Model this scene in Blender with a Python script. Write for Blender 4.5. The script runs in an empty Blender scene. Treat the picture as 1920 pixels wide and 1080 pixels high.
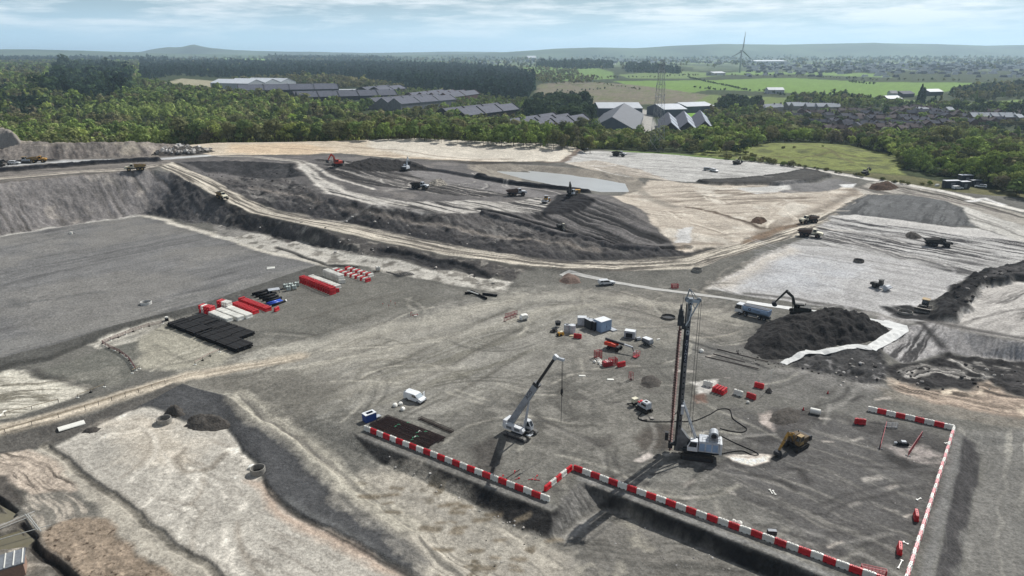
import bpy, bmesh, math, random
import numpy as np
from mathutils import Vector, Matrix
from mathutils.geometry import delaunay_2d_cdt

# ---------------------------------------------------------------- camera, sky, sun, exposure
SC = bpy.context.scene
COL = SC.collection
F_PX, CAM_H = 1300.0, 70.0
PITCH = math.atan(435.0 / F_PX)
cam_d = bpy.data.cameras.new('camera')
cam_d.sensor_width = 36.0
cam_d.lens = F_PX / 1920.0 * 36.0
cam_d.clip_start = 1.0
cam_d.clip_end = 60000.0
cam = bpy.data.objects.new('camera', cam_d)
cam.location = (0, 0, CAM_H)
cam.rotation_euler = (math.pi / 2 - PITCH, 0, 0)
COL.objects.link(cam)
SC.camera = cam

SUN_EL, SUN_AZ = math.radians(46.5), math.radians(43.6)
SUN_V = Vector((math.sin(SUN_AZ) * math.cos(SUN_EL), math.cos(SUN_AZ) * math.cos(SUN_EL), math.sin(SUN_EL)))
sun_d = bpy.data.lights.new('sun', 'SUN')
sun_d.energy = 5.0
sun_d.angle = math.radians(0.5)
sun_d.color = (1.0, 0.98, 0.945)
sun = bpy.data.objects.new('sun', sun_d)
sun.rotation_euler = SUN_V.to_track_quat('Z', 'Y').to_euler()
sun.location = (200, 200, 300)
COL.objects.link(sun)

W = bpy.data.worlds.new('World')
SC.world = W
W.use_nodes = True
nt = W.node_tree
nt.nodes.clear()
N = nt.nodes.new
out = N('ShaderNodeOutputWorld'); bg = N('ShaderNodeBackground')
sky = N('ShaderNodeTexSky'); sky.sky_type = 'NISHITA'; sky.sun_disc = False
sky.sun_elevation = SUN_EL; sky.sun_rotation = SUN_AZ
sky.altitude = 250; sky.air_density = 1.0; sky.dust_density = 0.55; sky.ozone_density = 2.2
bg.inputs['Strength'].default_value = 0.052
tc = N('ShaderNodeTexCoord')
sep = N('ShaderNodeSeparateXYZ'); nt.links.new(tc.outputs['Generated'], sep.inputs[0])
mp = N('ShaderNodeMapping'); mp.inputs['Scale'].default_value = (7, 7, 62)
nt.links.new(tc.outputs['Generated'], mp.inputs[0])
nz = N('ShaderNodeTexNoise'); nz.inputs['Scale'].default_value = 1.0; nz.inputs['Detail'].default_value = 8; nz.inputs['Roughness'].default_value = 0.6
nt.links.new(mp.outputs[0], nz.inputs['Vector'])
rmp = N('ShaderNodeMapRange'); rmp.inputs['From Min'].default_value = 0.43; rmp.inputs['From Max'].default_value = 0.60
nt.links.new(nz.outputs[0], rmp.inputs['Value'])
el = N('ShaderNodeMapRange'); el.inputs['From Min'].default_value = 0.012; el.inputs['From Max'].default_value = 0.055
nt.links.new(sep.outputs['Z'], el.inputs['Value'])
mul = N('ShaderNodeMath'); mul.operation = 'MULTIPLY'; nt.links.new(rmp.outputs[0], mul.inputs[0]); nt.links.new(el.outputs[0], mul.inputs[1])
band = N('ShaderNodeMapRange'); band.interpolation_type = 'SMOOTHSTEP'; band.inputs['From Min'].default_value = 0.0; band.inputs['From Max'].default_value = 0.115; band.inputs['To Min'].default_value = 0.80; band.inputs['To Max'].default_value = 0.0
nt.links.new(sep.outputs['Z'], band.inputs['Value'])
mixb = N('ShaderNodeMix'); mixb.data_type = 'RGBA'
nt.links.new(band.outputs[0], mixb.inputs['Factor']); nt.links.new(sky.outputs[0], mixb.inputs['A']); mixb.inputs['B'].default_value = (10.6, 16.4, 21.2, 1)
mix = N('ShaderNodeMix'); mix.data_type = 'RGBA'
mul2 = N('ShaderNodeMath'); mul2.operation = 'MULTIPLY'; nt.links.new(mul.outputs[0], mul2.inputs[0]); mul2.inputs[1].default_value = 0.5
nt.links.new(mul2.outputs[0], mix.inputs['Factor']); nt.links.new(mixb.outputs['Result'], mix.inputs['A'])
mix.inputs['B'].default_value = (22.5, 22.8, 23.2, 1)
tint = N('ShaderNodeMix'); tint.data_type = 'RGBA'; tint.blend_type = 'MULTIPLY'; tint.inputs['Factor'].default_value = 1
tint.inputs['B'].default_value = (1.0, 1.0, 1.0, 1)
nt.links.new(mix.outputs['Result'], tint.inputs['A']); nt.links.new(tint.outputs['Result'], bg.inputs['Color']); nt.links.new(bg.outputs[0], out.inputs[0])

SC.view_settings.view_transform = 'Standard'
SC.view_settings.look = 'None'
SC.view_settings.gamma = 1.0
SC.view_settings.exposure = 0.14
SC.cycles.max_bounces = 4
SC.cycles.diffuse_bounces = 2
SC.cycles.glossy_bounces = 2
SC.cycles.transmission_bounces = 2
SC.cycles.volume_bounces = 2
SC.cycles.transparent_max_bounces = 4
SC.cycles.use_denoising = True

rnd = random.Random(7)

# ---------------------------------------------------------------- helpers: colour, noise, pixels to points
def lin(c):
    """sRGB 0-255 to linear"""
    a = np.asarray(c, float) / 255.0
    return np.where(a <= 0.04045, a / 12.92, ((a + 0.055) / 1.055) ** 2.4)

def _h(ix, iy, seed):
    h = (ix.astype(np.int64) * 374761393 + iy.astype(np.int64) * 668265263 + seed * 1442695041) & 0xFFFFFFFF
    h = ((h ^ (h >> 13)) * 1274126177) & 0xFFFFFFFF
    h = h ^ (h >> 16)
    return (h & 0xFFFF).astype(np.float32) / 65535.0

def vnoise(x, y, seed=0):
    x = np.asarray(x, np.float32); y = np.asarray(y, np.float32)
    fx = np.floor(x); fy = np.floor(y)
    ix = fx.astype(np.int32); iy = fy.astype(np.int32)
    tx = x - fx; ty = y - fy
    tx = tx * tx * (3 - 2 * tx); ty = ty * ty * (3 - 2 * ty)
    a = _h(ix, iy, seed); b = _h(ix + 1, iy, seed); c = _h(ix, iy + 1, seed); d = _h(ix + 1, iy + 1, seed)
    return (a + (b - a) * tx) * (1 - ty) + (c + (d - c) * tx) * ty

def fbm(x, y, oct=4, seed=0, gain=0.5):
    """about -1 .. 1"""
    s = 0; a = 1.0; t = 0
    for i in range(oct):
        s = s + a * (vnoise(x * 2 ** i + 17.3 * i, y * 2 ** i - 9.1 * i, seed + i) - 0.5)
        t += a; a *= gain
    return s * (2.6 / t)

def ray(px, py):
    u = (px - 960.0) / F_PX; v = -(py - 540.0) / F_PX
    return np.array([u, math.cos(PITCH) + v * math.sin(PITCH), -math.sin(PITCH) + v * math.cos(PITCH)])

def atz(px, py, z):
    """where the line of sight of a photo pixel meets height z"""
    d = ray(px, py); t = (z - CAM_H) / d[2]
    return np.array([d[0] * t, d[1] * t, z])

def to_px(x, y, z):
    dz = z - CAM_H
    zc = y * math.cos(PITCH) - dz * math.sin(PITCH)
    v = y * math.sin(PITCH) + dz * math.cos(PITCH)
    return 960 + F_PX * x / zc, 540 - F_PX * v / zc
# ---------------------------------------------------------------- mesh building kit
MATS = {}
def mat(name, c, rough=.6, metal=0.0, spec=.4, wear=.12, scale=2.5, c2=None):
    """paint or metal with a little uneven wear; c is sRGB"""
    key = name
    if key in MATS: return MATS[key]
    m = bpy.data.materials.new(name); m.use_nodes = True
    t = m.node_tree; b = t.nodes['Principled BSDF']
    b.inputs['Roughness'].default_value = rough; b.inputs['Metallic'].default_value = metal; b.inputs['Specular IOR Level'].default_value = spec
    tcn = t.nodes.new('ShaderNodeTexCoord'); nn = t.nodes.new('ShaderNodeTexNoise')
    nn.inputs['Scale'].default_value = scale; nn.inputs['Detail'].default_value = 5; nn.inputs['Roughness'].default_value = .65
    cr = t.nodes.new('ShaderNodeValToRGB')
    l = lin(c); l2 = lin(c2) if c2 is not None else l * (1 - wear * 1.6)
    cr.color_ramp.elements[0].position = .36; cr.color_ramp.elements[0].color = (*l2, 1)
    cr.color_ramp.elements[1].position = .58; cr.color_ramp.elements[1].color = (*l, 1)
    t.links.new(tcn.outputs['Object'], nn.inputs['Vector']); t.links.new(nn.outputs[0], cr.inputs[0])
    oi = t.nodes.new('ShaderNodeObjectInfo'); mr = t.nodes.new('ShaderNodeMapRange'); mr.inputs['To Min'].default_value = .80; mr.inputs['To Max'].default_value = 1.04
    vs = t.nodes.new('ShaderNodeVectorMath'); vs.operation = 'SCALE'
    t.links.new(oi.outputs['Random'], mr.inputs['Value']); t.links.new(cr.outputs[0], vs.inputs[0]); t.links.new(mr.outputs[0], vs.inputs['Scale']); t.links.new(vs.outputs[0], b.inputs['Base Color'])
    MATS[key] = m
    return m

class MB:
    """collects simple shapes and links them as ONE mesh object"""
    def __init__(s): s.v = []; s.f = []
    def add(s, vs, fs):
        b = len(s.v); s.v += [tuple(v) for v in vs]; s.f += [tuple(b + i for i in f) for f in fs]; return s
    def box(s, c, d, rz=0.0, taper=1.0, tx=None, shift=(0, 0), M=None):
        """box centred at c with size d; the top is scaled by taper (and tx along x) and moved by shift"""
        hx, hy, hz = d[0] / 2, d[1] / 2, d[2] / 2; ax = taper if tx is None else tx
        p = [(-hx, -hy, -hz), (hx, -hy, -hz), (hx, hy, -hz), (-hx, hy, -hz)]
        p += [(-hx * ax + shift[0], -hy * taper + shift[1], hz), (hx * ax + shift[0], -hy * taper + shift[1], hz), (hx * ax + shift[0], hy * taper + shift[1], hz), (-hx * ax + shift[0], hy * taper + shift[1], hz)]
        cs, sn = math.cos(rz), math.sin(rz)
        q = [(c[0] + x * cs - y * sn, c[1] + x * sn + y * cs, c[2] + z) for x, y, z in p]
        if M is not None: q = [tuple(M @ Vector(a)) for a in q]
        return s.add(q, [(0, 3, 2, 1), (4, 5, 6, 7), (0, 1, 5, 4), (1, 2, 6, 5), (2, 3, 7, 6), (3, 0, 4, 7)])
    def prism(s, prof, y0, y1, axis='y', inset=0.0):
        """profile of (a, z) extruded along an axis; inset shrinks both end faces a little for a rounded edge"""
        n = len(prof); ca = sum(p[0] for p in prof) / n; cz = sum(p[1] for p in prof) / n
        rings = [(y0, 1.0), (y1, 1.0)] if not inset else [(y0, 1 - inset * 1.2), (y0 + (y1 - y0) * inset * .6, 1.0), (y1 - (y1 - y0) * inset * .6, 1.0), (y1, 1 - inset * 1.2)]
        vs = []
        for y, k in rings:
            for a, z in prof:
                a2, z2 = ca + (a - ca) * k, cz + (z - cz) * k
                vs.append((a2, y, z2) if axis == 'y' else (y, a2, z2))
        fs = [tuple(range(n))[::-1] if axis == 'x' else tuple(range(n)), tuple(range((len(rings) - 1) * n, len(rings) * n)) if axis == 'x' else tuple(range((len(rings) - 1) * n, len(rings) * n))[::-1]]
        for r in range(len(rings) - 1):
            for k in range(n):
                a, b = r * n + k, r * n + (k + 1) % n
                fs.append((a, a + n, b + n, b) if axis == 'y' else (a, b, b + n, a + n))
        return s.add(vs, fs)
    def tube(s, a, b, r, r2=None, n=8, caps=True):
        a = Vector(a); b = Vector(b); d = (b - a); r2 = r if r2 is None else r2
        if d.length < 1e-6: return s
        d.normalize(); u = d.orthogonal().normalized(); w = d.cross(u)
        vs = [a + (u * math.cos(k * 2 * math.pi / n) + w * math.sin(k * 2 * math.pi / n)) * r for k in range(n)]
        vs += [b + (u * math.cos(k * 2 * math.pi / n) + w * math.sin(k * 2 * math.pi / n)) * r2 for k in range(n)]
        fs = [(k, (k + 1) % n, n + (k + 1) % n, n + k) for k in range(n)]
        if caps: fs += [tuple(range(n))[::-1], tuple(range(n, 2 * n))]
        return s.add(vs, fs)
    def path(s, pts, r, n=6):
        for a, b in zip(pts[:-1], pts[1:]): s.tube(a, b, r, n=n)
        return s
    def bar(s, a, b, wd, ht=None):
        """square bar from a to b"""
        a = Vector(a); b = Vector(b); ht = wd if ht is None else ht
        d = (b - a).normalized(); up = Vector((0, 0, 1)) if abs(d.z) < .95 else Vector((0, 1, 0))
        x = d.cross(up).normalized() * wd / 2; y = x.cross(d).normalized() * ht / 2
        vs = [a - x - y, a + x - y, a + x + y, a - x + y, b - x - y, b + x - y, b + x + y, b - x + y]
        return s.add(vs, [(0, 3, 2, 1), (4, 5, 6, 7), (0, 1, 5, 4), (1, 2, 6, 5), (2, 3, 7, 6), (3, 0, 4, 7)])
    def ring(s, c, ro, ri, z0, z1, n=24):
        vs = []
        for k in range(n):
            t = k * 2 * math.pi / n; cs, sn = math.cos(t), math.sin(t)
            for r, z in ((ro, z0), (ro, z1), (ri, z1), (ri, z0)): vs.append((c[0] + r * cs, c[1] + r * sn, c[2] + z))
        fs = []
        for k in range(n):
            a, b = 4 * k, 4 * ((k + 1) % n)
            for j in range(4): fs.append((a + j, b + j, b + (j + 1) % 4, a + (j + 1) % 4))
        return s.add(vs, fs)
    def quad(s, a, b, c, d): return s.add([a, b, c, d], [(0, 1, 2, 3)])
    def build(s, name, m, parent=None, smooth=False, bevel=0.0):
        me = bpy.data.meshes.new(name); me.from_pydata(s.v, [], s.f)
        bm = bmesh.new(); bm.from_mesh(me); bmesh.ops.recalc_face_normals(bm, faces=bm.faces)
        if bevel:
            bmesh.ops.bevel(bm, geom=[e for e in bm.edges if e.calc_face_angle(0) > .5], offset=bevel, segments=1, affect='EDGES', clamp_overlap=True)
        bm.to_mesh(me); bm.free()
        if smooth: me.polygons.foreach_set('use_smooth', [True] * len(me.polygons))
        me.materials.append(m)
        o = bpy.data.objects.new(name, me); COL.objects.link(o)
        if parent is not None: o.parent = parent
        return o

def tag(o, label, cat, group=None):
    o['label'] = label; o['category'] = cat
    if group: o['group'] = group
    return o
def thing(name, label, cat, loc=(0, 0, 0), rz=0.0, group=None):
    o = bpy.data.objects.new(name, None); COL.objects.link(o)
    o.empty_display_size = .5
    o.location = loc; o.rotation_euler = (0, 0, rz)
    return tag(o, label, cat, group)
def dup(o, loc=None, rz=None, label=None, parent=None, group=None):
    c = o.copy(); COL.objects.link(c)
    if parent is not None: c.parent = parent
    if loc is not None: c.location = loc
    if rz is not None: c.rotation_euler = (0, 0, rz)
    if label: c['label'] = label
    if group: c['group'] = group
    for ch in list(o.children): dup(ch, parent=c)
    return c
def facing(p, q):
    """heading from ground pixel p to ground pixel q"""
    a, b = at(*p), at(*q); return math.atan2(b[1] - a[1], b[0] - a[0])
# ---------------------------------------------------------------- terrain: a survey of break lines (pixel, pixel, height), triangulated
FAR_D = np.array([0, 450, 560, 640, 800, 1000, 1500, 2600, 4000, 6000, 9000, 13000, 20000], float)
FAR_Z = np.array([14, 12, 6, 3, 0, 0, 4, 16, 24, 36, 50, 66, 70], float)

def far_z(x, y):
    d = np.hypot(x, y)
    z = np.interp(d, FAR_D, FAR_Z)
    amp = np.clip((d - 700) / 1800, 0, 1) * 7 + np.clip((d - 2500) / 6000, 0, 1) * 10
    return z + amp * fbm(x / 620.0, y / 620.0, 3, 91)

TIN = [
 # front of the working platform: crest and toe of its bank
 [(560, 775, -.3), (610, 790, -.2), (675, 819, 0), (850, 889, 0), (1033, 959, 0), (1050, 950, 0), (1090, 904, 0), (1300, 984, 0), (1545, 1081, 0), (1740, 1160, 0)],
 [(560, 800, -.8), (610, 822, -1), (700, 862, -1.5), (895, 948, -2.2), (990, 1000, -2.2), (1038, 1014, -2.2), (1070, 985, -2.1), (1122, 948, -2.2), (1156, 960, -2.45), (1431, 1076, -2.5), (1560, 1131, -2.5)],
 [(1746, 1160, 0), (1752, 1080, 0), (1776, 950, 0), (1804, 813, 0)],
 [(1812, 812, -.15), (1842, 838, -1.3), (1832, 900, -1.8), (1814, 1000, -2), (1800, 1080, -2), (1790, 1160, -2)],
 [(1920, 830, -1), (2300, 900, -1)], [(1920, 1080, -2)], [(2300, 1200, -2)],
 # low ground in front
 [(350, 704, 0), (250, 737, -.3), (120, 778, -.6), (0, 808, -.8), (-300, 880, -1)],
 [(360, 722, -.2), (270, 752, -.9), (140, 800, -1.8), (0, 842, -2.2), (-300, 930, -2.4)],
 [(430, 800, -2.1), (455, 850, -2.3), (500, 890, -2.4), (560, 960, -2.4), (800, 1090, -2.4)], [(480, 800, -1), (640, 900, -1.9), (760, 990, -2.2)],
 [(0, 1080, -2.6)], [(-400, 1200, -2.6)], [(700, 1300, -2.4)], [(250, 900, -2.3)], [(1500, 1400, -2)],
 # pad on the left and the strip below it
 [(605, 493, 1.0), (480, 535, 1.2), (370, 572, 1.3), (225, 607, 1.4), (105, 645, 1.4), (0, 672, 1.4), (-400, 775, 1.4)],
 [(620, 512, .1), (480, 560, 0), (375, 585, 0), (310, 602, 0), (227, 629, 0), (160, 648, 0), (95, 678, 0), (0, 698, 0), (-400, 810, 0)],
 [(-500, 535, 1.4), (0, 442, 1.4), (150, 419, 1.4), (272, 404, 1.4), (400, 440, 1.3), (520, 474, 1.2), (612, 492, .9), (700, 505, .5), (800, 528, .4), (945, 554, .2), (1060, 513, 1.0), (1180, 530, .4), (1400, 560, .5), (1560, 580, .8), (1650, 591, 1.2)],
 # bank behind the pad, haul road on top of it
 [(-500, 368, 18), (0, 345, 18), (150, 329, 18.3), (290, 318, 18.6), (330, 327, 17), (360, 345, 14.5), (410, 372, 10.2), (470, 400, 7.6), (600, 428, 7.6), (700, 450, 4.6), (850, 480, 3.6), (1000, 501, 2.4), (1150, 507, 1.9), (1300, 502, 2.1), (1400, 471, 3), (1560, 421, 4), (1650, 361, 5.4)],
 [(322, 305, 18.7), (395, 335, 14.6), (450, 365, 10.6), (500, 388, 8.1), (620, 412, 6.1), (720, 432, 4.9), (860, 460, 3.9), (1000, 484, 2.8), (1150, 489, 2.3), (1290, 479, 2.5), (1380, 455, 3.2), (1530, 405, 4.1), (1620, 353, 5.5)],
 [(-500, 545, 1.6), (0, 438, 1.6), (150, 415, 1.7), (272, 401, 1.8), (335, 411, 1.8), (400, 420, 2), (470, 433, 2.2), (560, 453, 2.2), (700, 479, 2), (850, 506, 1.3), (960, 526, .8)],
 [(480, 452, 1.5), (640, 482, 1.2), (790, 506, .8)],
 [(-500, 300, 18.6), (0, 302, 18.6), (150, 298, 18.6), (290, 293, 18.7), (350, 286, 19)],
 [(-500, 258, 27), (0, 262, 27), (100, 268, 26), (250, 266, 25.5), (330, 272, 21.5)],
 # dark terrace above the haul road
 [(345, 302, 18.7), (450, 303, 18), (545, 306, 17.2), (562, 330, 14.6), (600, 362, 13.4), (700, 385, 12), (830, 400, 10.8), (930, 399, 10.2), (985, 419, 8.2), (1050, 440, 6.6), (1150, 461, 5), (1230, 466, 4.3), (1300, 462, 4)],
 [(385, 324, 14.8), (450, 331, 12), (535, 335, 12.2)], [(440, 352, 11.2), (520, 376, 10)],
 [(1000, 412, 7.2), (1060, 431, 5.4), (1150, 453, 4.2), (1230, 458, 3.8)],
 [(1072, 364, 11.6), (1118, 371, 12.8), (1165, 390, 10.8), (1215, 420, 7.4), (1250, 449, 4.6)],
 [(960, 398, 9.4), (1040, 396, 9.6)], [(1080, 440, 7.6)],
 [(650, 310, 17.6), (760, 306, 14.6)], [(700, 340, 13.6), (800, 352, 12), (900, 362, 10.6)], [(1000, 370, 9.8)],
 # pond
 [(880, 307, 10.2), (960, 308, 10), (1080, 317, 9.5), (1190, 334, 8.6), (1206, 351, 8), (1172, 368, 8.2), (1080, 361, 9), (990, 345, 9.9), (915, 329, 10.3), (878, 316, 10.4), (880, 307, 10.2)],
 [(935, 322, 7.6), (1000, 325, 7.6), (1090, 333, 7.6), (1168, 346, 7.6), (1172, 358, 7.6), (1110, 356, 7.6), (1040, 346, 7.6), (975, 334, 7.6), (935, 322, 7.6)],
 [(1010, 330, 6), (1090, 340, 6), (1150, 351, 6)],
 # pale mound in front of the wood
 [(340, 273, 20.5), (400, 268, 20.5), (550, 266, 19.3), (700, 262, 18.8), (780, 259, 19.2), (900, 265, 16.2), (1050, 272, 13.4), (1084, 277, 12.4)],
 [(400, 292, 18.6), (600, 291, 16.6), (740, 300, 15), (880, 303, 11.2), (1000, 306, 10.4), (1052, 301, 10.6), (1100, 292, 10)],
 # right hand side
 [(1094, 283, 10), (1250, 288, 9), (1400, 302, 8.5), (1560, 322, 7.5), (1700, 345, 6.5), (1780, 361, 6), (1920, 375, 5.2), (2400, 420, 4.5)],
 [(1300, 320, 8.6), (1500, 331, 7.6)], [(1300, 400, 6), (1450, 380, 6)], [(1750, 390, 5.4), (1920, 420, 4.8), (2400, 480, 4)],
 [(1700, 440, 4.2), (1920, 470, 4)], [(1450, 486, 2.4), (1600, 470, 3), (1810, 521, 3)], [(1340, 536, .7)], [(1920, 560, 3.3), (2400, 640, 3.3)],
 [(1652, 589, 1.3), (1702, 611, 2.4), (1738, 603, 2.9), (1800, 618, 3.1), (1920, 642, 3.1), (2400, 730, 3)],
 [(1560, 650, .4), (1640, 655, .4), (1690, 684, -.4), (1760, 668, -.6), (1830, 668, -.8), (1920, 680, -.8), (2400, 800, -.8)],
 [(1480, 690, .1), (1640, 730, 0), (1780, 770, 0), (1920, 790, 0), (2300, 850, 0)],
 [(1000, 700, 0)], [(1400, 750, 0)], [(700, 640, 0)], [(480, 640, 0)], [(1250, 600, .1)], [(200, 690, -.1)], [(1650, 950, 0)],
 [(1450, 290, 9.5), (1560, 278, 12), (1650, 296, 9)],
]

def build_tin():
    vs, es, zs = [], [], []
    for ln in TIN:
        b = len(vs)
        closed = len(ln) > 2 and ln[0] == ln[-1]
        pts = ln[:-1] if closed else ln
        for (px, py, z) in pts:
            p = atz(px, py, z); vs.append(Vector((p[0], p[1]))); zs.append(z)
        for k in range(len(pts) - 1):
            es.append((b + k, b + k + 1))
        if closed: es.append((b + len(pts) - 1, b))
    def w(x, y, z): vs.append(Vector((x, y))); zs.append(z)
    # ground behind the banks and mounds, and the rim of the survey
    for (px, py, z, off, z2) in ((-300, 258, 27, 70, 8), (100, 268, 26, 70, 8), (330, 272, 21.5, 70, 8), (550, 266, 19.3, 60, 8), (780, 259, 19.2, 60, 7), (900, 265, 16.2, 50, 7), (1050, 272, 13.4, 40, 7)):
        p = atz(px, py, z); s = (p[1] + off) / p[1]; w(p[0] * s, p[1] * s, z2)
    for u in np.linspace(-1.5, 1.5, 13):
        d = 640.0; y = d / math.hypot(1, u); w(u * y, y, float(far_z(np.array([u * y]), np.array([y]))[0]))
    for u in (-1.5, -.5, .5, 1.5): w(u * 30, 30, -2.3)
    for (y, zl, zr) in ((100, -2, -1), (180, 0, 1), (300, 2, 4), (420, 14, 6)):
        w(-1.45 * y, y, zl); w(1.45 * y, y, zr)
    r = delaunay_2d_cdt(vs, es, [], 0, 1e-4)
    ov, faces, om = r[0], r[2], r[3]
    z = np.zeros(len(ov)); bad = 0
    P = np.array([(a.x, a.y) for a in vs]); Z = np.array(zs)
    for i, m in enumerate(om):
        if m: z[i] = Z[m[0]]
        else:
            bad += 1
            dd = np.hypot(P[:, 0] - ov[i].x, P[:, 1] - ov[i].y); k = np.argsort(dd)[:2]
            ww = 1 / (dd[k] + .1); z[i] = (Z[k] * ww).sum() / ww.sum()
            print('TIN crossing at px', to_px(ov[i].x, ov[i].y, z[i]))
    return np.array([(a.x, a.y) for a in ov]), z, [tuple(f) for f in faces]

# fan shaped sheet: x = u * y
U = np.arange(-1130, 1131, 2.0) / F_PX / 0.905
_ext = U[-1] + .0017 * np.cumsum(1.09 ** np.arange(1, 50))
U = np.concatenate([-_ext[::-1], U, _ext])
def ucol(u): return np.clip(np.interp(u, U, np.arange(len(U))), 0, len(U) - 1.001)
rows = list(np.arange(26.0, 62.0, .4)) + [62.0]
while rows[-1] < 640:
    y = rows[-1]
    rows.append(y + min(1.15 * (y * y + 4900) / (F_PX * 70.0) * 1.02, 0.42 if y < 330 else 0.42 + (y - 330) * .004))
while rows[-1] < 21000:
    rows.append(rows[-1] * 1.018)
R = np.array(rows)
NU, NR = len(U), len(R)
GX = (R[:, None] * U[None, :]).astype(np.float32)
GY = np.repeat(R[:, None], NU, 1).astype(np.float32)
print('grid', NR, NU, NR * NU)
GZ = far_z(GX, GY).astype(np.float32)
nrow_site = int(np.searchsorted(R, 645))
tv, tz, tf = build_tin()
sx = GX[:nrow_site]; sy = GY[:nrow_site]
TZ = np.full(sx.shape, np.nan, np.float32)
for f in tf:
    (x0, y0), (x1, y1), (x2, y2) = tv[list(f)]
    den = (y1 - y2) * (x0 - x2) + (x2 - x1) * (y0 - y2)
    if abs(den) < 1e-9: continue
    ylo, yhi = min(y0, y1, y2), max(y0, y1, y2)
    r0, r1 = np.searchsorted(R[:nrow_site], [ylo, yhi])
    if r1 <= r0: continue
    us = [x0 / y0, x1 / y1, x2 / y2]
    c0, c1 = np.searchsorted(U, [min(us) - 1e-6, max(us) + 1e-6])
    if c1 <= c0: continue
    X = sx[r0:r1, c0:c1]; Y = sy[r0:r1, c0:c1]
    a = ((y1 - y2) * (X - x2) + (x2 - x1) * (Y - y2)) / den
    b = ((y2 - y0) * (X - x2) + (x0 - x2) * (Y - y2)) / den
    c = 1 - a - b
    m = (a >= -1e-5) & (b >= -1e-5) & (c >= -1e-5)
    zz = a * tz[f[0]] + b * tz[f[1]] + c * tz[f[2]]
    sub = TZ[r0:r1, c0:c1]; sub[m] = zz[m]
m = np.isfinite(TZ)
for r in range(nrow_site):
    k = np.nonzero(m[r])[0]
    if len(k) and len(k) < NU and R[r] < 600: TZ[r] = np.interp(np.arange(NU), k, TZ[r, k]); m[r] = True
GZ[:nrow_site][m] = TZ[m]
# soften the creases a little
for _ in range(2):
    G = GZ[:nrow_site + 4]
    G[1:-1, 1:-1] = (G[1:-1, 1:-1] * 4 + G[:-2, 1:-1] + G[2:, 1:-1] + G[1:-1, :-2] + G[1:-1, 2:]) / 8

def at(px, py):
    """where a photo pixel meets the ground"""
    d = ray(px, py); u = d[0] / d[1]
    cf = float(ucol(u)); c = int(cf); t = cf - c
    zc = GZ[:, c] * (1 - t) + GZ[:, c + 1] * t
    zr = CAM_H + d[2] / d[1] * R
    hit = np.nonzero(zc >= zr)[0]
    if len(hit) == 0:
        return np.array([u * 15000, 15000, 60.0])
    i = hit[0]
    if i == 0: y = R[0] if zc[0] >= zr[0] else R[0]; return atz(px, py, float(zc[0]))
    g0 = zr[i - 1] - zc[i - 1]; g1 = zc[i] - zr[i]
    k = g0 / (g0 + g1 + 1e-9)
    y = R[i - 1] + (R[i] - R[i - 1]) * k
    return np.array([u * y, y, CAM_H + d[2] / d[1] * y])

def ground(x, y):
    """height of the finished ground at a point"""
    u = x / y
    cf = float(ucol(u)); c = int(cf); t = cf - c
    r = min(max(int(np.searchsorted(R, y)) - 1, 0), NR - 2); s = min(max((y - R[r]) / (R[r + 1] - R[r]), 0), 1)
    a = GZ[r, c] * (1 - t) + GZ[r, c + 1] * t; b = GZ[r + 1, c] * (1 - t) + GZ[r + 1, c + 1] * t
    return float(a * (1 - s) + b * s)

# ---------------------------------------------------------------- soils: what lies where, worked out in metres on the ground
AL = np.zeros((NR, NU, 3), np.float32)
DZ = np.zeros((NR, NU), np.float32)
LUMP = np.full((NR, NU), 0.03, np.float32)
WX = (fbm(GX / 9, GY / 9, 4, 5) * 1.0).astype(np.float32)     # warp, about -1..1
WY = (fbm(GX / 9 + 40, GY / 9, 4, 15) * 1.0).astype(np.float32)
FINE = fbm(GX / 1.7, GY / 1.7, 3, 33, .65).astype(np.float32)

def wpts(pts):
    r = []
    for p in pts:
        if p[0] == 'w': r.append((p[1], p[2]))
        else:
            q = at(p[0], p[1]); r.append((q[0], q[1]))
    return np.array(r)

def window(P, pad):
    y0, y1 = P[:, 1].min() - pad, P[:, 1].max() + pad
    r0, r1 = np.searchsorted(R, [y0, y1]); r0 = max(r0 - 1, 0); r1 = min(r1 + 1, NR)
    yy = np.maximum(P[:, 1], 1)
    us = np.concatenate([(P[:, 0] - pad) / yy, (P[:, 0] + pad) / yy])
    c0, c1 = np.searchsorted(U, [us.min(), us.max()]); c0 = max(c0 - 1, 0); c1 = min(c1 + 1, NU)
    return slice(r0, r1), slice(c0, c1)

def seg_dist(X, Y, P, closed):
    n = len(P); best = np.full(X.shape, 1e9, np.float32); arc = np.zeros(X.shape, np.float32); side = np.zeros(X.shape, np.float32); L = 0
    for k in range(n if closed else n - 1):
        ax, ay = P[k]; bx, by = P[(k + 1) % n]
        dx, dy = bx - ax, by - ay; l2 = dx * dx + dy * dy + 1e-9; l = math.sqrt(l2)
        t = np.clip(((X - ax) * dx + (Y - ay) * dy) / l2, 0, 1)
        ex = X - (ax + t * dx); ey = Y - (ay + t * dy)
        d = ex * ex + ey * ey
        m = d < best
        best = np.where(m, d, best); arc = np.where(m, L + t * l, arc)
        if not closed: side = np.where(m, np.sign(dx * ey - dy * ex), side)
        L += l
    return np.sqrt(best), arc, side

def poly_mask(pts, edge=1.5, warp=2.0, seed=0):
    edge *= .6
    P = wpts(pts)
    sl = window(P, edge + warp + 1)
    X = GX[sl] + WX[sl] * warp; Y = GY[sl] + WY[sl] * warp
    inside = np.zeros(X.shape, bool)
    n = len(P)
    for k in range(n):
        ax, ay = P[k]; bx, by = P[(k + 1) % n]
        if ay == by: continue
        c = ((ay > Y) != (by > Y)) & (X < (bx - ax) * (Y - ay) / (by - ay) + ax)
        inside ^= c
    d, _, _ = seg_dist(X, Y, P, True)
    d = np.where(inside, d, -d) + FINE[sl] * edge * .5
    return sl, np.clip(d / edge * .5 + .5, 0, 1)

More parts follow.
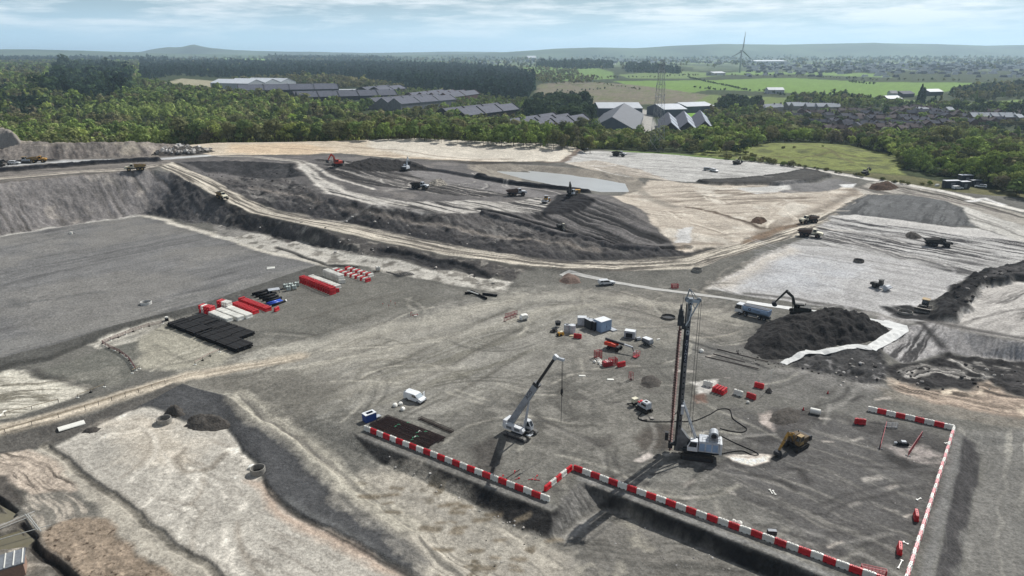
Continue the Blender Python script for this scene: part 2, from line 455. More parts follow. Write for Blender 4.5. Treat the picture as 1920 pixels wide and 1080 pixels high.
def blend(sl, m, color, amp=.10):
    c = lin(color).astype(np.float32)
    k = 1 + amp * FINE[sl] + amp * .8 * WX[sl]
    AL[sl] = AL[sl] * (1 - m[..., None]) + (c * k[..., None]) * m[..., None]

def streak_field(sl, a, b, width, length, seed, warp=.6):
    """noise drawn out along the direction from pixel a to pixel b"""
    p, q = wpts([a, b]); th = math.atan2(q[1] - p[1], q[0] - p[0])
    X = GX[sl] + WX[sl] * warp * 2; Y = GY[sl] + WY[sl] * warp * 2
    u = X * math.cos(th) + Y * math.sin(th); v = -X * math.sin(th) + Y * math.cos(th)
    return fbm(u / length, v / width, 3, seed, .6)

def paint(pts, color, edge=1.5, warp=2.0, amp=.10, k=1.0, lump=None, streak=None, dz=None, spots=None, relief=None):
    """streak = (pixel a, pixel b, width m, length m, strength, other colour); spots = (size m, share, colour)"""
    sl, m = poly_mask(pts, edge, warp)
    m = m * k
    blend(sl, m, color, amp)
    if streak:
        a, b, w_, l_, s_, c2 = streak
        f = streak_field(sl, a, b, w_, l_, int(abs(a[0]) * 7 + abs(a[1])))
        f2 = streak_field(sl, a, b, w_ * .38, l_ * .7, int(abs(a[0]) * 3 + abs(a[1]) + 7), .9)
        mod = np.clip(.75 + .9 * fbm(GX[sl] / (w_ * 7 + 4), GY[sl] / (w_ * 7 + 4), 2, 27), .1, 1.4)
        blend(sl, m * np.clip((f * 2.6 + f2 * 1.5) * s_ * mod + (s_ - .62) * .45, 0, 1), c2, amp)
        if relief: DZ[sl] -= (m * relief * np.clip(f * 1.4 + f2 * .7, -1, 1)).astype(np.float32)
        lt = m * np.clip((-f * .8 - f2 * 1.3) * s_ * mod, 0, .32)
        AL[sl] *= (1 + .3 * lt)[..., None]
    if spots:
        z_, sh, c2 = spots
        f = fbm(GX[sl] / z_, GY[sl] / z_, 4, int(z_ * 31 + len(pts)), .55)
        blend(sl, m * np.clip((f - (.62 - 1.25 * sh)) * 3.4, 0, 1), c2, amp)
    if lump is not None:
        LUMP[sl] = LUMP[sl] * (1 - m) + lump * m
    if dz is not None:
        DZ[sl] += m * dz

def stroke(pts, width, color, edge=.8, warp=1.0, amp=.1, k=1.0, ruts=None, dz=None, lump=None, seed=3):
    """a band along a line; ruts = (spacing m, strength, colour)"""
    P = wpts(pts)
    sl = window(P, width / 2 + edge + warp + 1)
    X = GX[sl] + WX[sl] * warp; Y = GY[sl] + WY[sl] * warp
    d, arc, side = seg_dist(X, Y, P, False)
    m = np.clip((width / 2 - d + FINE[sl] * edge * .4) / edge * .5 + .5, 0, 1) * k
    if color is not None: blend(sl, m, color, amp)
    if ruts:
        sp, s_, c2 = ruts
        f = fbm(arc / (sp * 22), d * side / sp + 50, 3, seed, .6)
        blend(sl, m * np.clip(f * 3.2 * s_ - .05, 0, 1), c2, amp); AL[sl] *= (1 + m * np.clip(-f * s_ * .5, 0, .22))[..., None]
    if dz is not None:
        prof = np.clip((width / 2 - d) / max(width * .3, .2), 0, 1); DZ[sl] += prof * prof * (3 - 2 * prof) * dz
    if lump is not None:
        LUMP[sl] = LUMP[sl] * (1 - m) + lump * m
AL[:] = lin((100, 98, 92)).astype(np.float32)
AL *= (1 + .10 * FINE + .08 * WX)[..., None]
# -- land beyond the site
FARW = ('w', -9000, 12000), ('w', 9000, 12000)
paint([('w', -1.4 * 380, 380), (-100, 262), (0, 262), (200, 266), (330, 271), (420, 268), (550, 266), (700, 262), (780, 259), (900, 265), (1050, 271), (1086, 279), (1120, 280), (1250, 287), (1400, 301), (1560, 321), (1640, 333), (1760, 350), (1830, 352), (1920, 364), ('w', 1.35 * 330, 330),
       ('w', 1.45 * 15000, 15000), ('w', -1.45 * 15000, 15000)], (52, 60, 36), 3, 3, .25)
GRN, GRN2, MOOR = (118, 146, 62), (126, 140, 70), (104, 97, 82)
def field(pts, c, **k): paint(pts, c, 6, 5, .14, **k)
field([(1250, 182), (1150, 152), (1480, 146), (1640, 154), (1860, 155), (1760, 175), (1660, 184), (1450, 172), (1330, 168)], (98, 122, 56))
field([(1260, 196), (1290, 176), (1450, 182), (1560, 190), (1470, 200), (1380, 196)], (96, 108, 60))
field([(1000, 190), (1010, 158), (1080, 152), (1200, 160), (1330, 178), (1290, 196), (1100, 196)], MOOR, streak=((1000, 170), (1250, 180), 9, 90, .7, (92, 98, 62)))
field([(1000, 150), (980, 126), (1060, 124), (1150, 135), (1150, 148), (1070, 152)], (96, 118, 62))
field([(1160, 140), (1260, 132), (1380, 139), (1300, 147), (1180, 147)], (98, 114, 66))
field([(1660, 184), (1800, 196), (1920, 186), (1920, 200), (1780, 205), (1640, 192)], (100, 118, 66))
field([(1500, 139), (1300, 140), (1400, 133), (1640, 138), (1680, 146)], (100, 122, 66))
field([(700, 118), (880, 124), (880, 128), (640, 121)], (114, 146, 70))
field([(400, 115), (420, 109), (500, 110), (500, 118)], (116, 142, 74))
field([(310, 155), (340, 147), (470, 158), (490, 164), (420, 168)], (140, 134, 112))
field([(1265, 214), (1275, 206), (1330, 214), (1300, 226)], (104, 140, 56))
for (a, b, c, d, col) in ((-100, 112, 330, 118, (60, 82, 52)), (550, 112, 900, 117, (74, 96, 60)), (900, 114, 1300, 125, (98, 110, 74)), (1300, 112, 2000, 132, (90, 100, 76)), (1100, 117, 1700, 120, (104, 118, 78))):
    field([(a, b), (c, b), (c, d), (a, d)], col, spots=(140, .45, (62, 74, 56)))
# rough grass on the right of the site
paint([(1290, 296), (1340, 276), (1430, 270), (1540, 268), (1660, 286), (1720, 300), (1690, 318), (1700, 330), (1560, 318), (1420, 300)], (106, 112, 64), 3, 2, .14, spots=(9, .4, (88, 92, 58)), lump=.2, streak=((1340, 280), (1650, 300), 3, 9, .3, (92, 90, 60)))
stroke([(1400, 290), (1500, 296), (1560, 284), (1640, 300)], 2.2, (96, 92, 62)); stroke([(1480, 268), (1560, 284), (1600, 306)], 2, (100, 96, 66))
paint([(1130, 281), (1250, 287), (1400, 301), (1290, 296), (1200, 288)], (92, 114, 56), 2, 1)
paint([(1560, 320), (1700, 330), (1830, 352), (1920, 362), (1920, 372), (1760, 356), (1640, 336)], (92, 90, 62), 2, 3, .2)
paint([(1205, 232), (1185, 216), (1200, 205), (1215, 206), (1222, 216), (1235, 240), (1215, 262), (1190, 258)], (150, 147, 140), 3, 1)

# -- pad on the left
paint([(270, 404), (605, 493), (480, 535), (370, 572), (225, 607), (105, 645), (0, 672), (-400, 775), (-520, 540), (0, 443), (150, 418)], (103, 102, 100), .6, .3, .04, streak=((0, 660), (590, 500), 5, 60, .45, (86, 85, 84)), spots=(38, .42, (111, 109, 105)), lump=.008)
paint([(0, 640), (200, 590), (400, 540), (560, 500), (600, 495), (480, 535), (225, 607), (0, 672)], (113, 111, 106), 2, 1, .05, k=.5, streak=((0, 660), (590, 500), 2.2, 40, .6, (100, 99, 96)))
for p in ([(105, 560), (190, 548)], [(15, 573), (80, 563)], [(20, 560), (40, 575)]): stroke(p, 1.6, (88, 88, 87), 1.4, 1.5, k=.6)
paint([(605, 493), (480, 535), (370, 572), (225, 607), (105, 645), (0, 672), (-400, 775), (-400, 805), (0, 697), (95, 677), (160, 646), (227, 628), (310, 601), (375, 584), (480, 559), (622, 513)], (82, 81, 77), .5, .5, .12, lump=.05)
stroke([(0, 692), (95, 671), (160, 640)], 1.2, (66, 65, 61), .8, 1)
stroke([(-200, 478), (0, 443), (150, 418), (268, 404)], 2.4, (152, 149, 142), 1, 1)
stroke([(270, 403), (330, 420), (420, 446), (500, 472), (610, 496)], 3.0, (164, 159, 148), 1, 1.4)
# light waste ground between the pad and the yard
paint([(225, 620), (310, 594), (330, 598), (300, 622), (250, 645), (190, 655), (160, 648)], (146, 142, 132), 1, 1.5, .16, streak=((170, 650), (310, 600), 1.2, 8, .7, (96, 94, 88)))
paint([(260, 640), (310, 606), (440, 662), (400, 690), (330, 694), (268, 690)], (138, 134, 121), 2, 2, .12, streak=((300, 640), (420, 690), 2, 14, .5, (112, 109, 99)))
paint([(62, 698), (190, 656), (262, 640), (262, 690), (230, 720), (165, 726), (110, 712)], (98, 97, 90), 1, 1.5, .1, spots=(5, .4, (110, 108, 100)))
paint([(-80, 705), (40, 697), (70, 700), (120, 712), (172, 730), (100, 758), (0, 792), (-80, 800)], (168, 163, 150), 1.2, 2.5, .14, streak=((0, 740), (160, 730), 1.6, 12, .7, (126, 121, 108)))
stroke([(65, 695), (120, 714), (172, 731)], 1.6, (74, 72, 68), 1, 1, k=.8)

# -- long grey bank, spur, upper roads
paint([(-520, 368), (0, 341), (150, 326), (290, 317), (325, 326), (318, 360), (290, 402), (272, 404), (150, 418), (0, 442), (-520, 550)], (113, 109, 106), 2, 3, .14, streak=((120, 330), (175, 415), 1.8, 26, .55, (92, 88, 84)), spots=(11, .3, (132, 126, 119)), lump=.4, relief=.2)
paint([(318, 324), (345, 330), (400, 370), (470, 402), (520, 425), (470, 434), (400, 421), (335, 412), (275, 402), (310, 372)], (78, 76, 75), 2.5, 3, .2, streak=((330, 330), (400, 420), 2.4, 18, .5, (100, 97, 94)), lump=.7, relief=.3)
paint([(-520, 296), (0, 298), (150, 296), (290, 292), (352, 285), (420, 292), (420, 298), (300, 312), (290, 318), (150, 329), (0, 345), (-520, 372)], (106, 101, 95), 1.5, 2, .14, streak=((0, 330), (290, 314), 3, 60, .6, (84, 80, 76)), lump=.12)
stroke([(-300, 313), (0, 311), (120, 302), (290, 299), (420, 290)], 9, (150, 150, 148), 1.5, 1, ruts=(2, .5, (122, 120, 117)))
stroke([(0, 334), (150, 322), (255, 317), (310, 308)], 7, (146, 139, 128), 1.5, 1.2, ruts=(2, .5, (112, 106, 98)))
stroke([(-300, 328), (0, 322), (60, 318), (140, 311), (230, 305), (292, 303)], 5.5, (46, 46, 49), 1, 1.2, .25, dz=1.8, lump=.5)
stroke([(-300, 306), (0, 305), (100, 301)], 5, (52, 50, 50), 1.2, 1.5, .25, lump=.4, dz=.8)
paint([(-520, 255), (0, 260), (100, 266), (250, 263), (330, 270), (355, 284), (290, 293), (150, 298), (0, 301), (-520, 300)], (118, 111, 104), 2, 2, .15, streak=((60, 266), (70, 298), 3, 26, .6, (90, 84, 80)), spots=(14, .25, (136, 128, 116)), lump=.6, relief=.2)
# haul road
paint([(298, 312), (322, 304), (395, 335), (450, 365), (500, 388), (620, 412), (720, 432), (860, 460), (1000, 484), (1150, 489), (1290, 479), (1380, 455), (1530, 405), (1612, 356), (1650, 340), (1660, 362), (1560, 422), (1400, 472), (1300, 503), (1150, 507), (1000, 500), (850, 479), (700, 449), (600, 427), (470, 399), (410, 371), (345, 336)], (156, 149, 136), .8, .8, .08, lump=.03)
HAUL = [(312, 310), (378, 338), (430, 367), (485, 393), (610, 419), (710, 440), (855, 469), (1000, 491), (1150, 498), (1295, 490), (1390, 463), (1545, 413), (1636, 355)]
for off, s, kk in ((0, 3, .75), (0, 9, .6)):
    stroke(HAUL, 11, None, .6, .6, ruts=(1.1 if s == 3 else .5, kk, (96, 91, 84)), seed=s)
stroke([(330, 306), (395, 332), (450, 361), (500, 384), (620, 409), (720, 429), (860, 457), (1000, 481), (1150, 486), (1290, 476), (1370, 453)], 2.6, (52, 50, 49), 1, .8, k=.85)
stroke([(400, 372), (470, 402), (600, 431), (700, 453), (850, 484), (1000, 505)], 2.0, (70, 67, 63), 1, 1.2, k=.7, lump=.3)
# rough ground between haul road and pad
paint([(430, 395), (470, 404), (600, 431), (700, 453), (850, 483), (990, 504), (960, 527), (850, 508), (700, 481), (560, 455), (470, 436), (410, 424)], (80, 77, 74), 1.5, 2.5, .25, spots=(3.2, .35, (112, 108, 101)), lump=.5)
stroke([(715, 470), (800, 488), (870, 503), (905, 521)], 5.5, (58, 57, 57), 1, 1.4, .2, dz=-.8)
paint([(400, 432), (470, 436), (560, 456), (700, 482), (850, 510), (960, 530), (945, 552), (800, 526), (700, 503), (612, 492), (520, 474), (410, 446)], (160, 156, 147), 1.2, 1.5, .12, spots=(4, .35, (122, 118, 110)), lump=.08)
stroke([(515, 463), (560, 478), (610, 496), (665, 502)], 1.6, (50, 49, 48), .8, 1, dz=-.5)
paint([(400, 420), (440, 425), (470, 437), (440, 445), (405, 438)], (124, 121, 115), 1, 1.5, .2, streak=((400, 440), (445, 425), 1.4, 9, .6, (84, 82, 80)))
paint([(430, 395), (480, 410), (520, 425), (560, 447), (540, 455), (470, 436), (420, 426)], (66, 64, 63), 1.5, 2.5, .3, k=.8, lump=.7)

# -- dark terrace, machine plateau
paint([(322, 302), (420, 290), (545, 292), (640, 289), (740, 299), (880, 304), (905, 330), (990, 346), (1080, 362), (1180, 368), (1215, 400), (1255, 455), (1300, 470), (1290, 478), (1150, 488), (1000, 483), (860, 459), (720, 431), (620, 411), (500, 387), (450, 364), (395, 334)], (92, 89, 87), 1.2, 2, .14, spots=(12, .35, (104, 100, 96)), lump=.12)
paint([(335, 303), (440, 302), (550, 307), (566, 330), (540, 335), (450, 331), (385, 322)], (64, 63, 63), 1, 1.5, .2, lump=.5)
paint([(396, 334), (450, 332), (545, 338), (600, 366), (700, 388), (830, 402), (930, 400), (985, 421), (1060, 444), (1150, 463), (1240, 468), (1290, 466), (1288, 477), (1150, 487), (1000, 482), (860, 458), (720, 430), (620, 410), (500, 386), (450, 363)], (82, 79, 77), 1.2, 2, .16, streak=((700, 390), (740, 432), 1.8, 16, .6, (104, 101, 97)), lump=.7, relief=.28, spots=(6, .25, (54, 53, 53)))
stroke([(500, 384), (640, 411), (860, 454), (1000, 478), (1150, 484), (1280, 474)], 8, (56, 55, 56), 3, 2, .15, k=.7, lump=.4)
stroke([(420, 292), (480, 294), (560, 302), (580, 318)], 6, (146, 141, 132), 1.2, 1.2, ruts=(1.6, .5, (104, 100, 95)))
paint([(585, 300), (640, 300), (720, 318), (800, 334), (900, 350), (960, 364), (900, 372), (820, 362), (700, 350), (620, 325)], (60, 58, 57), 2, 3, .2, streak=((600, 310), (760, 350), 1.6, 30, .9, (122, 118, 113)), lump=.25, relief=.25)
paint([(560, 306), (600, 330), (660, 360), (760, 378), (860, 376), (950, 378), (1010, 370), (1040, 382), (1010, 404), (960, 396), (900, 398), (830, 399), (700, 383), (612, 362), (578, 330)], (150, 146, 139), 2, 2.5, .1, k=1.0, streak=((600, 340), (820, 392), 1.8, 50, 1.05, (66, 64, 63)))
for p in ([(562, 308), (585, 336), (618, 362), (700, 382)], [(568, 308), (598, 334), (650, 362), (760, 386)], [(575, 306), (620, 330), (700, 355)]): stroke(p, 2.0, (170, 165, 156), .7, .8, k=.8)
paint([(740, 312), (800, 322), (880, 326), (960, 346), (1060, 366), (1000, 372), (900, 356), (800, 340)], (112, 109, 107), 1.5, 2, .1, k=.8)
stroke([(752, 312), (830, 322), (905, 335)], 7, (46, 46, 48), 1, .6, .15, dz=.9, lump=.2)  # berm, both strokes: shade of its near face painted in as near-black
stroke([(900, 335), (960, 345), (1010, 351), (1075, 358), (1098, 361)], 6, (42, 42, 45), 1, .6, .15, dz=1.7, lump=.2)
paint([(1072, 362), (1120, 370), (1165, 388), (1220, 420), (1256, 455), (1150, 456), (1060, 436), (1000, 414), (980, 402), (1040, 396)], (92, 89, 87), 1.2, 2, .12, streak=((1080, 385), (1230, 448), 1.9, 50, 1.0, (50, 49, 49)), lump=.15, relief=.32)
paint([(1050, 366), (1075, 362), (1112, 370), (1118, 380), (1090, 392), (1040, 402), (1010, 404), (1030, 384)], (45, 44, 45), 1.2, 2, .2, lump=.3)
stroke([(900, 392), (985, 412), (1060, 433), (1150, 455), (1240, 464), (1290, 462)], 4.5, (42, 41, 42), 1, 1, dz=-1.2)
stroke([(905, 399), (985, 420), (1060, 442), (1150, 462), (1230, 468)], 3.0, (74, 72, 72), 1, 1, .2, dz=1.0, lump=.5)
stroke([(1080, 440), (1130, 452), (1220, 463)], 1.6, (150, 147, 140), .6, .5, k=.6)
# pond banks
paint([(880, 306), (960, 306), (1080, 315), (1195, 332), (1212, 352), (1172, 370), (1172, 358), (1168, 346), (1090, 333), (1000, 325), (935, 322), (975, 334), (985, 344), (920, 330), (878, 317)], (122, 116, 106), 1, 1, .12, streak=((960, 308), (970, 324), 2, 12, .4, (100, 95, 88)))
stroke([(850, 302), (960, 304), (1080, 312), (1190, 328)], 1.8, (80, 76, 71), .8, 1)
# pale mound
paint([(328, 273), (400, 267), (550, 265), (700, 261), (780, 258), (900, 264), (1050, 271), (1084, 278), (1050, 303), (960, 302), (850, 300), (740, 297), (640, 287), (520, 290), (400, 291), (350, 284)], (172, 160, 142), 1, 1.5, .08, streak=((400, 275), (900, 300), 2.5, 70, .35, (146, 132, 116)), lump=.05)
paint([(700, 261), (780, 258), (900, 264), (1050, 271), (1080, 278), (1050, 302), (900, 300), (760, 292), (690, 275)], (180, 174, 162), 4, 4, .07, k=.8)
paint([(430, 270), (560, 268), (640, 284), (560, 290), (430, 288)], (182, 160, 132), 6, 5, .08, k=.6)
for p in ([(480, 274), (600, 282), (760, 297), (900, 300)], [(640, 274), (800, 290), (960, 298)]): stroke(p, 1.6, (124, 110, 96), .8, 1.5, k=.7)
paint([(1084, 278), (1105, 290), (1062, 304), (1000, 306), (1050, 302)], (122, 110, 99), 1, .6, .1, streak=((1090, 282), (1050, 303), 1.6, 20, .4, (104, 93, 84)))
stroke([(880, 303), (960, 304), (1040, 306)], 1.8, (72, 67, 62), .8, 1)

# -- right hand side
paint([(1086, 284), (1120, 283), (1250, 289), (1400, 303), (1500, 317), (1400, 343), (1260, 340), (1200, 331), (1110, 316), (1060, 305)], (160, 158, 153), 1.5, 1.5, .1, streak=((1100, 300), (1450, 325), 2, 30, .45, (128, 126, 122)), lump=.06)
paint([(1060, 305), (1120, 300), (1200, 318), (1260, 340), (1190, 333), (1100, 316)], (160, 150, 136), 1.5, 2, .12, k=.7, streak=((1080, 305), (1200, 325), 2, 20, .6, (118, 110, 100)))
paint([(1150, 368), (1205, 352), (1212, 338), (1260, 341), (1330, 346), (1500, 346), (1600, 352), (1622, 362), (1540, 404), (1420, 440), (1380, 455), (1290, 470), (1256, 455), (1215, 405)], (160, 151, 138), 1.5, 2.5, .1, streak=((1200, 370), (1550, 360), 3, 50, .6, (124, 114, 102)), spots=(16, .3, (174, 167, 155)), lump=.08)
stroke([(1290, 390), (1340, 398), (1385, 412), (1420, 428), (1460, 428)], 2.6, (96, 84, 72), 1, 2, .2, lump=.3)
stroke([(1190, 350), (1215, 372), (1260, 388)], 6, (126, 120, 110), 2, 2, k=.7)
stroke([(1260, 380), (1330, 372), (1420, 362)], 2, (120, 110, 98), 1, 2, k=.6); stroke([(1420, 440), (1470, 418), (1540, 392), (1620, 352)], 5, (112, 102, 90), 2, 1.5, k=.7, lump=.25)
paint([(1270, 430), (1300, 425), (1292, 456), (1262, 456)], (172, 170, 166), 1, 1.5, .1)
paint([(1385, 456), (1420, 440), (1500, 415), (1540, 403), (1530, 410), (1420, 452)], (116, 100, 84), 1.5, 2, .2, lump=.25)
paint([(1306, 341), (1400, 337), (1480, 327), (1505, 320), (1530, 324), (1562, 333), (1530, 341), (1470, 347), (1330, 347)], (68, 66, 63), 1, 1.2, .15, dz=1.6, lump=.3)
paint([(1440, 347), (1530, 342), (1570, 335), (1600, 345), (1560, 358), (1470, 362)], (110, 108, 106), 2, 2, .1)
paint([(1380, 352), (1480, 347), (1485, 356), (1420, 364)], (166, 164, 159), 1.5, 1.5, .08); paint([(1575, 346), (1602, 344), (1600, 352), (1580, 352)], (176, 175, 172), 1, 1, .05)
paint([(1600, 352), (1640, 340), (1720, 352), (1800, 372), (1920, 402), (2400, 470), (2400, 560), (1920, 440), (1860, 420), (1800, 385), (1700, 364), (1622, 364)], (142, 137, 128), 2, 2.5, .14, streak=((1650, 350), (1900, 410), 2.5, 40, .7, (100, 96, 90)), lump=.12)
stroke([(1395, 302), (1500, 314), (1620, 334), (1700, 346), (1770, 359), (1920, 396)], 5, (172, 168, 160), 1, 1, ruts=(1.6, .35, (138, 133, 126)))
stroke([(1640, 344), (1720, 357), (1800, 374), (1920, 408)], 2.2, (70, 66, 60), .8, 1.2)
stroke([(1700, 362), (1790, 378), (1880, 398)], 3, (108, 102, 96), 1, 2); stroke([(1820, 378), (1850, 372), (1880, 384)], 3, (178, 176, 172), 1, 1.5)
paint([(1600, 378), (1622, 365), (1700, 366), (1780, 378), (1830, 405), (1830, 424), (1780, 424), (1660, 410), (1570, 405), (1560, 398)], (90, 90, 89), 1.5, 2, .1, streak=((1690, 370), (1660, 405), 1.6, 24, .5, (72, 72, 71)), lump=.08)
paint([(1800, 385), (1920, 425), (2300, 500), (2300, 560), (1920, 460), (1830, 424)], (160, 157, 150), 1.5, 2, .1, streak=((1800, 390), (1920, 430), 2, 40, .5, (126, 123, 117)))
paint([(1520, 440), (1560, 405), (1600, 402), (1660, 411), (1780, 425), (1830, 427), (1920, 455), (2300, 540), (2300, 620), (1920, 510), (1815, 520), (1700, 490), (1570, 464), (1500, 461), (1450, 470)], (150, 148, 144), 1.5, 2, .08, streak=((1530, 432), (1900, 500), 1.7, 16, 1.0, (66, 64, 64)), lump=.15)
paint([(1560, 408), (1600, 402), (1780, 425), (1830, 427), (1900, 450), (1800, 440), (1680, 424)], (166, 163, 158), 1.5, 1.5, .06)
for p in ([(1590, 436), (1640, 440), (1700, 456)], [(1540, 445), (1640, 465), (1690, 482)], [(1560, 440), (1660, 470), (1780, 500)], [(1660, 440), (1740, 452), (1840, 470)]): stroke(p, 3, (74, 72, 71), 1.5, 2, .15, ruts=(1, .8, (150, 147, 142)))
paint([(1322, 542), (1420, 488), (1480, 462), (1500, 460), (1570, 464), (1700, 489), (1815, 520), (1770, 552), (1722, 580), (1742, 602), (1700, 607), (1650, 588), (1560, 575), (1400, 556)], (157, 155, 152), 1.2, 1.2, .05, streak=((1400, 530), (1740, 590), 1.2, 30, .42, (142, 140, 137)), lump=.03)
paint([(1470, 475), (1600, 495), (1560, 545), (1400, 540)], (170, 173, 177), 12, 8, .05, k=.4)
paint([(1322, 542), (1420, 488), (1480, 462), (1500, 470), (1430, 505), (1370, 545)], (170, 162, 150), 4, 2, .06, k=.7)
stroke([(1395, 551), (1500, 562), (1600, 580), (1700, 603), (1735, 606)], 2.4, (96, 93, 89), .7, 1.2, .2, lump=.25, k=.8)
stroke([(1540, 590), (1640, 590), (1690, 604)], 4, (128, 125, 120), 1, 1)
# dark spoil pushed across the pale pad
paint([(1752, 602), (1768, 560), (1812, 523), (1858, 509), (1900, 498), (2000, 500), (2300, 560), (2300, 600), (2000, 545), (1905, 524), (1840, 545), (1815, 580), (1795, 606)], (42, 41, 41), 1.5, 2.5, .25, dz=1.6, lump=.9)
paint([(1660, 575), (1720, 575), (1770, 590), (1755, 606), (1690, 597)], (44, 43, 43), 1.6, 2.5, .2, lump=.3)
paint([(1870, 508), (2000, 505), (2200, 560), (2000, 560), (1900, 540), (1850, 530)], (80, 78, 77), 2, 2, .2, k=.6)
paint([(1795, 606), (1815, 580), (1840, 545), (1905, 528), (2200, 590), (2300, 720), (1920, 640), (1800, 617), (1740, 603)], (154, 150, 144), 1.5, 2, .08, streak=((1800, 600), (1920, 560), 2, 22, .8, (88, 85, 82)), lump=.12)
stroke([(1740, 603), (1830, 618), (1920, 634), (2200, 690)], 2.5, (96, 93, 90), 1, 1.5)
# banks right of the heap
paint([(1652, 592), (1702, 612), (1738, 604), (1800, 619), (1920, 643), (2300, 720), (2300, 790), (1920, 684), (1830, 670), (1772, 664), (1690, 684), (1645, 656)], (140, 137, 134), 1, 1, .12, streak=((1720, 615), (1680, 680), 1.2, 14, .8, (78, 76, 75)), lump=.3, relief=.25)
stroke([(1722, 606), (1745, 630), (1768, 652)], 1.5, (66, 64, 63), .8, .8)
paint([(1480, 684), (1500, 655), (1600, 648), (1645, 655), (1665, 684), (1660, 720), (1600, 720), (1520, 705)], (68, 67, 66), 1.2, 1.5, .3, spots=(2.6, .22, (112, 110, 108)), lump=.8)
paint([(1440, 690), (1500, 690), (1600, 716), (1660, 722), (1660, 740), (1560, 736)], (120, 117, 112), 1.5, 2, .2, spots=(3, .35, (92, 90, 86)), lump=.15)
paint([(1655, 690), (1700, 684), (1772, 664), (1830, 670), (1920, 684), (2300, 780), (2300, 860), (1920, 745), (1850, 715), (1815, 728), (1740, 728), (1668, 708)], (56, 54, 53), 1.2, 2, .3, spots=(4, .22, (116, 113, 108)), lump=.65)
for p in ([(1690, 698), (1740, 688), (1800, 698)], [(1780, 676), (1830, 700), (1850, 708)], [(1700, 706), (1760, 696), (1810, 708)]): stroke(p, 1.6, (158, 154, 147), .8, 1.5, ruts=(.8, .7, (60, 58, 57)))
paint([(1668, 710), (1740, 730), (1815, 730), (1850, 716), (1920, 746), (2300, 860), (2300, 960), (1920, 782), (1780, 762), (1680, 740)], (146, 132, 118), 1.5, 2.5, .14, streak=((1700, 730), (1920, 770), 2, 18, .8, (86, 78, 70)), spots=(6, .25, (178, 166, 148)), lump=.3)
paint([(1640, 725), (1700, 742), (1800, 765), (1920, 785), (2300, 900), (2300, 940), (1920, 800), (1790, 785), (1650, 748)], (118, 113, 104), 1.5, 2, .14, streak=((1650, 735), (1900, 790), 2, 24, .6, (92, 89, 84)))

# -- the yard
paint([(280, 770), (330, 720), (480, 660), (660, 610), (840, 570), (960, 556), (1060, 545), (1200, 560), (1330, 590), (1330, 640), (1180, 640), (1050, 690), (950, 740), (880, 800), (760, 770), (640, 780), (520, 760), (420, 735)], (128, 125, 117), 8, 6, .10, k=.8, streak=((450, 720), (960, 560), 3, 60, .5, (110, 107, 97)))
paint([(340, 715), (520, 655), (700, 618), (900, 570), (960, 560), (940, 585), (760, 640), (560, 700), (430, 740)], (140, 136, 126), 4, 4, .1, k=.6, streak=((450, 720), (960, 560), 2, 50, .6, (118, 113, 101)))
paint([(480, 620), (560, 560), (700, 520), (840, 560), (760, 590), (600, 630)], (100, 98, 91), 6, 5, .1, k=.6)
paint([(1050, 640), (1200, 700), (1280, 820), (1200, 880), (1060, 870), (880, 800), (940, 740)], (114, 111, 104), 7, 6, .12, k=.75, spots=(6, .36, (86, 84, 79)), streak=((1050, 720), (1250, 660), 1.3, 18, .5, (96, 94, 88)))
paint([(1090, 545), (1240, 540), (1380, 580), (1390, 640), (1260, 630), (1140, 590)], (118, 114, 106), 6, 5, .1, k=.7, streak=((1100, 550), (1390, 600), 2, 24, .6, (98, 95, 89)))
paint([(1300, 640), (1420, 640), (1460, 690), (1640, 732), (1640, 770), (1500, 760), (1380, 720), (1300, 690)], (100, 98, 94), 5, 4, .1, k=.7)
paint([(1390, 780), (1560, 770), (1780, 820), (1760, 950), (1690, 1060), (1560, 1060), (1400, 980), (1340, 880)], (84, 82, 80), 6, 5, .12, k=.9, spots=(9, .38, (72, 70, 68)), streak=((1380, 900), (1600, 1000), 1.5, 20, .5, (114, 111, 105)))
paint([(1080, 890), (1250, 870), (1420, 960), (1560, 1060), (1500, 1060), (1280, 960)], (112, 110, 104), 5, 4, .12, k=.6, spots=(5, .36, (84, 82, 79)), streak=((1080, 900), (1500, 1060), 1.2, 16, .5, (134, 131, 122)))
paint([(1360, 858), (1400, 850), (1440, 852), (1442, 868), (1410, 876), (1380, 868)], (200, 190, 178), .5, 1.4, .08, spots=(1.2, .2, (120, 112, 106)))
paint([(1425, 775), (1450, 768), (1465, 782), (1452, 805), (1430, 795)], (150, 140, 132), .8, 1.6, .15, k=.8, spots=(1.5, .4, (92, 88, 84)))
paint([(1450, 765), (1520, 768), (1500, 800), (1462, 795)], (80, 77, 75), 1.5, 2, .2, k=.8, lump=.15)
paint([(1660, 845), (1720, 830), (1765, 850), (1740, 875), (1690, 868)], (148, 140, 134), 1.2, 2.5, .12, k=.75, spots=(2, .45, (100, 97, 93)))
paint([(1650, 845), (1700, 865), (1718, 880), (1690, 882), (1660, 862)], (66, 64, 62), 1, 1, .15)
paint([(1290, 715), (1340, 710), (1335, 735), (1310, 740)], (176, 172, 165), 1, 1.2, .08, k=.8)
paint([(1298, 742), (1320, 738), (1325, 755), (1305, 758)], (112, 92, 82), .8, 1, .2)
paint([(1185, 820), (1230, 800), (1262, 810), (1258, 845), (1200, 850)], (78, 72, 66), 1.5, 2, .15, k=.7)
paint([(1185, 868), (1215, 850), (1225, 858), (1200, 872)], (172, 164, 156), .6, 1, .1); paint([(1096, 820), (1140, 815), (1150, 840), (1110, 845)], (78, 75, 71), 1.5, 2, .2, k=.7)
paint([(870, 840), (920, 825), (950, 850), (930, 885), (885, 880)], (74, 71, 67), 1.5, 2, .2, k=.9, lump=.15)
paint([(1390, 640), (1440, 600), (1480, 590), (1460, 680), (1410, 660)], (58, 56, 55), 2.5, 3, .2, k=.85)
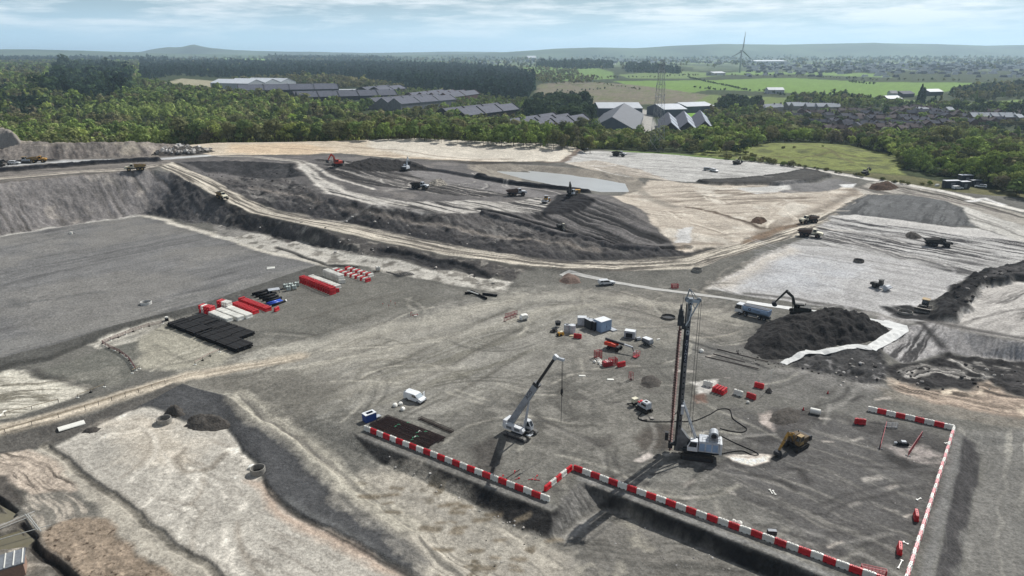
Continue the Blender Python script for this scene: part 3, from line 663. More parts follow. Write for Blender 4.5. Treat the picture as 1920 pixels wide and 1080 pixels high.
paint([(1170, 665), (1230, 720), (1240, 740), (1195, 735)], (88, 85, 80), 2, 2, .15, k=.6)
YL = ([(480, 700), (600, 652), (720, 605)], [(495, 742), (655, 672), (730, 640)], [(615, 737), (697, 702), (800, 652), (955, 580)], [(712, 750), (805, 705), (905, 652), (1000, 605)], [(835, 750), (900, 710), (980, 662)], [(560, 600), (660, 570), (760, 545)], [(520, 650), (640, 612), (790, 560)])
for k_, p in enumerate(YL): stroke(p, 1.1, (92, 89, 82), .7, .8, k=.75, seed=k_)
rt = random.Random(5)
def arcs(n, box, cols, w=(.45, .8)):
    for i in range(n):
        cx, cy = rt.uniform(box[0], box[2]), rt.uniform(box[1], box[3])
        p = at(cx, cy); a = rt.uniform(0, 6.28); cv = rt.uniform(-.09, .09); L = rt.uniform(8, 30)
        for o in (-1.0, 1.0):
            pts = []
            x, y, th = p[0] - o * math.sin(a), p[1] + o * math.cos(a), a
            for s in range(9):
                pts.append(('w', x, y)); th += cv * L / 8 * (1 + .0 * o); x += math.cos(th) * L / 8; y += math.sin(th) * L / 8
            stroke(pts, rt.uniform(*w), rt.choice(cols), .5, .5, k=rt.uniform(.35, .8), seed=i)
arcs(60, (560, 560, 1500, 1000), [(78, 76, 71), (146, 142, 131), (86, 84, 79), (78, 76, 71)], (.3, .6))
arcs(26, (1100, 760, 1750, 1020), [(68, 66, 64), (126, 123, 117), (68, 66, 64)], (.3, .6))
arcs(16, (1060, 530, 1400, 640), [(92, 89, 84), (136, 131, 120)])
for p in ([(1480, 880), (1500, 882), (1512, 905)], [(1410, 890), (1470, 905), (1488, 918)]): stroke(p, 1.0, (64, 62, 60), .7, .6)
stroke([(1290, 638), (1440, 690)], 1, (66, 65, 63), .5, .3, k=.8)
stroke([(1300, 655), (1420, 694)], .8, (66, 65, 63), .5, .3, k=.8)

arcs(26, (400, 640, 900, 760), [(104, 101, 92), (160, 155, 142), (112, 108, 99)], (.3, .6))
arcs(16, (1250, 360, 1560, 440), [(124, 113, 100), (190, 182, 168)], (.6, 1.1)); arcs(14, (1400, 480, 1720, 580), [(142, 140, 138), (150, 148, 145)], (.4, .8))
arcs(14, (700, 330, 1000, 400), [(70, 68, 67), (160, 156, 149)], (.6, 1.1)); arcs(10, (1120, 295, 1420, 330), [(126, 124, 120), (184, 182, 178)], (.7, 1.2))
for i in range(60):
    px, py = rt.uniform(1060, 1760), rt.uniform(640, 1040); p = at(px, py); r_ = rt.uniform(.4, 1.6); a_ = rt.uniform(-.6, .6)
    stroke([('w', p[0] - r_, p[1] - r_ * a_), ('w', p[0] + r_, p[1] + r_ * a_)], r_ * rt.uniform(.4, .9), rt.choice([(66, 64, 62), (72, 70, 67), (146, 141, 133), (150, 143, 134)]), .35, 1.3, k=rt.uniform(.4, .9))
for p_, w_, k_ in (([(350, 706), (480, 672), (620, 640), (800, 600), (955, 566)], 6, .55), ([(400, 728), (560, 700), (720, 662), (880, 622), (1020, 585), (1180, 560)], 5, .5), ([(430, 740), (560, 752), (700, 720), (850, 690)], 5, .4), ([(960, 560), (1100, 552), (1250, 570), (1390, 600)], 6, .45)):
    stroke(p_, w_, (147, 143, 132), 2.2, 1.6, .06, k=k_, ruts=(1.3, .35, (122, 116, 104)), seed=int(w_ * 7))
for p_, c_, w_, k_ in (([(640, 392), (760, 414), (880, 434), (1000, 452), (1120, 470)], (116, 109, 101), 2.4, .7), ([(560, 372), (640, 386), (760, 408), (880, 428)], (50, 49, 49), 2.0, .6), ([(470, 352), (540, 364), (600, 380)], (118, 111, 103), 2.2, .6), ([(430, 340), (520, 352), (590, 372)], (48, 47, 47), 1.8, .6)):
    stroke(p_, w_, c_, .9, 1.4, .2, k=k_, lump=.3)
# -- bank of the platform and the low ground
paint([(662, 812), (675, 820), (850, 890), (1033, 960), (1050, 950), (1090, 905), (1300, 985), (1545, 1082), (1740, 1160), (1560, 1140), (1431, 1079), (1156, 962), (1125, 952), (1070, 988), (1038, 1016), (985, 1002), (895, 950), (712, 866), (680, 838)], (52, 51, 50), .5, .35, .16, lump=.2)  # dark crushed stone, darkened further: the slope's shade put into its colour
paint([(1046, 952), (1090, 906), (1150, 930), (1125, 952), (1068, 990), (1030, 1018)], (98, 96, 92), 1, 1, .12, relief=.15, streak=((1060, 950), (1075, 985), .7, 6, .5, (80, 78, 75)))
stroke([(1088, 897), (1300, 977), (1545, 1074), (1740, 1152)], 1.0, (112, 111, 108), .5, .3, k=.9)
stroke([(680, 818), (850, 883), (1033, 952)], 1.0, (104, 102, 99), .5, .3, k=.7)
paint([(990, 1004), (1038, 1016), (1070, 990), (1125, 955), (1156, 964), (1431, 1080), (1560, 1140), (1600, 1300), (900, 1300), (1000, 1090)], (104, 101, 95), 1.5, 2, .14, streak=((1050, 1060), (1400, 1080), 1.4, 16, .6, (88, 86, 81)), spots=(5, .3, (126, 122, 112)), lump=.08)
paint([(1040, 1020), (1090, 985), (1130, 965), (1110, 985), (1060, 1020)], (138, 135, 128), 1, 1.4, .14, k=.7)
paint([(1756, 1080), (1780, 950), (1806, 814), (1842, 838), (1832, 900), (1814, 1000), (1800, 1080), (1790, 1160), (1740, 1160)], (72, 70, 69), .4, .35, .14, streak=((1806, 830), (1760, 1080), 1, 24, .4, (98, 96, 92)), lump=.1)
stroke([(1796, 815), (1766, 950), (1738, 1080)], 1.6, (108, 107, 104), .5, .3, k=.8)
paint([(1806, 812), (1920, 800), (2400, 930), (2400, 1300), (1790, 1200), (1800, 1080), (1814, 1000), (1834, 900), (1842, 838)], (108, 106, 101), 1.5, 1.5, .12, streak=((1880, 830), (1850, 1080), 1.6, 50, .6, (134, 131, 123)), lump=.06)
# haul track on the left
paint([(260, 752), (350, 706), (420, 690), (640, 700), (600, 780), (570, 800), (480, 790), (400, 735), (330, 722)], (100, 97, 90), 3, 4, .14, k=.8)
stroke([(-200, 860), (0, 806), (120, 776), (250, 735), (350, 705), (430, 690), (560, 668)], 4.2, (160, 150, 134), 1, .8, .08, ruts=(1.0, .5, (126, 117, 103)))
paint([(-200, 890), (0, 822), (130, 790), (262, 746), (330, 715), (345, 722), (280, 766), (150, 815), (90, 838), (0, 852), (-200, 910)], (90, 87, 82), 1, 1.4, .16, lump=.12)
# pale sand pad
paint([(95, 842), (150, 816), (262, 768), (290, 764), (345, 792), (430, 800), (455, 850), (480, 872), (495, 905), (540, 950), (640, 1010), (790, 1092), (980, 1200), (900, 1400), (480, 1400), (430, 1100), (350, 1040), (270, 975), (180, 908)], (158, 153, 143), 1, 1.2, .07, streak=((130, 850), (480, 1040), 1.1, 10, .42, (142, 136, 126)), spots=(4.5, .22, (190, 184, 172)), lump=.05)
paint([(180, 800), (300, 790), (400, 830), (350, 880), (220, 850)], (182, 172, 156), 4, 4, .06, k=.5, streak=((200, 850), (330, 830), .9, 12, .6, (150, 141, 126)))
paint([(497, 905), (540, 950), (640, 1010), (790, 1092), (730, 1080), (600, 1020), (520, 960), (470, 905)], (160, 142, 126), 1.5, 1.5, .08, k=.8)
arcs(8, (180, 820, 460, 1000), [(138, 130, 118), (190, 184, 172)])
stroke([(350, 842), (330, 860), (345, 885), (395, 880), (420, 850)], 1.1, (128, 120, 108), .6, .6, k=.7)
stroke([(85, 836), (180, 906), (270, 973), (350, 1038), (430, 1094), (520, 1170)], 1.9, (98, 94, 86), .7, .8, .14, dz=-.35)
paint([(60, 845), (85, 838), (180, 910), (270, 977), (350, 1042), (430, 1098), (330, 1098), (260, 1030), (200, 975), (150, 920)], (152, 146, 134), 1.2, 1.5, .1, lump=.06)
paint([(-200, 870), (0, 850), (60, 842), (120, 880), (150, 915), (120, 925), (60, 930), (0, 905), (-200, 900)], (160, 148, 134), 1, 1.5, .08, streak=((0, 862), (110, 920), .9, 10, 1.0, (72, 66, 60)), lump=.2)
paint([(-100, 905), (0, 900), (50, 935), (60, 955), (0, 950), (-100, 950)], (82, 78, 73), 1.2, 2, .2, lump=.25)
paint([(50, 930), (120, 915), (150, 930), (190, 980), (130, 985), (80, 1005), (50, 985)], (112, 108, 100), 1, 1.5, .12, streak=((110, 920), (170, 980), 1, 8, .7, (150, 142, 130)), lump=.15)
paint([(75, 1010), (100, 990), (150, 968), (205, 972), (260, 1030), (330, 1090), (360, 1200), (150, 1200), (120, 1060)], (128, 115, 100), 1, 1.5, .25, spots=(.8, .16, (74, 62, 52)), lump=.35)
paint([(75, 1012), (100, 1035), (130, 1080), (190, 1200), (150, 1200), (80, 1040)], (168, 152, 134), .8, 1.2, .12)
paint([(-100, 960), (0, 945), (50, 985), (80, 1010), (130, 1080), (160, 1200), (-100, 1200)], (104, 99, 91), 1, 1.2, .2, spots=(1.5, .35, (130, 124, 114)), lump=.15)
stroke([(62, 1020), (95, 1050), (135, 1090), (180, 1150)], 1.8, (48, 45, 42), .6, .6, dz=-1.0)
stroke([(-20, 928), (28, 960)], 1.4, (52, 49, 46), .5, .5, dz=-.8); stroke([(38, 985), (68, 1010)], 1.2, (52, 49, 46), .5, .5, dz=-.6)
paint([(-60, 950), (0, 950), (32, 966), (10, 980), (-60, 990)], (92, 88, 78), .5, .3, dz=-.7)
paint([(-60, 1008), (0, 1002), (35, 990), (62, 1012), (50, 1024), (5, 1030), (-60, 1040)], (92, 88, 78), .5, .3, dz=-.7)
# dark surfaced road and its pale track
paint([(262, 765), (345, 720), (420, 745), (500, 790), (580, 850), (650, 905), (760, 990), (900, 1090), (1000, 1200), (850, 1200), (795, 1086), (640, 1005), (548, 950), (503, 915), (490, 878), (458, 850), (430, 800), (345, 792), (290, 766)], (74, 74, 74), .5, .6, .10, dz=.35, lump=.03)
paint([(640, 920), (700, 880), (780, 880), (880, 945), (985, 1003), (1060, 1060), (1100, 1200), (900, 1200), (800, 1085), (720, 1000)], (152, 146, 134), 3, 3, .09, streak=((690, 900), (900, 1080), 1.4, 30, .5, (114, 110, 102)), spots=(3.4, .12, (112, 104, 90)), lump=.05)
stroke([(440, 745), (500, 785), (560, 830), (620, 880), (680, 925), (760, 990)], 4.2, (150, 145, 132), 1.6, 1.2, .08, ruts=(1.0, .5, (116, 112, 104)))
stroke([(540, 935), (600, 970), (690, 1030), (800, 1095)], 1.0, (96, 96, 94), .7, .8, k=.6)
stroke([(645, 930), (720, 1000), (800, 1060)], 1.4, (88, 87, 85), .8, 1, k=.7)
stroke([(760, 930), (900, 1010), (1000, 1090)], 4, (120, 117, 110), 2, 2, k=.5)
stroke([(498, 905), (506, 925), (548, 958), (640, 1012), (795, 1094)], .9, (52, 50, 48), .4, .4, k=.8)  # shade under the road's raised edge, painted as a thin dark line
for i in range(46):
    px, py = rt.uniform(650, 1050), rt.uniform(880, 1080)
    if (py - 880) < (px - 700) * .36 - 8 or py > 880 + (px - 620) * .9: continue
    p = at(px, py); r_ = rt.uniform(.5, 1.3)
    stroke([('w', p[0] - r_, p[1]), ('w', p[0] + r_, p[1] + rt.uniform(-.4, .4))], r_ * 1.1, (112, 102, 86), .35, .9, k=.75)

# ---------------------------------------------------------------- the sheet itself
LUMPN = fbm(GX / 2.6, GY / 2.6, 4, 61, .6) * .9 + np.abs(fbm(GX / 7, GY / 7, 3, 71)) * .8
site = np.clip((600 - GY) / 60, 0, 1)
GZ[:] = GZ + DZ + LUMP * LUMPN * site * 1.1 + .12 * fbm(GX / 22, GY / 22, 2, 81) * site

def np_mesh(name, co, quads, smooth=True, tris=None):
    me = bpy.data.meshes.new(name)
    me.vertices.add(len(co)); me.vertices.foreach_set('co', np.ascontiguousarray(co, np.float32).ravel())
    nq = len(quads); n = 4
    me.loops.add(nq * n); me.loops.foreach_set('vertex_index', np.ascontiguousarray(quads, np.int32).ravel())
    me.polygons.add(nq); me.polygons.foreach_set('loop_start', np.arange(0, nq * n, n, dtype=np.int32))
    me.polygons.foreach_set('loop_total', np.full(nq, n, np.int32))
    if smooth: me.polygons.foreach_set('use_smooth', np.ones(nq, bool))
    me.update(calc_edges=True)
    return me

def color_attr(me, name, rgb):
    a = me.color_attributes.new(name, 'FLOAT_COLOR', 'POINT')
    c = np.ones((len(rgb), 4), np.float32); c[:, :3] = rgb
    a.data.foreach_set('color', c.ravel())

idx = np.arange(NR * NU, dtype=np.int32).reshape(NR, NU)
quads = np.stack([idx[:-1, :-1], idx[:-1, 1:], idx[1:, 1:], idx[1:, :-1]], -1).reshape(-1, 4)
gme = np_mesh('ground', np.stack([GX, GY, GZ], -1).reshape(-1, 3), quads)
# coarse grain of the soil itself: stones, clods and dust at the size of the mesh, and firmer contrast between neighbouring soils
def box(a, r):
    for ax in (0, 1):
        c = np.cumsum(np.pad(a, [(r + 1, r) if k == ax else (0, 0) for k in (0, 1)], mode='edge'), axis=ax)
        a = (np.take(c, range(2 * r + 1, c.shape[ax]), ax) - np.take(c, range(0, c.shape[ax] - 2 * r - 1), ax)) / (2 * r + 1)
    return a
LUM = AL.mean(-1).astype(np.float64)
SITE2 = np.clip((560 - GY) / 80, 0, 1)
rat = LUM / np.maximum(box(LUM, 11), 1e-3)
CLOD = fbm(GX / .9, GY / .9, 3, 55, .7); PATCH = np.clip(.5 + fbm(GX / 14, GY / 14, 3, 57), .15, 1.2)
gr = np.random.default_rng(9).normal(size=LUM.shape)
AL *= (np.clip(rat, .5, 1.8) ** (.42 * SITE2) * np.exp(SITE2 * (.08 * gr + .26 * CLOD * PATCH)))[..., None].astype(np.float32)
AL = np.clip(AL, .01, .62)
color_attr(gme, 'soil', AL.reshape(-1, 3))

def new_mat(name):
    m = bpy.data.materials.new(name); m.use_nodes = True
    return m, m.node_tree, m.node_tree.nodes['Principled BSDF']

def link(nt, a, b): nt.links.new(a, b)

gm, gnt, gb = new_mat('soil')
gb.inputs['Roughness'].default_value = .95
gb.inputs['Specular IOR Level'].default_value = .08
va = gnt.nodes.new('ShaderNodeVertexColor'); va.layer_name = 'soil'
geo = gnt.nodes.new('ShaderNodeNewGeometry')
n1 = gnt.nodes.new('ShaderNodeTexNoise'); n1.inputs['Scale'].default_value = 1.6; n1.inputs['Detail'].default_value = 5; n1.inputs['Roughness'].default_value = .68
n2 = gnt.nodes.new('ShaderNodeTexNoise'); n2.inputs['Scale'].default_value = .12; n2.inputs['Detail'].default_value = 5; n2.inputs['Roughness'].default_value = .6
link(gnt, geo.outputs['Position'], n1.inputs['Vector']); link(gnt, geo.outputs['Position'], n2.inputs['Vector'])
r1 = gnt.nodes.new('ShaderNodeMapRange'); r1.inputs['From Min'].default_value = .25; r1.inputs['From Max'].default_value = .75; r1.inputs['To Min'].default_value = .58; r1.inputs['To Max'].default_value = 1.42
link(gnt, n1.outputs[0], r1.inputs['Value'])
r2 = gnt.nodes.new('ShaderNodeMapRange'); r2.inputs['From Min'].default_value = .3; r2.inputs['From Max'].default_value = .7; r2.inputs['To Min'].default_value = .86; r2.inputs['To Max'].default_value = 1.14
link(gnt, n2.outputs[0], r2.inputs['Value'])
mm = gnt.nodes.new('ShaderNodeMath'); mm.operation = 'MULTIPLY'; link(gnt, r1.outputs[0], mm.inputs[0]); link(gnt, r2.outputs[0], mm.inputs[1])
vm = gnt.nodes.new('ShaderNodeVectorMath'); vm.operation = 'SCALE'; link(gnt, va.outputs[0], vm.inputs[0]); link(gnt, mm.outputs[0], vm.inputs['Scale'])
link(gnt, vm.outputs[0], gb.inputs['Base Color'])
bp = gnt.nodes.new('ShaderNodeBump'); bp.inputs['Strength'].default_value = .8; bp.inputs['Distance'].default_value = .3
link(gnt, n1.outputs[0], bp.inputs['Height']); link(gnt, bp.outputs[0], gb.inputs['Normal'])
gme.materials.append(gm)
go = bpy.data.objects.new('ground', gme); COL.objects.link(go); go['kind'] = 'structure'
# ---------------------------------------------------------------- far hills
def ridge(name, pts, dist, depth, seed, color):
    us = np.linspace(-1.25, 1.25, 420)
    pxs = 960 + us * F_PX
    py = np.interp(pxs, [p[0] for p in pts], [p[1] for p in pts])
    py = py + .9 * fbm(us * 14, us * 0 + seed, 4, seed)
    n = 26
    t = np.linspace(-1, 1, n)
    y = dist + t[:, None] * depth + 0 * us[None, :]
    prof = np.clip(1 - np.abs(t) ** 1.5, 0, 1)
    zc = 70 + (105 - py) / F_PX * dist * 1.02
    base = 30.0
    z = base + (zc[None, :] - base) * prof[:, None]
    z = z + fbm(us[None, :] * 26 + seed, t[:, None] * 3, 4, seed + 1) * 26 * (prof * (1 - prof) * 4)[:, None]
    x = us[None, :] * dist * (1 + t[:, None] * depth / dist)
    idx = np.arange(n * len(us)).reshape(n, -1)
    q = np.stack([idx[:-1, :-1], idx[:-1, 1:], idx[1:, 1:], idx[1:, :-1]], -1).reshape(-1, 4)
    me = np_mesh(name, np.stack([x, y, z], -1).reshape(-1, 3), q)
    m, t_, b = new_mat(name)
    b.inputs['Roughness'].default_value = 1; b.inputs['Specular IOR Level'].default_value = 0
    g = t_.nodes.new('ShaderNodeNewGeometry'); nn = t_.nodes.new('ShaderNodeTexNoise'); nn.inputs['Scale'].default_value = .0016; nn.inputs['Detail'].default_value = 6
    cr = t_.nodes.new('ShaderNodeValToRGB'); cr.color_ramp.elements[0].position = .38; cr.color_ramp.elements[1].position = .62
    cr.color_ramp.elements[0].color = (*lin(color), 1); cr.color_ramp.elements[1].color = (*lin([c * 1.35 for c in color]), 1)
    link(t_, g.outputs['Position'], nn.inputs['Vector']); link(t_, nn.outputs[0], cr.inputs[0]); link(t_, cr.outputs[0], b.inputs['Base Color'])
    me.materials.append(m)
    o = bpy.data.objects.new(name, me); COL.objects.link(o); o['kind'] = 'structure'
    return o
ridge('hills', [(-700, 97), (0, 96), (60, 94), (200, 96), (330, 101), (700, 104), (900, 101), (980, 97), (1040, 93), (1100, 91), (1180, 92), (1240, 88), (1330, 85), (1450, 86), (1600, 84), (1720, 86), (1800, 88), (1920, 86), (2400, 88), (2700, 92)], 9800, 1500, 3, (62, 70, 50))
ridge('hills', [(-700, 101), (100, 98), (300, 99), (325, 94), (350, 91), (372, 91), (385, 88.5), (396, 86), (408, 89), (428, 92.5), (470, 95.5), (560, 98), (700, 99), (900, 98), (1100, 99), (1500, 98), (2700, 100)], 11800, 1200, 8, (60, 66, 52))

# ---------------------------------------------------------------- the air: one closed box of thin haze
hm = bpy.data.materials.new('haze'); hm.use_nodes = True
hn = hm.node_tree; hn.nodes.clear()
ho = hn.nodes.new('ShaderNodeOutputMaterial'); pv = hn.nodes.new('ShaderNodeVolumePrincipled')
pv.inputs['Color'].default_value = (.64, .83, 1.0, 1); pv.inputs['Density'].default_value = 6.6e-5; pv.inputs['Anisotropy'].default_value = .35
hn.links.new(pv.outputs[0], ho.inputs['Volume'])
bm = bmesh.new(); bmesh.ops.create_cube(bm, size=1)
for v in bm.verts: v.co = Vector((v.co.x * 60000, 10500 + v.co.y * 25000, 130 + v.co.z * 300))
hme = bpy.data.meshes.new('haze'); bm.to_mesh(hme); bm.free(); hme.materials.append(hm)
hz = bpy.data.objects.new('haze', hme); COL.objects.link(hz); hz['kind'] = 'stuff'
# ---------------------------------------------------------------- sheds, warehouses, village, pylon and turbine beyond the site
M_ROOFD = mat('dark_slate_roof', (84, 86, 96), .8, 0, .2, .2, .3)
M_BRICKD = mat('dark_brick_wall', (62, 60, 62), .9, 0, .1, .2, .4)
M_WALLG = mat('grey_render_wall', (120, 122, 124), .9, 0, .1, .15, .3)
M_WHITE_R = mat('white_sheet_roof', (182, 186, 190), .6, 0, .3, .08, .2)
M_WHITE_W = mat('white_sheet_wall', (176, 180, 184), .7, 0, .3, .08, .2)
M_GREY_R = mat('grey_sheet_roof', (88, 91, 96), .7, 0, .3, .12, .2)
M_SLATE_W = mat('blue_grey_wall', (88, 96, 106), .8, 0, .2, .1, .3)
M_PANEL = mat('pale_roof_panel', (150, 158, 168), .5, 0, .4, .05, .4)
FOOT = []     # footprints kept clear of trees

def gable(wm, rm, L, w, hw, hr, ox=0.0, oy=0.0, over=.6):
    """shed body: ridge along x from 0 to L, width along y from 0 to w"""
    wm.prism([(oy, -6), (oy + w, -6), (oy + w, hw), (oy + w / 2, hw + hr - .15), (oy, hw)], ox, ox + L, 'x')
    t = .3
    k = hr / (w / 2)
    rm.prism([(oy - over, hw - over * k + .05), (oy + w / 2, hw + hr + .05), (oy + w + over, hw - over * k + .05), (oy + w + over, hw - over * k + t), (oy + w / 2, hw + hr + t), (oy - over, hw - over * k + t)], ox - .4, ox + L + .4, 'x')

def warehouse(name, label, pa, pb, w, hw, hr, n=1, side=1, units=1, wall=M_BRICKD, roof=M_ROOFD, parapet=True, group=None, cat='warehouse', rows=True):
    """pa -> pb: ground pixels of the long side nearest the camera; further gables stack away from it"""
    a, b = at(*pa), at(*pb)
    L = math.hypot(b[0] - a[0], b[1] - a[1]); th = math.atan2(b[1] - a[1], b[0] - a[0])
    t = thing(name, label, cat, (a[0], a[1], min(a[2], b[2])), th, group)
    ro = []
    for i in range(n):
        wm, rm = MB(), MB()
        oy = (i * (w + .02)) if side > 0 else -(i + 1) * (w + .02)
        gable(wm, rm, L, w, hw, hr, 0, oy)
        wm.build('wall', wall, t); ro.append(rm.build('roof', roof, t))
        if parapet and units > 1:
            for k in range(units + 1):
                pm = MB(); x = k * L / units
                pm.prism([(oy - .8, hw - .8), (oy + w / 2, hw + hr + .25), (oy + w + .8, hw - .8), (oy + w + .8, hw + .6), (oy + w / 2, hw + hr + 1.3), (oy - .8, hw + .6)], x - .45, x + .45, 'x')
                pm.build('fire_wall', wall, t)
    if side > 0: y0, y1 = -6, n * w + 6
    else: y0, y1 = -n * w - 6, 6
    FOOT.append((a[0], a[1], th, -6, L + 6, y0, y1))
    return t

GW = 'brick warehouses with dark pitched roofs among the trees'
warehouse('warehouse', 'long row of dark roofed brick warehouses directly in front of the white factory shed', (448, 179), (636, 176), 34, 9, 8, 2, 1, 4, group=GW)
warehouse('warehouse', 'low dark roofed warehouse row standing between the white factory and the trees below it', (560, 191), (746, 186), 28, 7, 7, 2, 1, 5, group=GW)
warehouse('warehouse', 'grey walled warehouse row with paler front wall, among trees left of the twin gabled one', (752, 208), (856, 197), 22, 9, 6, 3, 1, 3, wall=M_WALLG, group=GW)
warehouse('warehouse', 'twin gabled dark warehouse of three units half hidden by treetops', (872, 229), (974, 215), 21, 7, 6.5, 2, 1, 3, group=GW)
warehouse('warehouse', 'triple gabled dark warehouse nearest to the big grey shed', (1014, 253), (1107, 238), 17, 7, 5.5, 3, 1, 3, group=GW)
warehouse('warehouse', 'small dark gabled warehouse against the black conifer plantation', (842, 192), (900, 183), 20, 7, 6, 4, 1, 2, wall=mat('red_brick_wall', (96, 74, 70), .9, 0, .1, .2, .4), group=GW)
warehouse('warehouse', 'dark low gabled warehouse right of the flat canopy by the white factory', (714, 178), (762, 172), 26, 7, 6, 2, 1, 2, group=GW)
warehouse('factory_shed', 'big white factory shed with three gables behind the dark warehouses', (556, 166), (488, 163), 44, 14, 7, 3, 1, 1, wall=M_WHITE_W, roof=M_WHITE_R, parapet=False, cat='factory')
warehouse('canopy_shed', 'long low pale roofed canopy beside the white factory', (634, 174), (686, 173), 16, 5, 1, 1, 1, 1, wall=M_BRICKD, roof=M_WHITE_R, parapet=False, cat='shed')
warehouse('grey_shed', 'big wide grey sheet metal shed with a low pitched roof beside the pylon', (1194, 251), (1206, 222), 46, 5, 12, 1, 1, 1, wall=M_SLATE_W, roof=M_GREY_R, parapet=False, cat='shed')
warehouse('white_roofed_shed', 'white roofed shed directly behind the big grey shed', (1122, 219), (1204, 219), 60, 10, 5, 1, 1, 1, wall=M_SLATE_W, roof=M_WHITE_R, parapet=False, cat='shed')
warehouse('white_roofed_shed', 'white roofed shed with a dark long wall right of the pylon', (1244, 220), (1287, 219), 46, 9, 5, 1, 1, 1, wall=M_SLATE_W, roof=M_WHITE_R, parapet=False, cat='shed')
warehouse('white_roofed_shed', 'narrow low extension shed running behind the white roofed shed right of the pylon', (1287, 212), (1338, 210), 40, 8, 4, 1, 1, 1, wall=M_SLATE_W, roof=M_WHITE_R, parapet=False, cat='shed')
for (p, q, w, lb) in (((1277, 256), (1268, 236), 19, 'first of three dark gabled sheds right of the pylon, closest to it'), ((1308, 254), (1297, 233), 19, 'middle one of three dark gabled sheds right of the pylon'), ((1338, 252), (1325, 231), 17, 'last of three dark gabled sheds right of the pylon, touching the trees')):
    t = warehouse('dark_gabled_shed', lb, p, q, w, 6, 8, 1, 1, 1, wall=M_BRICKD, roof=M_ROOFD, parapet=False, group='three dark sheds by the pylon', cat='shed')
    a, b = at(*p), at(*q); L = math.hypot(b[0] - a[0], b[1] - a[1])
    for k in range(3):
        pm = MB(); x0, x1 = L * (.04 + k * .33), L * (.30 + k * .33); s_ = 8 / (w / 2)
        pm.add([(x0, .6, 6.5 + .6 * s_), (x1, .6, 6.5 + .6 * s_), (x1, w / 2 - .8, 6.5 + (w / 2 - .8) * s_), (x0, w / 2 - .8, 6.5 + (w / 2 - .8) * s_), (x0, .6, 6.1 + .6 * s_), (x1, .6, 6.1 + .6 * s_), (x1, w / 2 - .8, 6.1 + (w / 2 - .8) * s_), (x0, w / 2 - .8, 6.1 + (w / 2 - .8) * s_)], [(0, 1, 2, 3), (4, 7, 6, 5), (0, 4, 5, 1), (1, 5, 6, 2), (2, 6, 7, 3), (3, 7, 4, 0)])
        pm.build('roof_panel', M_PANEL, t)

# farm buildings
for (p, q, w, h, lb, wl, rf) in (
    ((1440, 176), (1470, 176), 22, 7, 'long pale farm shed below the bright green fields', M_WHITE_W, M_WHITE_R),
    ((1669, 183), (1682, 183), 14, 7, 'white farmhouse with two dark windows by the lower field', M_WHITE_W, M_GREY_R),
    ((1692, 183), (1714, 182), 18, 6, 'long dark farm shed beside the white farmhouse', M_BRICKD, M_ROOFD),
    ((1742, 180), (1768, 179), 22, 7, 'dark barn with a white roof at the edge of the lower field', M_BRICKD, M_WHITE_R),
    ((1664, 193), (1691, 192), 20, 6, 'low white roofed barn in front of the tall dark spruce', M_BRICKD, M_WHITE_R),
    ((1338, 142), (1360, 141), 30, 8, 'small white farmhouse ringed by trees near the turbine', M_WHITE_W, M_WHITE_R)):
    warehouse('farm_building', lb, p, q, w, h, 4, 1, 1, 1, wall=wl, roof=rf, parapet=False, cat='farm building')

# village houses
HR = [mat('slate_house_roof', (70, 70, 80), .85, 0, .1, .2, .5), mat('brown_house_roof', (84, 74, 74), .85, 0, .1, .2, .5), mat('pale_house_roof', (150, 154, 160), .8, 0, .2, .1, .5)]
HW = [mat('pale_house_wall', (150, 146, 140), .9, 0, .1, .1, .5), mat('brick_house_wall', (104, 86, 80), .9, 0, .1, .1, .5)]
M_CHIM = mat('chimney_brick', (92, 78, 72), .9)
hrnd = random.Random(11)
def house(px, py, rz, L, w, h, r, wl, label, group):
    p = at(px, py)
    t = thing('house', label, 'house', (p[0], p[1], ground(p[0], p[1])), rz, group)
    wm, rm = MB(), MB(); gable(wm, rm, L, w, h, w * .36, -L / 2, -w / 2, .4)
    wm.build('wall', HW[wl], t); ro = rm.build('roof', HR[r], t)
    cm = MB(); cm.box((L * .42, 0, h + w * .36 + .5), (1.0, 1.6, 2.0)); cm.build('chimney', M_CHIM, ro)
    FOOT.append((p[0], p[1], rz, -L / 2 - 1.5, L / 2 + 1.5, -w / 2 - 1.5, w / 2 + 1.5))
GV = 'dark roofed houses of the village estate'
n_ = 0
for row, (x0, y0, x1, y1, n, r) in enumerate(((1490, 226, 1560, 224, 5, 0), (1500, 234, 1600, 236, 6, 0), (1560, 216, 1640, 214, 6, 1), (1575, 224, 1650, 222, 6, 0), (1590, 231, 1660, 231, 6, 0), (1640, 228, 1700, 228, 5, 0), (1665, 219, 1770, 216, 9, 0), (1660, 212, 1740, 210, 6, 1), (1690, 234, 1760, 232, 6, 0), (1770, 226, 1850, 224, 6, 0), (1620, 242, 1690, 242, 5, 0), (1740, 222, 1800, 221, 4, 0), (1560, 240, 1640, 244, 6, 0), (1640, 249, 1720, 249, 6, 1), (1700, 241, 1790, 239, 6, 0), (1800, 236, 1880, 233, 5, 0), (1480, 219, 1540, 217, 5, 1), (1850, 219, 1930, 216, 5, 1), (1540, 250, 1600, 254, 4, 1))):
    for k in range(n):
        u = (k + .5) / n
        house(x0 + (x1 - x0) * u + hrnd.uniform(-5, 5), y0 + (y1 - y0) * u + hrnd.uniform(-3, 3), hrnd.choice((.1, .35, 1.2, -.5)) + hrnd.uniform(-.25, .25), hrnd.uniform(9, 14), hrnd.uniform(7, 8.6), hrnd.uniform(4.4, 5.6), r if hrnd.random() < .8 else 1, hrnd.choice((0, 1, 1)), 'dark roofed house packed into the village estate right of the sheds', GV)
GT = 'pale roofed houses along the upper village street'
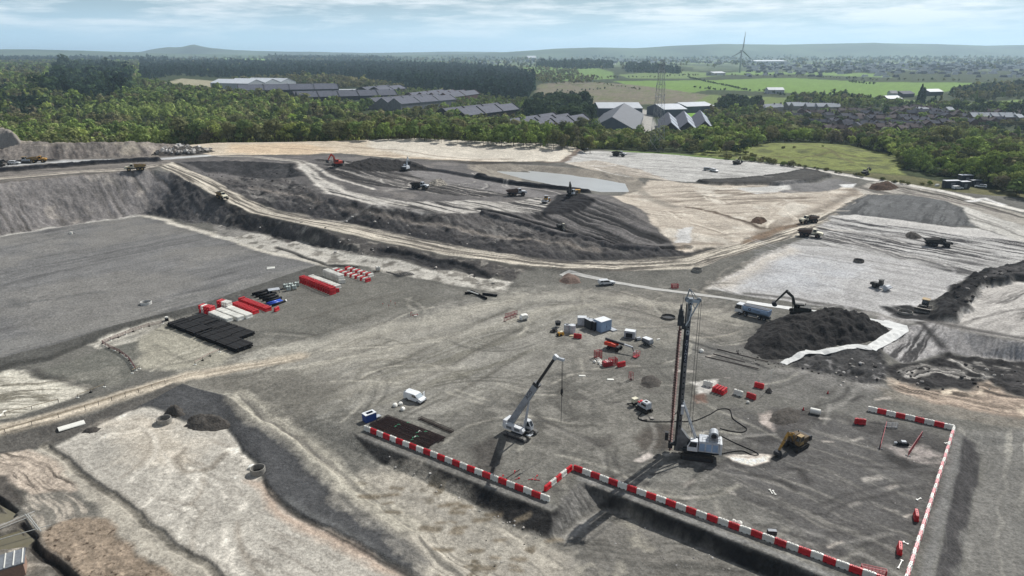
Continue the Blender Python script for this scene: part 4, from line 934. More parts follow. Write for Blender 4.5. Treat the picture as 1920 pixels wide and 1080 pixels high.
for (x, y, L) in ((1440, 209, 20), (1455, 208, 14), (1486, 205, 22), (1500, 206, 26), (1528, 207, 28), (1545, 207, 26), (1560, 208, 18)):
    house(x, y, .15 + hrnd.uniform(-.1, .1), L, 11, 5.5, 2, 0, 'pale roofed house on the upper village street above the dark estate', GT)
GTT = 'pale roofed terrace at the right edge of the village'
for x in (1830, 1846, 1868, 1884): house(x, 229, .12, 19, 12, 6, 2, 1, 'pale grey roofed terrace house with dark chimneys at the edge of the village', GTT)
for x, y in ((1720, 214), (1731, 215), (1776, 214), (1905, 229)): house(x, y, .6, 14, 9, 5.5, 2, 0, 'lone pale roofed house among the dark roofs of the village', 'pale roofs among dark ones')

# far town, one mass
tm = MB(); tm2 = MB(); trn = random.Random(4)
for i in range(950):
    px, py = trn.uniform(1395, 2060), 116 + abs(trn.gauss(0, 9)) + trn.uniform(0, 8)
    if i > 820: px, py = trn.uniform(900, 1395), trn.uniform(113, 121)
    p = at(px, min(py, 145)); D = p[1]; s = .7 + D / 4500
    (tm if trn.random() < .45 else tm2).box((p[0], p[1], p[2] + 2 * s), (trn.uniform(9, 22) * s, 9 * s, trn.uniform(5, 9) * s), trn.uniform(-.5, .5), .6)
t1 = tm.build('distant_town', mat('distant_pale_wall', (168, 170, 174), .9)); t1['kind'] = 'stuff'
t2 = tm2.build('distant_town', mat('distant_dark_roof', (84, 84, 92), .9)); t2['kind'] = 'stuff'
warehouse('distribution_shed', 'very long white roofed shed on the horizon right of the wind turbine', (1418, 119), (1476, 119), 90, 14, 6, 1, 1, 1, wall=M_WHITE_W, roof=M_WHITE_R, parapet=False, cat='shed')
warehouse('distribution_shed', 'small white works building far off on the skyline left of the pylon', (990, 112), (1006, 112), 90, 16, 14, 1, 1, 1, wall=M_WHITE_W, roof=M_WHITE_R, parapet=False, cat='shed')

# wind turbine
p = atz(1387, 134, 16); p *= 2600 / p[1]; gz = ground(p[0], p[1])
wt = thing('wind_turbine', 'white three bladed wind turbine standing above the green fields', 'wind turbine', (p[0], p[1], gz), .35)
M_TW = mat('turbine_white', (150, 156, 164), .5, 0, .3, .05)
hub = 70 + (105 - 97) / F_PX * 2600 - gz
MB().tube((0, 0, -3), (0, 0, hub), 3.6, 2.4, 12).build('tower', M_TW, wt, True)
MB().box((0, 1, hub + 1.2), (4, 11, 4.2)).build('nacelle', M_TW, wt, bevel=.6)
MB().tube((0, -6.5, hub + 1.2), (0, -4, hub + 1.2), .8, 1.9, 10).build('hub', M_TW, wt, True)
for k in range(3):
    a = math.radians(86 + 120 * k); m = MB(); c = Vector((math.cos(a), 0, math.sin(a))); s = Vector((-math.sin(a), 0, math.cos(a))); o_ = Vector((0, -5.2, hub + 1.2))
    st = ((1.5, 1.8, 1.6), (10, 4.0, 1.3), (25, 3.4, 1.0), (45, 2.4, .7), (64, .9, .4)); vs = []
    for (r, w, th) in st: vs += [o_ + c * r + s * w * .4 + Vector((0, th, 0)), o_ + c * r + s * w * .4 - Vector((0, th, 0)), o_ + c * r - s * w * .6 - Vector((0, th * .3, 0)), o_ + c * r - s * w * .6 + Vector((0, th * .3, 0))]
    fs = [(0, 1, 2, 3), (16, 19, 18, 17)]
    for j in range(4):
        for q in range(4): fs.append((j * 4 + q, j * 4 + 4 + q, j * 4 + 4 + (q + 1) % 4, j * 4 + (q + 1) % 4))
    m.add(vs, fs); m.build('blade', M_TW, wt)

# lattice pylon
p = at(1231, 283)
M_GALV = mat('galvanised_steel', (150, 154, 156), .55, .6, .5, .15, 1)
def pylon(name, label, p, H, wb, arms, rz):
    t = thing(name, label, 'pylon', (p[0], p[1], ground(p[0], p[1]) - .5), rz)
    def hw(z): return (wb / 2) * (1 - z / H) ** 1.0 * .7 + 1.3 if z < H * .62 else ((wb / 2) * .38 * .7 + 1.3) * (1 - (z - H * .62) / (H * .38) * .55)
    lv = [0, H * .13, H * .25, H * .36, H * .46, H * .54, H * .62, H * .68, H * .74, H * .80, H * .86, H * .92, H]
    for sx_ in (-1, 1):
        for sy_ in (-1, 1):
            m = MB()
            for z0, z1 in zip(lv[:-1], lv[1:]): m.bar((sx_ * hw(z0), sy_ * hw(z0), z0), (sx_ * hw(z1), sy_ * hw(z1), z1), .16)
            m.build('leg', M_GALV, t)
    m = MB()
    for z0, z1 in zip(lv[:-1], lv[1:]):
        a, b = hw(z0), hw(z1)
        for (i, j) in (((-1, -1), (1, -1)), ((1, -1), (1, 1)), ((1, 1), (-1, 1)), ((-1, 1), (-1, -1))):
            m.bar((i[0] * a, i[1] * a, z0), (j[0] * b, j[1] * b, z1), .09); m.bar((j[0] * a, j[1] * a, z0), (i[0] * b, i[1] * b, z1), .09)
            m.bar((i[0] * b, i[1] * b, z1), (j[0] * b, j[1] * b, z1), .08)
    m.build('lattice', M_GALV, t)
    for z, L in arms:
        m = MB(); w = hw(z)
        for sx_ in (-1, 1):
            for sy_ in (-1, 1):
                m.bar((sx_ * w, sy_ * w, z), (sx_ * L, 0, z + .3), .14); m.bar((sx_ * w, sy_ * w, z + 2.2), (sx_ * L, 0, z + .3), .12)
            m.bar((sx_ * (w + L) / 2, -w / 2, z + .1), (sx_ * (w + L) / 2, w / 2, z + 1.2), .1)
            m.tube((sx_ * L, 0, z + .3), (sx_ * L, 0, z - 2.6), .16)
        m.build('crossarm', M_GALV, t)
    return t
pylon('lattice_pylon', 'tall steel lattice pylon rising in front of the sheds', p, 60, 7.2, ((36, 5.5), (44, 6.2), (52, 5)), .9)
# ---------------------------------------------------------------- trees
def leaf_mat(name, from_attr):
    m = bpy.data.materials.new(name); m.use_nodes = True
    t = m.node_tree; t.nodes.clear(); n = t.nodes.new
    o = n('ShaderNodeOutputMaterial'); d = n('ShaderNodeBsdfDiffuse'); tr = n('ShaderNodeBsdfTranslucent'); mx = n('ShaderNodeMixShader'); mx.inputs[0].default_value = .3
    g = n('ShaderNodeNewGeometry'); r = n('ShaderNodeMapRange'); r.inputs['To Min'].default_value = .72; r.inputs['To Max'].default_value = 1.55
    t.links.new(g.outputs['Random Per Island'], r.inputs['Value'])
    if from_attr: c = n('ShaderNodeVertexColor'); c.layer_name = 'tint'
    else: c = n('ShaderNodeObjectInfo')
    s = n('ShaderNodeVectorMath'); s.operation = 'SCALE'
    t.links.new(c.outputs['Color'], s.inputs[0]); t.links.new(r.outputs[0], s.inputs['Scale'])
    t.links.new(s.outputs[0], d.inputs['Color']); t.links.new(s.outputs[0], tr.inputs['Color'])
    t.links.new(d.outputs[0], mx.inputs[1]); t.links.new(tr.outputs[0], mx.inputs[2]); t.links.new(mx.outputs[0], o.inputs['Surface'])
    return m
M_LEAF = leaf_mat('leaves', False); M_LEAF_A = leaf_mat('woodland_leaves', True)
M_BARK = mat('bark', (74, 64, 54), .95, 0, .1)
nr = np.random.default_rng(3)

def cards(c, nrm, size, g):
    """one small bent leaf clump per centre, facing along nrm"""
    n = len(c)
    nrm = nrm / (np.linalg.norm(nrm, axis=1, keepdims=True) + 1e-6)
    a = g.normal(size=(n, 3)); u = np.cross(nrm, a); u /= np.linalg.norm(u, axis=1, keepdims=True) + 1e-6; w = np.cross(nrm, u)
    s = (size * g.uniform(.6, 1.35, n))[:, None]; s2 = s * g.uniform(.6, 1.0, (n, 1))
    v = np.stack([c - u * s - w * s2, c + u * s - w * s2 * .7, c + u * s * .8 + w * s2, c - u * s * .9 + w * s2 * .9], 1)
    return v.reshape(-1, 3)

def crown(kind, n, g):
    """leaf clump centres and directions of a tree of height 1"""
    if kind == 'broad':
        k = g.integers(7, 11); ang = g.uniform(0, 6.28, k); rr = g.uniform(.05, .27, k)
        lc = np.stack([rr * np.cos(ang), rr * np.sin(ang), g.uniform(.34, .80, k)], 1); lr = g.uniform(.13, .24, k)
        lc[0] = (0, 0, .80); lr[0] = .17
    elif kind == 'birch':
        k = 8; z = np.linspace(.25, .9, k); ang = g.uniform(0, 6.28, k); rr = g.uniform(.02, .10, k)
        lc = np.stack([rr * np.cos(ang), rr * np.sin(ang), z], 1); lr = np.interp(z, [.2, .5, .95], [.13, .17, .07])
    elif kind == 'bush':
        k = 6; ang = g.uniform(0, 6.28, k); rr = g.uniform(.1, .5, k)
        lc = np.stack([rr * np.cos(ang), rr * np.sin(ang), g.uniform(.25, .6, k)], 1); lr = g.uniform(.28, .45, k)
    if kind == 'conifer':
        t = g.uniform(0, 1, n) ** 1.5; ang = g.uniform(0, 6.28, n); z = .1 + .9 * t
        r = (1 - t) * .19 * g.uniform(.55, 1.1, n) * (1 + .25 * np.sin(t * 40))
        c = np.stack([r * np.cos(ang), r * np.sin(ang), z], 1)
        nn = np.stack([np.cos(ang), np.sin(ang), np.full(n, .55)], 1) + g.normal(size=(n, 3)) * .35
        return c, nn
    pick = g.choice(k, n, p=lr ** 2 / (lr ** 2).sum())
    d = g.normal(size=(n, 3)); d[:, 2] = np.abs(d[:, 2]) * .9 - .25; d /= np.linalg.norm(d, axis=1, keepdims=True)
    c = lc[pick] + d * (lr[pick] * g.uniform(.72, 1.05, n))[:, None]
    return c, d + g.normal(size=(n, 3)) * .24 + np.array([0, 0, .15])

def crown_mesh(kind, n, size, g):
    c, d = crown(kind, n, g); v = cards(c, d, size, g)
    me = np_mesh(kind + '_crown', v, np.arange(len(v)).reshape(-1, 4), False)
    me.materials.append(M_LEAF); return me

def trunk_mesh(kind):
    m = MB(); h = {'broad': .5, 'birch': .8, 'conifer': .95, 'bush': .3}[kind]
    m.tube((0, 0, -.12), (0, 0, h), .022, .006, 6)
    if kind == 'broad':
        for a in (0.3, 2.2, 4.4): m.tube((0, 0, .28), (math.cos(a) * .16, math.sin(a) * .16, .55), .011, .004, 5)
    o = m.build('trunk', M_BARK); me = o.data; bpy.data.objects.remove(o); return me
PROTO = {k: ([crown_mesh(k, n, s, nr) for _ in range(q)], trunk_mesh(k)) for k, n, s, q in (('broad', 620, .034, 5), ('birch', 430, .030, 4), ('conifer', 520, .030, 3), ('bush', 330, .07, 3))}

G_ = [(106, 122, 68), (118, 134, 70), (94, 110, 64), (112, 118, 72), (102, 104, 72), (84, 98, 60), (134, 144, 80), (106, 102, 80)]
OLIVE = [(104, 104, 66), (96, 96, 70), (112, 108, 78), (88, 92, 60), (100, 112, 60)]
DARKG = [(54, 66, 48), (60, 72, 50), (50, 62, 46), (66, 78, 54)]
CONI = [(40, 56, 42), (44, 60, 44), (36, 50, 40), (48, 62, 44)]
YOUNG = [(128, 142, 80), (138, 150, 88), (118, 132, 76), (128, 130, 88), (110, 124, 74)]
# zones as ground outlines in the photo: name, outline, kinds, colours, heights, keep-share
ZONES = [
 ('spruce', [(86, 192), (96, 152), (112, 126), (200, 120), (252, 138), (244, 186), (160, 198)], (('conifer', 3), ('broad', 2)), CONI + [(58, 74, 54), (70, 86, 58), (50, 66, 50), (84, 98, 62)], (12, 27), .7),
 ('edge', [(-200, 205), (0, 172), (90, 200), (100, 218), (40, 222), (-200, 230)], (('broad', 3), ('conifer', 2)), G_ + DARKG, (12, 18), .95),
 ('birch', [(60, 218), (300, 206), (480, 214), (560, 222), (520, 232), (300, 226), (100, 232)], (('birch', 4), ('broad', 1)), YOUNG, (9, 13), 1.0),
 ('scrub', [(-250, 232), (60, 222), (240, 228), (240, 246), (60, 250), (-250, 252)], (('broad', 4), ('bush', 1)), OLIVE + [(82, 84, 66)], (7, 11), 1.0),
 ('front', [(-250, 250), (60, 248), (300, 244), (340, 262), (330, 292), (-250, 300)], (('birch', 3), ('broad', 2)), YOUNG + G_, (8, 12), 1.0),
 ('oak', [(300, 244), (420, 236), (640, 244), (700, 262), (700, 290), (330, 292)], (('broad', 1),), G_ + [(122, 142, 58)], (9, 13), 1.0),
 ('mid', [(640, 232), (760, 222), (860, 232), (1010, 252), (1100, 262), (1110, 290), (700, 290), (690, 250)], (('broad', 5), ('birch', 1)), OLIVE + G_, (8, 12), 1.0),
 ('grove', [(985, 224), (1000, 196), (1040, 188), (1090, 196), (1112, 222), (1116, 244), (1060, 236), (1020, 232)], (('broad', 1),), DARKG + [(74, 84, 58)], (12, 17), 1.0),
 ('leftwood', [(230, 205), (250, 158), (330, 165), (430, 178), (520, 196), (620, 206), (700, 205), (640, 232), (560, 222), (480, 214), (300, 206)], (('broad', 4), ('birch', 1)), OLIVE + G_, (11, 16), .9),
 ('amid', [(700, 200), (860, 200), (1000, 215), (1010, 250), (860, 236), (760, 222)], (('broad', 2), ('birch', 1), ('bush', 1)), G_ + OLIVE, (5, 8), .8),
 ('belt', [(640, 182), (760, 168), (900, 182), (990, 190), (990, 216), (860, 205), (750, 196)], (('broad', 1),), OLIVE + G_, (6, 9), .75),
 ('strip', [(430, 152), (640, 150), (700, 160), (790, 172), (640, 168), (480, 156)], (('broad', 1),), OLIVE, (11, 15), .8),
 ('plantation', [(262, 128), (330, 113), (500, 118), (640, 117), (800, 122), (960, 130), (1002, 146), (1004, 166), (985, 190), (900, 182), (790, 170), (690, 152), (620, 147), (480, 147), (330, 142), (262, 150)], (('conifer', 1),), [(42, 58, 48), (46, 62, 50), (40, 54, 46)], (14, 18), 1.0),
 ('moorwood', [(-200, 205), (-200, 122), (60, 116), (262, 116), (262, 160), (262, 205), (60, 205)], (('broad', 4), ('conifer', 1)), DARKG + OLIVE + G_, (10, 18), .85),
 ('shedfront', [(1086, 258), (1120, 252), (1200, 258), (1345, 262), (1390, 274), (1400, 296), (1300, 288), (1220, 284), (1130, 279), (1090, 280)], (('broad', 4), ('bush', 1)), OLIVE + G_ + DARKG, (6, 9.5), 1.0),
 ('shedleft', [(1085, 252), (1100, 232), (1118, 240), (1130, 256)], (('broad', 1),), G_, (10, 13), 1.0),
 ('rightwood', [(1335, 262), (1330, 222), (1380, 208), (1440, 214), (1480, 226), (1486, 254), (1590, 262), (1640, 264), (1720, 262), (1830, 250), (1920, 248), (2100, 250), (2200, 380), (1920, 372), (1800, 338), (1700, 318), (1660, 288), (1540, 268), (1440, 268), (1380, 280)], (('broad', 6), ('birch', 1), ('bush', 1)), OLIVE + G_ + [(98, 92, 80), (92, 100, 72)], (7, 11), 1.0),
 ('upperright', [(1330, 212), (1360, 196), (1420, 200), (1430, 210), (1380, 210)], (('broad', 1),), DARKG + [(84, 80, 72)], (12, 16), 1.0),
 ('villagetop', [(1470, 200), (1490, 184), (1570, 182), (1640, 194), (1720, 198), (1800, 204), (1920, 206), (1990, 210), (1920, 226), (1840, 216), (1700, 206), (1580, 204)], (('broad', 5), ('conifer', 1)), OLIVE + DARKG + G_, (9, 14), .8),
 ('villagein', [(1480, 222), (1560, 208), (1700, 206), (1840, 216), (1920, 226), (1830, 236), (1660, 244), (1490, 240)], (('broad', 1), ('bush', 1)), DARKG + OLIVE + G_, (4, 8), .42),
 ('villagefoot', [(1486, 240), (1660, 244), (1830, 236), (1920, 226), (2100, 230), (2100, 250), (1920, 248), (1830, 250), (1720, 262), (1640, 264), (1590, 262), (1486, 254)], (('broad', 1), ('bush', 2)), DARKG + OLIVE, (3, 6), .4),
 ('farmright', [(1775, 184), (1800, 168), (1930, 160), (2100, 165), (2100, 190), (1920, 186), (1800, 190)], (('broad', 3), ('conifer', 1)), DARKG + OLIVE, (9, 14), .75),
 ('copse', [(980, 140), (1000, 128), (1080, 132), (1090, 146), (1120, 152), (1100, 160), (1010, 158)], (('broad', 1),), OLIVE, (10, 14), .35),
 ('block', [(1005, 126), (1010, 119), (1145, 121), (1148, 128), (1080, 130)], (('conifer', 1),), CONI, (16, 22), 1.0),
 ('block', [(1170, 136), (1175, 127), (1270, 130), (1276, 139)], (('conifer', 1),), CONI, (16, 22), 1.0),
 ('block', [(500, 113), (505, 106), (690, 108), (740, 112), (700, 116)], (('conifer', 1),), CONI, (20, 26), 1.0),
 ('block', [(-150, 122), (-150, 109), (60, 108), (180, 110), (330, 113), (262, 124), (60, 122)], (('conifer', 1),), CONI, (20, 26), .9),
]
ZP = [wpts(z[1]) for z in ZONES]
def in_poly(x, y, P):
    r = np.zeros(x.shape, bool); n = len(P)
    for k in range(n):
        ax, ay = P[k]; bx, by = P[(k + 1) % n]
        if ay == by: continue
        r ^= ((ay > y) != (by > y)) & (x < (bx - ax) * (y - ay) / (by - ay) + ax)
    return r
def ground_v(x, y):
    u = x / y; cf = ucol(u); c = cf.astype(int); t = cf - c
    r = np.clip(np.searchsorted(R, y) - 1, 0, NR - 2); s = np.clip((y - R[r]) / (R[r + 1] - R[r]), 0, 1)
    return (GZ[r, c] * (1 - t) + GZ[r, c + 1] * t) * (1 - s) + (GZ[r + 1, c] * (1 - t) + GZ[r + 1, c + 1] * t) * s

TX, TY, TZN, TH, TK, TC = [], [], [], [], [], []
KN = ['broad', 'birch', 'conifer', 'bush']
def scatter(y0, y1, s, umax, only=None):
    ys = np.arange(y0, y1, s)
    for yb in ys:
        n = int(2 * umax * yb / s)
        x = (-umax * yb + (np.arange(n) + nr.uniform(-.42, .42, n) + .5) * s); y = yb + nr.uniform(-.42, .42, n) * s
        done = np.zeros(n, bool)
        for zi, (nm, _, kinds, pal, hr_, keep) in enumerate(ZONES):
            P = ZP[zi]
            if only and nm not in only: continue
            if yb < P[:, 1].min() - s or yb > P[:, 1].max() + s: continue
            m = in_poly(x, y, P) & ~done
            if not m.any(): continue
            done |= m
            if s > 12 and nm in ('villagein',): continue
            m &= nr.uniform(size=n) < keep
            i = np.nonzero(m)[0]
            if not len(i): continue
            w = np.array([k[1] for k in kinds], float); kk = nr.choice(len(kinds), len(i), p=w / w.sum())
            TX.extend(x[i]); TY.extend(y[i]); TZN.extend([zi] * len(i))
            cl = fbm(x[i] / 45, y[i] / 45, 2, 7) * .16
            TH.extend(nr.uniform(hr_[0], hr_[1], len(i)) * (1 + cl)); TK.extend([KN.index(kinds[q][0]) for q in kk])
            ci = ((fbm(x[i] / 38, y[i] / 38, 2, 19) * .5 + .5) * len(pal) + nr.uniform(-1, 1, len(i))).astype(int) % len(pal)
            c = lin(np.array(pal, float)[ci]) * nr.uniform(.82, 1.2, (len(i), 1))
            TC.extend(c)
scatter(330, 455, 5.6, .92, ('rightwood',)); scatter(455, 760, 6.6, .92); scatter(760, 1150, 8.5, .92); scatter(1150, 1900, 11.5, .9); scatter(1900, 4200, 20, .88); scatter(4200, 9000, 42, .86)
TX, TY, TH, TK, TC, TZN = map(np.array, (TX, TY, TH, TK, TC, TZN))
TH = TH * np.exp(nr.normal(size=len(TH)) * .17) * (1 + .22 * fbm(TX / 70, TY / 70, 2, 41))
TC = TC * np.exp(nr.normal(size=(len(TH), 1)) * .14)
_gap = ~((fbm(TX / 48, TY / 48, 2, 63) < -.62) & (TY > 520) & ((TK != 2) | (TX < -600)))
TX, TY, TH, TK, TC, TZN = (a[_gap] for a in (TX, TY, TH, TK, TC, TZN))
# hedges, lone trees and scattered far copses
hx, hy, hh, hk, hc = [], [], [], [], []
def hedge(pts, gap, h, pal, kind='broad', jit=1.5):
    P = wpts(pts)
    for a, b in zip(P[:-1], P[1:]):
        L = math.hypot(*(b - a)); n = max(1, int(L / gap))
        for k in range(n):
            if nr.uniform() < .12: continue
            t = (k + nr.uniform()) / n; q = a + (b - a) * t
            hx.append(q[0] + nr.uniform(-jit, jit)); hy.append(q[1] + nr.uniform(-jit, jit)); hh.append(h * nr.uniform(.6, 1.3)); hk.append(KN.index(kind)); hc.append(lin(pal[nr.integers(len(pal))]))
hedge([(1290, 146), (1340, 158), (1400, 171), (1440, 173)], 5, 5, DARKG)
hedge([(1300, 168), (1318, 168), (1365, 172)], 9, 7, DARKG)
hedge([(1440, 174), (1470, 181), (1510, 181), (1560, 188), (1650, 192)], 9, 6, DARKG)
hedge([(1150, 147), (1330, 142), (1480, 144), (1640, 152), (1880, 154)], 14, 8, OLIVE + DARKG)
hedge([(1590, 155), (1640, 160)], 9, 7, DARKG); hedge([(1000, 148), (1100, 150), (1160, 148)], 14, 9, OLIVE); hedge([(1100, 154), (1210, 172)], 18, 6, OLIVE)
hedge([(1040, 172), (1075, 172), (1140, 168)], 12, 5, DARKG); hedge([(1850, 163), (1900, 162)], 8, 16, YOUNG, 'birch'); hedge([(1800, 171), (1860, 169)], 10, 9, DARKG)
hedge([(1650, 194), (1760, 200), (1900, 204)], 8, 9, OLIVE); hedge([(1715, 198), (1722, 198), (1726, 196)], 8, 24, CONI, 'conifer', 5)
hedge([(1324, 268), (1420, 300), (1560, 322), (1700, 345), (1790, 348)], 4.5, 2.2, OLIVE + [(110, 108, 70)], 'bush'); hedge([(1350, 296), (1420, 304), (1500, 313)], 3, 3.2, OLIVE, 'bush'); hedge([(1680, 300), (1720, 320), (1790, 335), (1900, 350)], 4, 5, G_, 'bush', 7)
hedge([(1700, 300), (1760, 302), (1800, 310), (1870, 330)], 4, 8, G_ + YOUNG, 'bush', 9); hedge([(1440, 282), (1520, 275), (1600, 282)], 15, 1.6, OLIVE, 'bush', 10); hedge([(1670, 292), (1710, 298)], 5, 2.6, DARKG, 'bush', 3)
for i in range(900):
    px, py = nr.uniform(-200, 2100), 107 + abs(nr.normal(0, 9)) + nr.uniform(0, 3)
    if py > 150 or (1270 < px < 1860 and 143 < py): continue
    p = at(px, py)
    if p[1] < 2200: continue
    s_ = 1 + p[1] / 5000
    for q in range(3):
        hx.append(p[0] + nr.normal() * 40); hy.append(p[1] + nr.normal() * 60); hh.append(nr.uniform(8, 13) * s_); hk.append(0); hc.append(lin((DARKG + OLIVE)[nr.integers(9)]))
TX = np.r_[TX, hx]; TY = np.r_[TY, hy]; TH = np.r_[TH, hh]; TK = np.r_[TK, hk].astype(int); TC = np.r_[TC, np.array(hc)]; TZN = np.r_[TZN, np.full(len(hx), 99)]
# keep clear of buildings and of the site
ok = np.ones(len(TX), bool)
for (ax, ay, th, x0, x1, y0, y1) in FOOT:
    lx = (TX - ax) * math.cos(th) + (TY - ay) * math.sin(th); ly = -(TX - ax) * math.sin(th) + (TY - ay) * math.cos(th)
    ok &= ~((lx > x0) & (lx < x1) & (ly > y0) & (ly < y1))
ok &= ~in_poly(TX, TY, wpts([(1205, 262), (1185, 216), (1200, 205), (1215, 206), (1222, 216), (1240, 262)]))
tzv = ground_v(TX, TY)
TX, TY, TH, TK, TC, TZN, TZV = (a[ok] for a in (TX, TY, TH, TK, TC, TZN, tzv))
ppx, ppy = to_px(TX, TY, TZV)
sizepx = TH / TY
inframe = (ppx > -30) & (ppx < 1950)
# which trees show: hidden ones (behind nearer crowns) are not made individuals
topx, topy = to_px(TX, TY, TZV + TH)
hor = np.full(500, 1200.0); vis = np.zeros(len(TX))
for i in np.argsort(TY):
    c0 = int(np.clip((topx[i] + 40) / 4, 0, 498)); wpx = max(1, int(TH[i] * .25 / TY[i] * F_PX / 4))
    a, b = max(0, c0 - wpx), min(499, c0 + wpx + 1)
    h0 = hor[a:b].mean() if b > a else 0
    vis[i] = max(0, min(h0, ppy[i]) - topy[i]) * (b - a)
    if b > a: hor[a:b] = np.minimum(hor[a:b], topy[i] + .22 * (ppy[i] - topy[i]))
score = np.where(inframe & (TK != 3), vis, 0)
indiv = np.zeros(len(TX), bool); indiv[np.argsort(-score)[:290]] = True
bsc = np.where(inframe & (TK == 3), vis, 0); ib = np.argsort(-bsc)[:60]; indiv[ib[bsc[ib] > 6]] = True
ZL = {'front': 'in the front row of young wood behind the grey bank', 'oak': 'in the leafy wood edge behind the pale earth mound', 'mid': 'in the wood behind the right half of the pale earth mound', 'shedfront': 'in the tree belt between the site and the sheds', 'rightwood': 'in the mixed wood between the site and the village', 'scrub': 'in the dull green scrub wood beyond the grey bank', 'spruce': 'in the dark spruce stand at the far left', 'edge': 'at the left edge beside the spruce stand', 'birch': 'in the pale green birch strip beyond the scrub wood', 'grove': 'in the dark grove left of the big grey shed'}
KL = {0: ('broadleaf_tree', 'round crowned broadleaf tree', 'tree'), 1: ('birch_tree', 'slender pale birch tree', 'tree'), 2: ('conifer_tree', 'dark pointed conifer', 'tree'), 3: ('bush', 'low rounded bush', 'bush')}
for i in np.nonzero(indiv)[0]:
    k = KN[TK[i]]; nm, lb, cat = KL[TK[i]]
    zn = ZONES[TZN[i]][0] if TZN[i] != 99 else 'hedge'
    wh = ZL.get(zn, 'among the warehouses and houses beyond the site' if zn != 'hedge' else 'along the grassy edge or hedges right of the site')
    crowns, trunk = PROTO[k]
    t = thing(nm, f'{lb} {wh}', cat, (TX[i], TY[i], TZV[i] - .1), nr.uniform(0, 6.28), f'{lb}s {wh}')
    w_ = nr.uniform(.9, 1.2); t.scale = (TH[i] * w_, TH[i] * w_, TH[i])
    for part, me in (('trunk', trunk), ('crown', crowns[nr.integers(len(crowns))])):
        o = bpy.data.objects.new(part, me); COL.objects.link(o); o.parent = t
        if part == 'crown': o.color = (*TC[i], 1)
# the rest of the wood in one object
V, Tn = [], []
def mass(sel, n, size, cols=True):
    for i in np.nonzero(sel)[0]:
        c, d = crown(KN[TK[i]], n, nr)
        v = cards(c, d, size * (2.0 if TK[i] == 3 else 1), nr) * TH[i] * np.array([1.08, 1.08, 1]) + np.array([TX[i], TY[i], TZV[i] - .1])
        V.append(v.astype(np.float32)); Tn.append(np.repeat(TC[i][None, :], len(v), 0).astype(np.float32))
rest = ~indiv & (ppx > -260) & (ppx < 2180)
D_ = TY
mass(rest & (D_ < 760), 130, .058); mass(rest & (D_ >= 760) & (D_ < 1300), 60, .085); mass(rest & (D_ >= 1300) & (D_ < 2600), 26, .12); mass(rest & (D_ >= 2600), 12, .18)
V = np.concatenate(V); Tn = np.concatenate(Tn)
wme = np_mesh('woodland', V, np.arange(len(V)).reshape(-1, 4), False)
color_attr(wme, 'tint', Tn); wme.materials.append(M_LEAF_A)
wo = bpy.data.objects.new('woodland', wme); COL.objects.link(wo); wo['kind'] = 'stuff'
print('trees', len(TX), 'indiv', indiv.sum(), 'cards', len(V) // 4)
# ---------------------------------------------------------------- site plant, each kind built with its parts
PI = math.pi
WHITE = mat('white_paint', (214, 216, 216), .38, 0, .5, .10, 1.6)
OFFW = mat('dusty_white_paint', (184, 188, 192), .5, 0, .4, .2, 1.6)
LBLUE = mat('pale_blue_grey_paint', (140, 164, 192), .4, 0, .5, .10, 1.0)
GREYP = mat('grey_paint', (122, 126, 130), .5, .1, .4, .2, 1.5)
DGREY = mat('dark_grey_steel', (52, 54, 57), .6, .3, .4, .25, 1.5)
BLACK = mat('black_rubber', (26, 26, 27), .8, 0, .3, .2, 3)
GLASS = mat('dark_glass', (20, 25, 30), .12, 0, .6, .05)
STEEL = mat('worn_steel', (120, 116, 110), .5, .6, .5, .3, 2)
TRACK = mat('muddy_track', (62, 58, 54), .85, .2, .2, .35, 3, (40, 38, 36))
YEL = mat('site_yellow_paint', (206, 152, 44), .5, 0, .4, .25, 1.2, (150, 108, 44))
TAN = mat('dusty_ochre_paint', (158, 132, 84), .6, 0, .3, .3, 1.2, (110, 94, 70))
CREAM = mat('cream_paint', (206, 200, 176), .5, 0, .4, .12)
ORANGE = mat('orange_red_paint', (200, 62, 34), .45, 0, .4, .15)
RED = mat('red_plastic', (196, 22, 34), .42, 0, .5, .12, 2.2)
DKRED = mat('dark_red_plastic', (158, 30, 42), .5, 0, .45, .15, 2)
RED_GLARE = mat('glare_painted_red_plastic', (232, 168, 168), .35, 0, .6, .10, 5, (206, 84, 90))  # red plastic with the sun's glare painted in as pale pink
WPLAS = mat('white_plastic', (226, 224, 214), .4, 0, .5, .06, 1.8)
BLUE = mat('blue_paint', (40, 72, 140), .5, 0, .4, .2)
BLUEP = mat('blue_plastic', (38, 84, 190), .35, 0, .5, .08)
BLKP = mat('black_plastic_pipe', (14, 14, 17), .6, 0, .15, .15, 2)
TIMBER = mat('pale_timber', (176, 160, 132), .85, 0, .2, .2, 3)
RUST = mat('rusty_steel', (64, 46, 43), .8, .2, .3, .3, 4, (40, 32, 31))
CONC = mat('concrete', (152, 148, 140), .9, 0, .2, .15, 2)
DCONC = mat('damp_concrete', (104, 100, 95), .9, 0, .2, .2, 2)
DARKM = mat('dark_olive_paint', (58, 58, 54), .6, 0, .3, .3, 1.2)
SPOIL = mat('dark_spoil', (62, 59, 57), .95, 0, .1, .35, 1.2)
AUGER = mat('auger_steel', (104, 76, 70), .5, .4, .5, .3, 1.2, (62, 46, 44))
MASTG = mat('mast_grey_paint', (150, 156, 162), .5, .1, .4, .2, .7)
MASTD = mat('dark_mast_paint', (118, 119, 120), .5, .2, .4, .3, .7)
NAVY = mat('navy_decal', (30, 33, 52), .5)
ROPE = mat('wire_rope', (52, 52, 54), .6, .4)
GREENP = mat('green_tape', (46, 150, 104), .5)
LGREEN = mat('pale_green_tank', (190, 200, 192), .5, 0, .4, .08)

